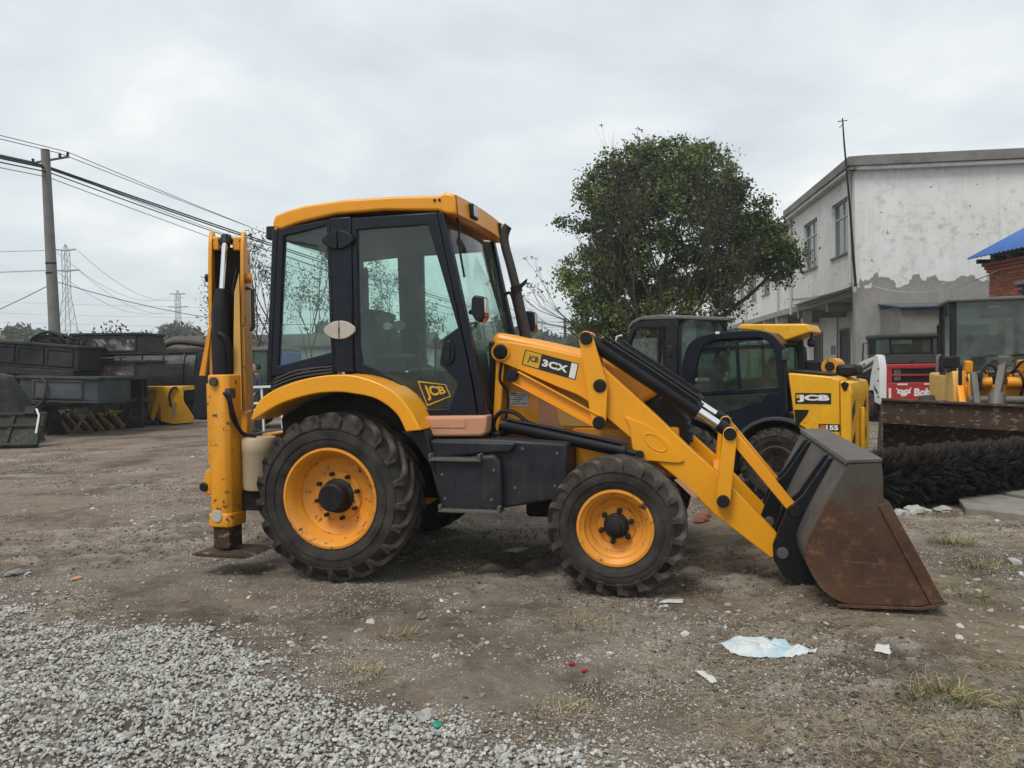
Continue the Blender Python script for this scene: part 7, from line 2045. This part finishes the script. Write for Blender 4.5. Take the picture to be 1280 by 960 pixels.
for k in range(5):
    MB().tube(smooth_poly([(-12.9 + 0.3 * k, 20.95, 2.30), (-12.75 + 0.3 * k, 20.9, 2.50 + 0.05 * (k % 2)), (-12.5 + 0.3 * k, 20.9, 2.42), (-12.4 + 0.28 * k, 20.92, 2.28)], 4), 0.022, 6).build('loose_hose', 'hose', tp).location = (12.75, -21.0, -2.22)
# green tailgate leaning in front
gt = thing('tailgate', 'olive green steel tailgate leaning at the left edge', 'tailgate', (-11.9, 16.9, -0.03), R(4))
def G(mb, n, m, b=0.006):
    return mb.rot('X', R(-32), (0, 0, 0)).build(n, m, gt, b)
G(MB().box(-1.2, 1.35, 0.0, 0.05, 0.02, 0.86), 'plate', 'scrapgreen')
for x in (-0.8, 0.05, 0.62, 1.25):
    G(MB().box(x, x + 0.09, -0.05, -0.001, 0.04, 0.86), 'rib', 'scrapgreen')
for z in (0.03, 0.50, 0.80):
    G(MB().box(-1.2, 1.38, -0.075, -0.051, z, z + 0.06), 'rail', 'scrapgreen')
G(MB().tube([(1.30, -0.10, 0.30), (1.26, -0.12, 0.75), (1.15, -0.10, 0.92)], 0.022, 8), 'bar', 'white', 0)
G(MB().box(0.9, 1.12, -0.1, 0.02, 0.80, 1.0), 'bracket', 'scrapgreen')
tag(MB().prism([(-12.6, 0.0), (-11.2, 0.0), (-11.5, 0.9), (-11.9, 1.5), (-12.3, 1.5)], 17.9, 18.4).build('scrap_plate', 'scrap', None, 0.02), 'dark rusty plate standing behind the green tailgate', 'scrap')
# big black loader bucket seen from behind
def curved_bucket(name, label, x0, x1, y, zs, mat, edge, rz, side_mat=None):
    t_ = thing(name, label, 'bucket', (x0, y, 0.0), rz)
    L = x1 - x0
    prof = smooth_poly([(-0.35, zs[0]), (-0.05, zs[0] + (zs[1] - zs[0]) * 0.95), (0.10, zs[0] + (zs[1] - zs[0]) * 0.6), (0.02, zs[0] + (zs[1] - zs[0]) * 0.25), (-0.25, zs[0])], 4)
    front = smooth_poly([(0.05, zs[1]), (-0.16, zs[0] + (zs[1] - zs[0]) * 0.72), (-0.20, zs[0] + (zs[1] - zs[0]) * 0.40), (-0.02, zs[0] + (zs[1] - zs[0]) * 0.08), (0.4, zs[0])], 4)
    inner = [(a + 0.05, b) for a, b in front]
    MB().ring(front, inner, 0.0, L, 'yz', closed=False).build('shell', mat, t_, 0, 60)
    side = front + [(1.0, zs[0]), (0.75, zs[0] + (zs[1] - zs[0]) * 0.5), (0.30, zs[1])]
    for x in (-0.04, L + 0.002):
        MB().prism(side, x, x + 0.038, 'yz').build('side_plate', side_mat or mat, t_, 0.006)
    MB().box(-0.04, L + 0.04, -0.02, 0.28, zs[1] + 0.002, zs[1] + 0.06).build('top_rail', mat, t_, 0.01)
    for k in range(4):
        x = L * (0.12 + 0.25 * k)
        MB().ring([(a - 0.06, b) for a, b in front], [(a - 0.002, b) for a, b in front], x, x + 0.05, 'yz', closed=False).build('rib', edge, t_, 0.006)
    MB().cyl((L * 0.05, -0.24, zs[0] + (zs[1] - zs[0]) * 0.78), (L * 0.95, -0.24, zs[0] + (zs[1] - zs[0]) * 0.78), 0.03, 8).build('pipe', edge, t_)
    return t_
MT['blackblue'] = paint('blue_black_bucket_paint', (0.009, 0.012, 0.017), 0.42, dust=0.06, spec=0.3)
MT['paleedge'] = simple('worn_bright_edge', (0.30, 0.32, 0.33), 0.5)
curved_bucket('loader_bucket', 'big blue-black loader bucket standing behind the scrap, seen from its back', -13.6, -10.75, 26.0, (0.55, 2.22), 'blackblue', 'blackblue', R(2), 'blackblue')
bb = thing('bucket_support', 'dark machine frame holding up the big black bucket', 'frame', (-13.4, 26.3, 0.0))
MB().box(0.0, 3.0, 0.2, 1.6, -0.05, 0.85).build('body', 'scrap', bb, 0.05)
MB().box(0.2, 2.7, 0.5, 2.6, 0.85, 2.35).build('hood', 'blackdull', bb, 0.06)
MB().tube(smooth_poly([(1.2, 0.4, 2.4), (1.7, 0.4, 2.62), (2.5, 0.5, 2.55), (3.1, 0.6, 2.38)], 4), 0.09, 8).build('hose_bundle', 'hose', bb)
for x in (2.85, 3.05):
    MB().tube([(x, -0.1, 1.4), (x - 0.18, -0.3, 0.5), (x - 0.3, -0.3, 0.0)], 0.05, 8).build('ram', 'blackdull', bb)
tag(MB().prism([(-10.72, 1.45), (-10.55, 2.2), (-10.05, 2.34), (-9.8, 1.6), (-10.2, 0.05), (-10.75, 0.0)], 25.9, 26.6).build('scrap_plate', 'blackblue', None, 0.03), 'dark blue-grey steel panel with pale edge right of the black bucket', 'panel')
# yellow bucket
yb = thing('loader_bucket', 'small yellow bucket lying beside the scrap trailer', 'bucket', (-11.85, 23.6, -0.03), R(0))
sidep = smooth_poly([(0.0, 1.16), (-0.10, 0.75), (-0.28, 0.45), (-0.75, 0.20), (-0.85, 0.0)], 3) + [(0.3, 0.0), (0.5, 0.4), (0.35, 1.16)]
MB().prism([(1.0, 1.14), (1.72, 1.14), (1.74, 0.72), (2.05, 0.22), (1.98, 0.06), (1.42, 0.02), (1.05, 0.12)], -0.02, 0.02).build('side_plate', 'yellow155', yb, 0.006)
MB().box(0.0, 1.72, 0.0, 0.9, 1.05, 1.18).build('top_rail', 'yellow155', yb, 0.015)
MB().ring([(0.15, 1.10), (0.02, 0.75), (0.08, 0.4), (0.35, 0.08), (0.9, 0.0)], [(0.19, 1.10), (0.07, 0.75), (0.13, 0.42), (0.38, 0.12), (0.9, 0.04)], 0.0, 1.70, 'yz', closed=False).build('shell', 'yellow155', yb, 0, 50)
MB().prism([(0.95, 1.12), (1.10, 1.12), (0.98, 0.55), (0.82, 0.10), (0.70, 0.10)], -0.05, -0.021).build('rib', 'yellow155', yb, 0.006)
MB().tube(smooth_poly([(1.38, -0.06, 0.55), (1.34, -0.07, 0.9), (1.45, -0.07, 1.12), (1.58, -0.06, 1.14)], 4), 0.035, 8).build('handle', 'blackdull', yb)
MB().tube([(1.5, -0.05, 0.7), (1.42, -0.05, 0.25)], 0.03, 8).build('edge_bar', 'paleedge', yb)
# slatted steel track lying on the ground
tk = thing('steel_track', 'slatted rubber track with faded yellow bars lying before the trailer', 'track', (0, 0, 0))
bar = MB().prism([(-0.055, 0.0), (-0.03, 0.10), (0.03, 0.10), (0.055, 0.0)], 0.0, 0.72)
lug_k = bar.mesh('track_bar'); lug_k.materials.append(MT['blackdull'])
lug_y = bar.mesh('track_bar'); lug_y.materials.append(MT['scrapyel'])
pp = smooth_poly([(-12.35, 20.45), (-12.0, 21.0), (-11.55, 21.85), (-11.15, 22.8), (-10.9, 23.8), (-10.75, 24.9)], 6)
for k, (x, y) in enumerate(pp):
    q = pp[min(k + 1, len(pp) - 1)]; r_ = pp[max(k - 1, 0)]
    ang = math.atan2(q[1] - r_[1], q[0] - r_[0])
    o = link('track_bar', lug_y if (3 < k < 17 and k % 2) else lug_k, None, tk)
    o.location = (x, y, -0.04 + 0.03 * math.sin(k)); o.rotation_euler = (R(38 + random.uniform(-6, 6)), R(random.uniform(-14, 4)), ang)
MB().tube([(x - 0.20, y + 0.12, 0.10) for x, y in pp], 0.07, 6).build('track_band', 'blackdull', tk)
MB().tube([(x - 0.42, y + 0.24, 0.30) for x, y in pp], 0.06, 6).build('track_band', 'blackdull', tk)

# ================================================================== BEHIND THE BOOM: SHED, BLUE TRUCK, PERSON
sh = thing('low_shed', 'long low shed with brown roof beyond the yard behind the cab', 'shed', (-16.5, 36.0, 0.0), R(-2))
MB().box(0, 12.5, 0, 4.0, -0.05, 2.55).build('wall', M_PL, sh)
MB().prism([(-0.4, 2.56), (-0.4, 2.70), (2.0, 3.35), (4.4, 2.70), (4.4, 2.56)], -0.3, 12.8, 'yz').build('roof', 'scraprust', sh, 0.02)
for x in (1.2, 4.2, 7.4, 10.2):
    MB().box(x, x + 1.2, -0.02, 0.02, 1.0, 2.0).build('window', 'bldgglass', sh)
tk2 = thing('farm_truck', 'small blue truck with glazed cab beyond the machine, between boom and cab', 'truck', (-7.75, 21.2, 0.0), R(0))
B = local(tk2)
B(MB().box(0.0, 1.05, 0.0, 1.5, 0.55, 1.20), 'cab_lower', 'blackdull', 0.03)
B(MB().box(1.08, 1.55, -0.02, 1.5, 0.55, 2.12), 'cab_back', 'blue', 0.03)
B(MB().box(-0.02, 1.5, -0.04, 1.54, 2.13, 2.24), 'roof', 'roofgrey', 0.03)
for x in (0.0, 0.55, 1.0):
    B(MB().box(x, x + 0.06, 0.0, 0.06, 1.2, 2.13), 'cab_post', 'blackdull', 0.01)
    B(MB().box(x, x + 0.06, 1.44, 1.5, 1.2, 2.13), 'cab_post', 'blackdull', 0.01)
B(MB().box(0.06, 1.0, 0.025, 0.035, 1.2, 2.13), 'side_window', 'darkglass')
B(MB().box(0.06, 1.0, 1.465, 1.475, 1.2, 2.13), 'side_window', 'darkglass')
B(MB().box(1.56, 4.2, 0.0, 1.6, 0.75, 1.15), 'load_bed', 'blue', 0.02)
B(MB().box(-0.2, 4.2, 0.3, 1.2, 0.40, 0.55), 'chassis', 'blackdull', 0.02)
for x in (0.4, 3.3):
    for y, fl in ((0.05, False), (1.45, True)):
        make_wheel(tk2, 'wheel', (x, y, 0.32), 0.35, 0.2, 0.19, 0, 0.4, 0.02, 'blue', 'blackdull', fl, lugs=False)
B(MB().lathe([(0.02, 0.0), (0.07, 0.02), (0.09, 0.10), (0.06, 0.16), (0.01, 0.18)], (1.30, -0.08, 2.08), (0, 0, 1), 16), 'beacon', 'white')
# white railing in front of the person
rl = thing('railing', 'white tube railing in front of the standing person', 'railing', (-7.3, 19.4, 0.0))
for z in (1.16, 0.75, 0.58):
    MB().beam((0.0, 0, z), (1.5, 0, z + 0.03), 0.05, 0.06).build('rail', 'white', rl, 0.008)
for x in (0.02, 0.45, 1.0, 1.48):
    MB().beam((x, 0.03, -0.04), (x - 0.04, 0.03, 1.16), 0.05, 0.05).build('post', 'white', rl, 0.008)
# person
pr = thing('person', 'person in a navy shirt standing beyond the railing, seen between boom and cab', 'person', (-6.62, 19.95, -0.03), R(-50))
def skin_body(name, verts, edges, radii, mat, parent, root=0, sub=2):
    me = bpy.data.meshes.new(name); me.from_pydata(verts, edges, [])
    o = bpy.data.objects.new(name, me); COL.objects.link(o); o.parent = parent
    sk_ = o.modifiers.new('skin', 'SKIN'); sk_.use_smooth_shade = True
    for i, r in enumerate(radii):
        me.skin_vertices[0].data[i].radius = r if isinstance(r, tuple) else (r, r)
        me.skin_vertices[0].data[i].use_root = (i == root)
    s_ = o.modifiers.new('subdivision', 'SUBSURF'); s_.levels = sub; s_.render_levels = sub
    me.materials.append(MT[mat] if isinstance(mat, str) else mat)
    return o
V_ = [(0, 0, 0.95), (0, 0, 1.15), (0, 0, 1.36), (0, -0.01, 1.50), (0, -0.02, 1.58),
      (0.19, 0, 1.42), (0.25, -0.02, 1.14), (0.22, -0.20, 0.98), (0.20, -0.28, 0.96),
      (-0.19, 0, 1.42), (-0.25, -0.02, 1.14), (-0.20, -0.22, 1.06), (-0.17, -0.30, 1.06),
      (0.10, 0, 0.88), (0.11, -0.02, 0.48), (0.11, 0.0, 0.08), (0.11, -0.14, 0.04),
      (-0.10, 0, 0.88), (-0.11, -0.02, 0.48), (-0.11, 0.0, 0.08), (-0.11, -0.14, 0.04)]
E_ = [(0, 1), (1, 2), (2, 3), (3, 4), (2, 5), (5, 6), (6, 7), (7, 8), (2, 9), (9, 10), (10, 11), (11, 12), (0, 13), (13, 14), (14, 15), (15, 16), (0, 17), (17, 18), (18, 19), (19, 20)]
Rr_ = [(0.16, 0.11), (0.15, 0.105), (0.17, 0.11), 0.06, 0.055, 0.065, 0.05, 0.04, 0.035, 0.065, 0.05, 0.04, 0.035, 0.09, 0.065, 0.048, 0.045, 0.09, 0.065, 0.048, 0.045]
t = NT('clothes_and_skin')
sp = t.n('ShaderNodeSeparateXYZ'); t.l(t.obj, sp.inputs[0])
c = t.mix(t.step(sp.outputs['Z'], 0.93, 0.935), (0.03, 0.03, 0.032), (0.022, 0.026, 0.048))
c = t.mix(t.step(sp.outputs['Z'], 1.515, 1.52), c, (0.34, 0.19, 0.125))
fa = t.math('MULTIPLY', t.step(sp.outputs['Y'], -0.16, -0.165), t.step(sp.outputs['Z'], 0.9, 0.91))
c = t.mix(fa, c, (0.34, 0.19, 0.125))
M_BODY = t.bsdf(c, 0.8)
skin_body('body', V_, E_, Rr_, M_BODY, pr)
hdm = MB().lathe([(0.015, -0.125), (0.05, -0.12), (0.072, -0.085), (0.082, -0.02), (0.084, 0.04), (0.07, 0.09), (0.035, 0.122), (0.01, 0.127)], (0, -0.03, 1.70), (0, 0, 1), 20)
hdm.v = [(x, (y + 0.03) * 1.15 - 0.03, z) for x, y, z in hdm.v]
hd_ = hdm.build('head', 'skin', pr, 0, 80)
MB().prism([(-0.012, 1.66), (0.012, 1.66), (0.006, 1.72), (-0.006, 1.72)], -0.15, -0.12).build('nose', 'skin', pr, 0.004)
for s in (-1, 1):
    MB().lathe([(0.004, -0.012), (0.012, -0.006), (0.012, 0.004)], (s * 0.032, -0.122, 1.71), (0, 1, 0), 10).build('eye', 'hair', pr)
    MB().lathe([(0.006, -0.012), (0.024, 0), (0.006, 0.012)], (s * 0.084, -0.02, 1.70), (1, 0, 0), 10).build('ear', 'skin', pr)
    for k in range(4):
        ft = MB(); bx = s * 0.19 + (k - 1.5) * 0.018
        ft.tube([(bx, -0.29, 0.97 if s > 0 else 1.07), (bx, -0.35, 0.965 if s > 0 else 1.065), (bx, -0.375, 0.94 if s > 0 else 1.04)], [0.010, 0.009, 0.007], 6).build('finger', 'skin', pr)
    MB().tube([(s * 0.16, -0.27, 0.98 if s > 0 else 1.08), (s * 0.13, -0.32, 0.98 if s > 0 else 1.08)], [0.011, 0.008], 6).build('thumb', 'skin', pr)
MB().box(-0.025, 0.025, -0.128, -0.118, 1.635, 1.643).build('mouth', 'salmon', pr, 0.003)
hr = MB().lathe([(0.090, -0.03), (0.098, 0.03), (0.09, 0.09), (0.055, 0.138), (0.01, 0.15)], (0, -0.01, 1.70), (0, 0, 1), 20)
hr.v = [(x, (y + 0.015) * 1.15 - 0.015 + 0.012, z + (0.02 if y < -0.06 else -0.015)) for x, y, z in hr.v]
hr.build('hair', 'hair', pr, 0, 80)

# ================================================================== HAZE
hz = MB().box(-1000, 1000, -400, 1200, -1.2, 36).mesh('haze', 0)
ho = bpy.data.objects.new('haze', hz); COL.objects.link(ho)
hm = bpy.data.materials.new('pale_haze'); hm.use_nodes = True
hm.node_tree.nodes.clear()
ou = hm.node_tree.nodes.new('ShaderNodeOutputMaterial'); pv = hm.node_tree.nodes.new('ShaderNodeVolumePrincipled')
pv.inputs['Color'].default_value = (0.86, 0.90, 0.93, 1)
pv.inputs['Density'].default_value = 0.0009
pv.inputs['Anisotropy'].default_value = 0.2
hm.node_tree.links.new(pv.outputs[0], ou.inputs['Volume'])
hz.materials.append(hm)
tag(ho, 'thin pale haze in the air over the whole place', 'haze', kind='stuff')
